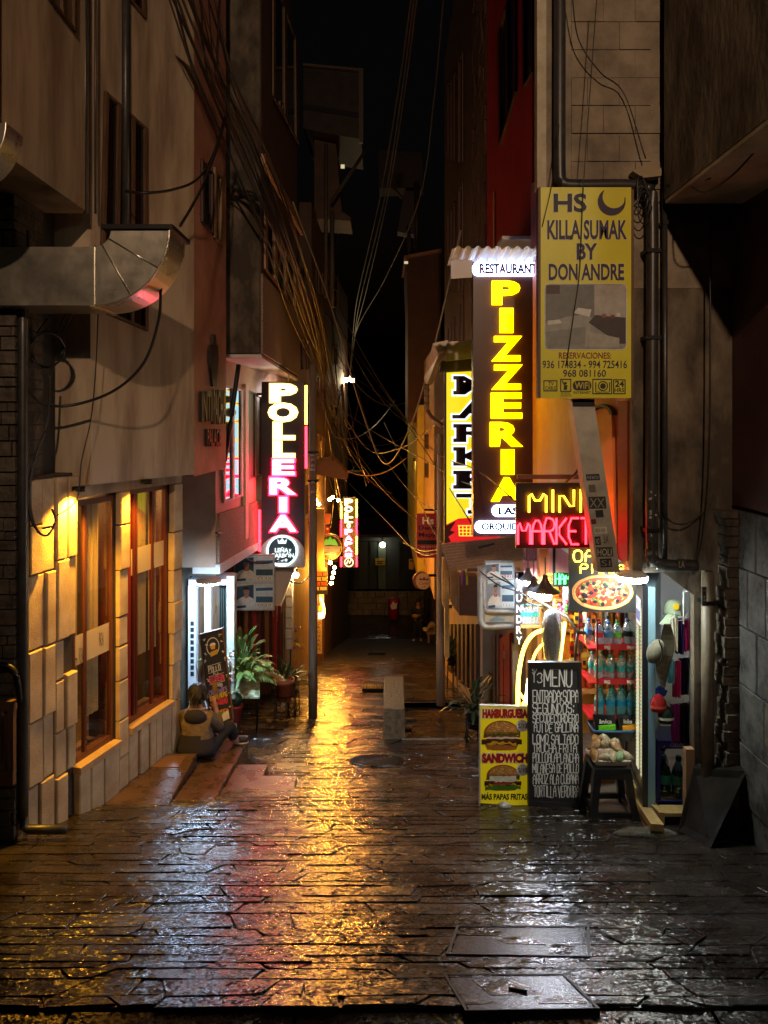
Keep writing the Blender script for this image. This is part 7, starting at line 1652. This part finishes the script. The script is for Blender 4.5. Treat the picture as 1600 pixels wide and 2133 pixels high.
# the seated child, back to the camera
cx, cy = -1.87, 7.66; gz = -3.36; CS = .93
ch = thing('person', 'child in a navy and beige hooded jacket sitting on the steps with back turned', 'person', (cx, cy, gz))
B = lambda x, y, z: V((cx + x * CS, cy + y * CS, gz + z * CS))
HC = B(0, .03, .655)
J = [(B(0, 0, .11), .115), (B(0, .02, .3), .115), (B(0, .03, .42), .10), (B(0, .035, .53), .04), (HC, .085), (HC + V((.005, .015, .045)), .082),
     (B(.14, .04, .45), .05), (B(.215, .14, .27), .042), (B(.16, .19, .5), .028), (B(-.14, .04, .45), .05), (B(-.20, .12, .25), .042), (B(-.08, .26, .24), .028),
     (B(.10, .06, .11), .085), (B(.29, .27, .27), .06), (B(.33, .36, .06), .04), (B(.42, .40, .035), .03), (B(-.10, .08, .11), .085), (B(-.12, .36, .28), .06), (B(-.04, .46, .06), .04), (B(-.02, .56, .035), .03)]
Ed = [(0, 1), (1, 2), (2, 3), (3, 4), (4, 5), (2, 6), (6, 7), (7, 8), (2, 9), (9, 10), (10, 11), (0, 12), (12, 13), (13, 14), (14, 15), (0, 16), (16, 17), (17, 18), (18, 19)]
finger_set(J, Ed, 8, (-.3, .1, 1), (.3, -1, .2), .05, .006); finger_set(J, Ed, 11, (.7, .5, .2), (0, 0, 1), .05, .006)
skin('body', J, Ed, SKIN, ch)
NAVY = M('navy_fleece', (.012, .010, .022), .9, bump=.4, bs=90); BEI = M('beige_fleece', (.085, .06, .04), .9, c2=(.13, .095, .065), vs=14, bump=.6, bs=28, bd=.02); MUS = M('mustard_fleece', (.06, .035, .01), .9, bump=.4, bs=90)
Jj = [(B(0, -.01, .04), (.25, .18)), (B(0, .0, .16), (.215, .155)), (B(0, .02, .32), (.155, .13)), (B(0, .03, .45), (.125, .105)), (B(0, .03, .52), .075), (B(.14, .04, .455), .068), (B(.22, .14, .27), .062), (B(.165, .185, .46), .042), (B(-.14, .04, .455), .068), (B(-.205, .12, .25), .062), (B(-.09, .25, .24), .042)]
skin('jacket', Jj, [(0, 1), (1, 2), (2, 3), (3, 4), (3, 5), (5, 6), (6, 7), (3, 8), (8, 9), (9, 10)], BEI, ch, 2, [(lambda c: c.z < gz + .27 - .25 * (c.x - cx) and c.y < cy + .25, NAVY), (lambda c: c.x < cx - .125 and c.z > gz + .27, MUS), (lambda c: abs(c.x - cx) < .13 and c.z > gz + .44 + .6 * max(0, abs(c.x - cx) - .04), NAVY)])
m_ = MB(NAVY); m_.ball(B(0, -.055, .475), (.115, .05, .075), 14, 9); m_.build('hood', ch)
m_ = MB(C('#a88a66', .9)); m_.tube([B(.085 * math.cos(a), .03 + .075 * math.sin(a), .545) for a in [k * .524 for k in range(13)]], .014, 6); m_.build('collar', ch)
Jt = [(B(0, .02, .10), .12), (B(.11, .06, .11), .10), (B(.30, .27, .275), .074), (B(.335, .355, .07), .056), (B(-.11, .08, .11), .10), (B(-.125, .36, .285), .074), (B(-.04, .455, .07), .056)]
skin('trousers', Jt, [(0, 1), (1, 2), (2, 3), (0, 4), (4, 5), (5, 6)], M('dark_trousers', (.010, .010, .016), .85), ch)
for x, y in ((.40, .40), (-.02, .54)):
    m_ = MB(C('#17151c', .6)); m_.ball(B(x, y, .045), (.085, .05, .045), 10, 6); so = m_.build('shoe', ch); m_ = MB(C('#b8b4ac')); m_.ball(B(x, y, .02), (.088, .053, .018), 10, 5); m_.build('sole', so)
m_ = MB(HAIR); c = HC + V((.002, .0, .035)); m_.ball(c, (.098, .100, .108), 18, 12)
m_.v = [v + (v - c).normalized() * R.uniform(-.004, .006) for v in m_.v]
for i in range(170):
    a = R.uniform(0, 6.28); e = R.uniform(-.6, 1.3); d = V((math.cos(a) * math.cos(e), math.sin(a) * math.cos(e), math.sin(e))); blade(m_, c + V((d.x * .1, d.y * .1, d.z * .106)), d * .4 + V((R.uniform(-.3, .3), R.uniform(-.3, .3), -.8)), .06, .007, .3, 2)
m_.build('hair', ch)
m_ = MB(SKIN); m_.ball(HC + V((.098, .02, .0)), (.014, .02, .03), 8, 6); m_.build('ear', ch)
m_ = MB(C('#7a5a30', .4)); m_.box(cx + .11, cx + .15, cy + .22, cy + .25, gz + .6, gz + .7); tag(m_.build('bottle'), 'small brown object held up to the mouth by the seated child', 'snack')
# two people far down the alley
px, Y = 871, 32.5; q = P(px, 1331, Y); q.z = Gz(Y); s = 1.0
pm = thing('person', 'standing person in dark clothes and white shoes holding a yellow bag far down the alley', 'person', q)
B = lambda x, y, z: q + V((x, y, z))
J = [(B(0, 0, .95), .13), (B(0, 0, 1.2), .14), (B(0, 0, 1.38), .12), (B(0, 0, 1.5), .055), (B(.02, -.02, 1.63), .095), (B(.02, -.02, 1.70), .085), (B(.18, 0, 1.36), .06), (B(.24, -.05, 1.1), .045), (B(.06, -.22, 1.15), .035), (B(-.18, 0, 1.36), .06), (B(-.26, -.08, 1.08), .045), (B(-.02, -.24, 1.12), .035), (B(.09, 0, .85), .09), (B(.10, -.02, .48), .065), (B(.11, .02, .09), .045), (B(.12, -.12, .04), .04), (B(-.09, 0, .85), .09), (B(-.12, -.04, .48), .065), (B(-.16, .0, .09), .045), (B(-.20, -.1, .04), .04)]
Ed = [(0, 1), (1, 2), (2, 3), (3, 4), (4, 5), (2, 6), (6, 7), (7, 8), (2, 9), (9, 10), (10, 11), (0, 12), (12, 13), (13, 14), (14, 15), (0, 16), (16, 17), (17, 18), (18, 19)]
finger_set(J, Ed, 8, (-.7, -.3, .4), (0, 0, 1), .08, .01); finger_set(J, Ed, 11, (.7, -.3, .3), (0, 0, 1), .08, .01)
skin('body', J, Ed, SKIN, pm)
skin('jacket', [(B(0, 0, .82), .19), (B(0, 0, 1.15), .18), (B(0, 0, 1.38), .15), (B(0, 0, 1.49), .08), (B(.18, 0, 1.37), .08), (B(.25, -.05, 1.1), .062), (B(.09, -.2, 1.14), .05), (B(-.18, 0, 1.37), .08), (B(-.27, -.08, 1.08), .062), (B(-.05, -.22, 1.11), .05)], [(0, 1), (1, 2), (2, 3), (2, 4), (4, 5), (5, 6), (2, 7), (7, 8), (8, 9)], M('dark_blue_coat', (.012, .016, .03), .8), pm)
skin('trousers', [(B(0, 0, .9), .16), (B(.1, 0, .8), .12), (B(.11, -.02, .48), .10), (B(.12, .02, .12), .10), (B(-.1, 0, .8), .12), (B(-.13, -.04, .48), .10), (B(-.16, .0, .12), .10)], [(0, 1), (1, 2), (2, 3), (0, 4), (4, 5), (5, 6)], M('blue_trousers', (.012, .016, .035), .8), pm)
for x in (.12, -.20): m_ = MB(C('#d8ccb8')); m_.ball(B(x, -.08, .05), (.06, .13, .05), 10, 6); m_.build('shoe', pm)
m_ = MB(HAIR); m_.ball(B(.02, .01, 1.69), (.105, .11, .115), 14, 9); m_.build('hair', pm)
m_ = MB(C('#b8901c')); m_.ball(B(-.14, -.24, 1.12), (.14, .06, .09), 10, 7); tag(m_.build('bag'), 'small yellow bag held by the standing person', 'bag')
px, Y = 901, 30.8; q = P(px, 1318, Y); q.z = Gz(Y)
bn = thing('bench', 'small pale stone bench against the right wall far down the alley', 'bench', q + V((.02, 0, 0)))
m_ = MB(C('#8a7658')); m_.box(q.x - .25, q.x + .45, q.y - .2, q.y + .3, q.z + .42, q.z + .5); m_.build('seat', bn)
for x in (-.2, .35): m_ = MB(C('#7a6848')); m_.box(q.x + x, q.x + x + .08, q.y - .15, q.y + .25, q.z - .05, q.z + .42); m_.build('leg', bn)
ps_ = thing('person', 'person in pale trousers and dark top sitting on the stone bench', 'person', q + V((.2, 0, .5)))
B = lambda x, y, z: q + V((x, y, z))
J = [(B(.25, .05, .58), .13), (B(.3, .08, .85), .13), (B(.3, .08, 1.02), .11), (B(.28, .06, 1.13), .05), (B(.24, .04, 1.25), .09), (B(.24, .04, 1.31), .08), (B(.2, -.1, .98), .055), (B(.12, -.2, .78), .042), (B(-.06, -.15, .68), .035), (B(.36, .2, .98), .055), (B(.25, .25, .78), .042), (B(.05, .2, .7), .035), (B(.2, -.06, .58), .09), (B(-.05, -.12, .82), .06), (B(-.22, -.1, .58), .045), (B(-.32, -.12, .55), .04), (B(.2, .14, .58), .09), (B(-.02, .18, .8), .06), (B(-.18, .18, .58), .045), (B(-.28, .18, .55), .04)]
finger_set(J, Ed2 := [(0, 1), (1, 2), (2, 3), (3, 4), (4, 5), (2, 6), (6, 7), (7, 8), (2, 9), (9, 10), (10, 11), (0, 12), (12, 13), (13, 14), (14, 15), (0, 16), (16, 17), (17, 18), (18, 19)], 8, (-1, 0, .1), (0, 0, 1), .08, .01); finger_set(J, Ed2, 11, (-1, 0, .1), (0, 0, 1), .08, .01)
skin('body', J, Ed2, SKIN, ps_)
skin('top', [(B(.26, .05, .6), .16), (B(.3, .08, .85), .16), (B(.3, .08, 1.03), .14), (B(.2, -.1, .99), .075), (B(.13, -.19, .8), .06), (B(.36, .2, .99), .075), (B(.26, .25, .8), .06)], [(0, 1), (1, 2), (2, 3), (3, 4), (2, 5), (5, 6)], M('dark_top', (.02, .016, .02), .8), ps_)
skin('trousers', [(B(.24, .05, .58), .15), (B(.18, -.06, .58), .11), (B(-.05, -.12, .82), .085), (B(-.2, -.1, .6), .065), (B(.18, .14, .58), .11), (B(-.02, .18, .8), .085), (B(-.17, .18, .6), .065)], [(0, 1), (1, 2), (2, 3), (0, 4), (4, 5), (5, 6)], M('pale_trousers', (.30, .26, .21), .8), ps_)
m_ = MB(HAIR); m_.ball(B(.26, .06, 1.31), (.1, .105, .105), 12, 8); m_.build('hair', ps_)
for y in (-.12, .18): m_ = MB(C('#c8c0ae')); m_.ball(B(-.28, y, .56), (.12, .055, .05), 10, 6); m_.build('shoe', ps_)

# ------------------------------------------------------------------ bulbs and lamps of the alley
WB = E('warm_bulb', (1, .40, .04), 640)
bulbs = [(643, 1046, 20, .045), (658, 1042, 20.2, .05), (664, 1050, 20.2, .04), (687, 1041, 21, .05), (693, 1036, 21, .05), (705, 1042, 22, .04), (688, 1172, 19.5, .055), (697, 1182, 20, .04), (695, 1193, 20.4, .04), (692, 1203, 20.8, .04), (690, 1215, 21.2, .04)]
t0 = None
for i, (px, py, Y, r) in enumerate(bulbs):
    q = P(px, py, Y)
    if t0 is None:
        t0 = thing('string_bulb', 'bare warm bulb on the strings round the hotel sign', 'bulb', q, 'bare bulbs strung behind the left pole')
        m_ = MB(WB); m_.ball(q, .045, 8, 6); m_.build('bulb', t0); m_ = MB(IRON); m_.lathe(q + V((0, 0, .035)), [(.02, 0), (.02, .05)], 8); m_.build('socket', t0)
    else: dup(t0, q)
q = P(617, 1198, 12.6); t = thing('porch_bulb', 'bare warm bulb under the grill sign above the stone pier', 'bulb', q); m_ = MB(E('porch_bulb', (1, .62, .25), 500)); m_.ball(q, .04, 10, 7); m_.build('bulb', t); m_ = MB(IRON); m_.lathe(q + V((0, 0, .035)), [(.02, 0), (.02, .06)], 8); m_.build('socket', t)
q = P(727, 792, 32); t = thing('alley_lamp', 'bright white twin street lamp above the wire tangle at the far pole', 'lamp', q)
for dx in (-.13, .13): m_ = MB(E('far_lamp', (1, .75, .4), 200)); m_.ball(q + V((dx, 0, 0)), .09, 10, 7); m_.build('bulb', t)
m_ = MB(IRON); m_.tube([q + V((-.3, 1, -.4)), q + V((0, .1, .12))], .04, 6); m_.build('arm', t)
q = V((-1.62, 13.0, .50)); t = thing('soffit_lamp', 'white lamp under the jutting floor of the grill restaurant', 'lamp', q)
m_ = MB(E('soffit_lamp', (1, .80, .70), 70)); m_.box(q.x - .05, q.x + .05, q.y - .4, q.y + .4, q.z, q.z + .02); m_.build('tube', t); m_ = MB(PALEW); m_.box(q.x - .06, q.x + .06, q.y - .42, q.y + .42, q.z + .021, q.z + .065); m_.tube([q + V((0, 0, .06)), q + V((0, 0, .34))], .01, 6); m_.build('housing', t)
q = P(868, 1010, 27); t = thing('facade_lamp', 'yellowish lamp washing the narrow yellow house', 'lamp', q + V((-.1, -.6, 1)))
m_ = MB(IRON); qq = q + V((-.08, -1.2, .9)); m_.box(qq.x - .08, qq.x + .08, qq.y, qq.y + .15, qq.z, qq.z + .1); m_.build('housing', t); lamp('facade_beam', 'SPOT', qq - V((0, 0, .02)), 130, (1, .8, .3), .08, t, P(858, 1100, 30), 140)
# street lamp standing behind the camera on the street, it lights the upper fronts
for loc, en, colr, tg, lab in (((.4, -5.5, 4.6), 1400, (1, .66, .42), (0.0, 8, 4.2), 'tall street lamp on the street before the alley'), ((3.4, -3.0, 3.4), 80, (.85, .95, .8), (2.2, 6, .6), 'shorter street lamp on the street at the right before the alley')):
    t = thing('street_lamp', lab, 'lamp', (loc[0], loc[1] - .6, -2.65))
    m_ = MB(IRON); m_.tube([V((loc[0], loc[1] - .6, -2.65)), V((loc[0], loc[1] - .6, loc[2])), V((loc[0], loc[1] - .1, loc[2] + .2))], .05, 8); m_.build('post', t)
    m_ = MB(IRON); m_.box(loc[0] - .14, loc[0] + .14, loc[1] - .25, loc[1] + .2, loc[2] + .06, loc[2] + .16); m_.build('head', t)
    lamp('street_lamp_light', 'SPOT', loc, en, colr, .12, t, tg, 70)

# small fronts further down the alley
for (x0, y0, x1, y1, Y, c, lab) in ((664, 1070, 690, 1084, 22.5, '#5a2a14', 'small brown awning over a doorway behind the round hotel sign'), (690, 1150, 706, 1162, 27, '#6a4a20', 'small tan awning beside the far pole'), (862, 1120, 880, 1132, 27.5, '#4a3a24', 'small grey awning below the narrow yellow house')):
    t = thing('shop_awning', lab, 'awning', P((x0 + x1) / 2, y1, Y)); m_ = MB(C(c)); f_ = FP(Y)
    m_.solid([f_.pt(x0, y1, .6), f_.pt(x1, y1, .6), f_.pt(x1, y0, 0), f_.pt(x0, y0, 0)], [p + V((0, 0, -.04)) for p in (f_.pt(x0, y1, .6), f_.pt(x1, y1, .6), f_.pt(x1, y0, 0), f_.pt(x0, y0, 0))]); m_.build('sheet', t)
    m_ = MB(IRON); m_.tube([f_.pt(x0 + 1, y1, .58), f_.pt(x0 + 1, y0 + 8, 0)], .015, 5); m_.build('stay', t)
for (x0, y0, x1, y1, Y, c, c2, lab) in ((676, 1098, 686, 1112, 24, '#a8281c', '#e8d8b0', 'small red lit sign above the round hotel sign'), (640, 1085, 656, 1102, 18.5, '#b8741c', '#5a1a10', 'small orange board under the bulbs left of the hotel sign'), (852, 1165, 862, 1186, 30, '#8a6a1c', '#2a1c0c', 'small ochre board on the far right wall')):
    t = thing('wall_sign', lab, 'sign', P((x0 + x1) / 2, y1, Y)); f_ = FP(Y); m_ = MB(C(c)); m_.rect(f_, x0, y0, x1, y1, -.08, 0); m_.build('panel', t)
    m_ = MB(C(c2)); m_.rect(f_, x0 + 1.5, y0 + 2, x1 - 1.5, y0 + 5, .002, .02); m_.build('stripe', t)

# ------------------------------------------------------------------ cables
def cable(pts, r, lab, mt=CABLE, group='cables strung over the alley', k=7):
    m_ = MB(mt); m_.tube(crom([P(*p) for p in pts], k), r, 5); return tag(m_.build('cable'), lab, 'cable', group)
def sag(a, b_, s_, n=6):
    return [(a[0] + (b_[0] - a[0]) * i / n, a[1] + (b_[1] - a[1]) * i / n + s_ * 4 * (i / n) * (1 - i / n), a[2] + (b_[2] - a[2]) * i / n) for i in range(n + 1)]
lab = 'thin dark cable of the bundle slanting from the upper left to the far pole'
for i in range(17):
    x0 = 345 + i * 7 + R.uniform(-8, 8); j = R.uniform(-26, 26)
    cable([(x0, -25, 6.2), (428 + j + i * 3, 170 + R.uniform(-12, 12), 7.2), (506 + j * 1.2 + i * 2.4, 330 + R.uniform(-14, 14), 8.5), (578 + j + i * 1.7, 505 + R.uniform(-14, 14), 9.7), (640 + j * .8 + i * 1.2, 690 + R.uniform(-20, 20), 13.5), (702 + R.uniform(-10, 12), 850 + R.uniform(-40, 50), 24)], R.choice([.006, .009, .012]), lab, R.choice([CABLE, CABLE, CABLE2]))
lab = 'long wire dropping from the top of the picture to the white lamp'
for x0, x1, x2, x3 in ((860, 828, 790, 745), (866, 836, 800, 752), (872, 842, 806, 760), (926, 905, 872, 800)):
    cable([(x0, -30, 12), (x1, 200, 15), (x2, 420, 20), (x3, 618 if x3 != 800 else 585, 27), (736 + R.uniform(-4, 8), 690, 31), (728, 790, 32)], .016, lab, CABLE2)
lab = 'wire loop sagging low across the middle of the alley'
cable([(610, 420, 14), (690, 640, 16), (752, 850, 18), (800, 965, 18), (850, 900, 16), (900, 740, 14), (960, 480, 12)], .016, lab, M('pale_cable', (.30, .26, .21), .5))
cable([(560, 560, 14), (660, 760, 17), (760, 930, 20), (830, 935, 18), (900, 890, 14), (930, 870, 12)], .012, lab, CABLE2)
lab = 'black cable slanting down to the signs on the right'
for pts in ([(700, 760, 22), (800, 830, 17), (900, 935, 12), (985, 975, 8), (1040, 1015, 6.5), (1090, 1060, 6.4)], [(690, 840, 24), (780, 900, 18), (880, 955, 13), (960, 1002, 10), (1000, 1006, 8)], [(760, 900, 25), (850, 1020, 18), (925, 1070, 13), (985, 1075, 9.8)], [(800, 880, 25), (850, 985, 18), (905, 1110, 13), (1000, 1180, 8.5), (1070, 1220, 7.4)], [(720, 1000, 30), (800, 1080, 22), (870, 1150, 16), (930, 1148, 13)], [(840, 1130, 17), (880, 1148, 15.6), (930, 1140, 13)], [(640, 600, 18), (760, 760, 16), (880, 930, 13), (985, 1095, 8)]):
    cable(pts, .0075 * pts[-1][2] / 8, lab)
lab = 'thin wire crossing in the tangle around the far pole'
for i in range(34):
    x0, y0 = R.uniform(640, 720), R.uniform(560, 960); x1, y1 = (R.uniform(690, 900), R.uniform(820, 1120)) if R.random() < .7 else (R.uniform(655, 735), R.uniform(900, 1150))
    cable(sag((x0, y0, R.uniform(16, 26)), (x1, y1, R.uniform(20, 30)), R.uniform(5, 50)), R.uniform(.008, .018), lab, R.choice([CABLE, CABLE, CABLE2, BROWN]), k=3)
lab = 'wire running down the far pole'
for i in range(9):
    x = 704 + i * 1.5; cable([(x + R.uniform(-8, 8), 800, 31), (x + R.uniform(-6, 6), 880, 32), (x, 960, 32.6), (x + R.uniform(-2, 8), 1035, 32.6)], .03, lab, R.choice([CABLE2, BROWN]), k=3)
for pts, r, l_ in (([(262, 398, 6.2), (300, 402, 6.1), (360, 395, 6.3), (412, 372, 6.7), (445, 320, 7.4), (470, 238, 8)], .012, 'thick black cable curving from the hotel window up to the bundle'),
                  ([(376, 470, 5.5), (400, 430, 5.9), (425, 380, 6.5), (455, 300, 7.2), (472, 235, 8)], .012, 'thick black cable rising from the duct elbow to the bundle'),
                  ([(335, 600, 5.6), (330, 670, 5.7), (300, 755, 5.75), (240, 812, 5.8), (160, 842, 5.8), (95, 843, 5.7), (60, 815, 5.55)], .012, 'black cable hanging in a wide curve below the duct'),
                  ([(205, 640, 5.9), (200, 760, 5.9), (190, 870, 5.9), (170, 960, 5.85), (160, 1040, 5.8), (118, 1075, 5.75)], .005, 'thin black cord dropping down the hotel wall corner'),
                  ([(105, 775, 5.7), (98, 880, 5.7), (70, 970, 5.6), (60, 1040, 5.55), (75, 1100, 5.55), (98, 1115, 5.6), (115, 1085, 5.65), (108, 1060, 5.65)], .009, 'black cable looping at the amber lit stone wall'),
                  ([(58, 480, 5.5), (56, 900, 5.5), (60, 1060, 5.52), (80, 1110, 5.55)], .008, 'black cable running down beside the drain pipe'),
                  ([(497, 760, 9.6), (480, 880, 9.4), (468, 960, 9.2)], .03, 'thick dark cable bundle hanging before the restaurant windows'),
                  ([(450, 1110, 9.6), (475, 1115, 10.5), (490, 1140, 11), (520, 1168, 11.4), (560, 1172, 11.6), (600, 1160, 11.7)], .014, 'black cable swagging to the round grill logo'),
                  ([(592, 1205, 12.4), (620, 1215, 12), (640, 1205, 11.6), (652, 1190, 11.4)], .012, 'black cable swagging from the porch bulb to the left pole'),
                  ([(1190, -30, 5.5), (1205, 80, 5.6), (1250, 150, 5.65), (1300, 195, 5.7), (1345, 330, 5.65)], .005, 'thin cable slack on the concrete block front'),
                  ([(1245, -30, 5.4), (1232, 150, 5.4), (1216, 380, 5.38), (1208, 560, 5.38), (1196, 650, 5.38), (1180, 760, 5.38)], .0035, 'thin dark cord hanging down across the hostel sign'),
                  ([(1165, 260, 5.5), (1150, 380, 5.4), (1130, 470, 5.4)], .004, 'pale cord at the edge of the hostel sign'),
                  ([(1375, 1030, 5.6), (1390, 1080, 5.65), (1425, 1092, 5.65), (1460, 1070, 5.65), (1480, 1050, 5.65)], .006, 'black cable hanging in a shallow curve on the stained shop wall'),
                  ([(1480, 440, 5.6), (1478, 900, 5.6), (1465, 1100, 5.65), (1448, 1180, 5.65)], .007, 'black cable running down the stained shop wall'),
                  ([(1440, 390, 5.2), (1470, 400, 4.9), (1520, 370, 4.7), (1560, 330, 4.6), (1590, 295, 4.5)], .006, 'black cable slung below the concrete overhang'),
                  ([(1385, 385, 5.55), (1430, 388, 5.4), (1480, 372, 5.0)], .005, 'frayed cable along the overhang edge'),
                  ([(1045, 1200, 7.9), (1075, 1225, 7.5), (1100, 1255, 7.2), (1140, 1262, 7), (1150, 1240, 6.9)], .006, 'black lead looping among the bell lamps'),
                  ([(1000, 1190, 7.9), (1040, 1220, 7.7), (1078, 1232, 7.3), (1110, 1250, 7.1)], .006, 'black lead drooping before the notice panel'),
                  ([(1215, 955, 6.2), (1200, 985, 6.2), (1180, 1005, 6.3)], .012, 'black feed cable of the neon board')):
    cable(pts, r, l_, group='single cables on the walls')
t = thing('cable_coil', 'coil of black cable hanging on the grey wall below the duct', 'cable coil', P(98, 770, 5.72)); m_ = MB(CABLE)
for k in range(5): m_.tube([P(98 + (32 + k * 1.3) * math.cos(a), 728 + (38 - k) * math.sin(a), 5.72 - .008 * k) for a in [i * .37 for i in range(18)]], .008, 5)
m_.build('coil', t)
m_ = MB(CABLE)
for x0, x1 in ((130, 75), (150, 118), (165, 130)): m_.tube([P(x0, 625, 5.75), P(x1, 695, 5.72)], .006, 5)
m_.build('tie', t)
# cable conduits on the hotel front
for x, r, Y, l_ in ((178, .016, 5.92, 'left vertical conduit on the hotel bay corner'), (199, .010, 6.05, 'slim vertical conduit beside the hotel bay'), (262, .035, 6.5, 'thick black downpipe in front of the tall hotel windows')):
    t = thing('conduit', l_, 'pipe', P(x, 460, Y)); m_ = MB(PIPEM); m_.tube([P(x, -300, Y), P(x, 100, Y), P(x, 445 if x < 250 else 470, Y)], r, 8); m_.build('pipe', t)
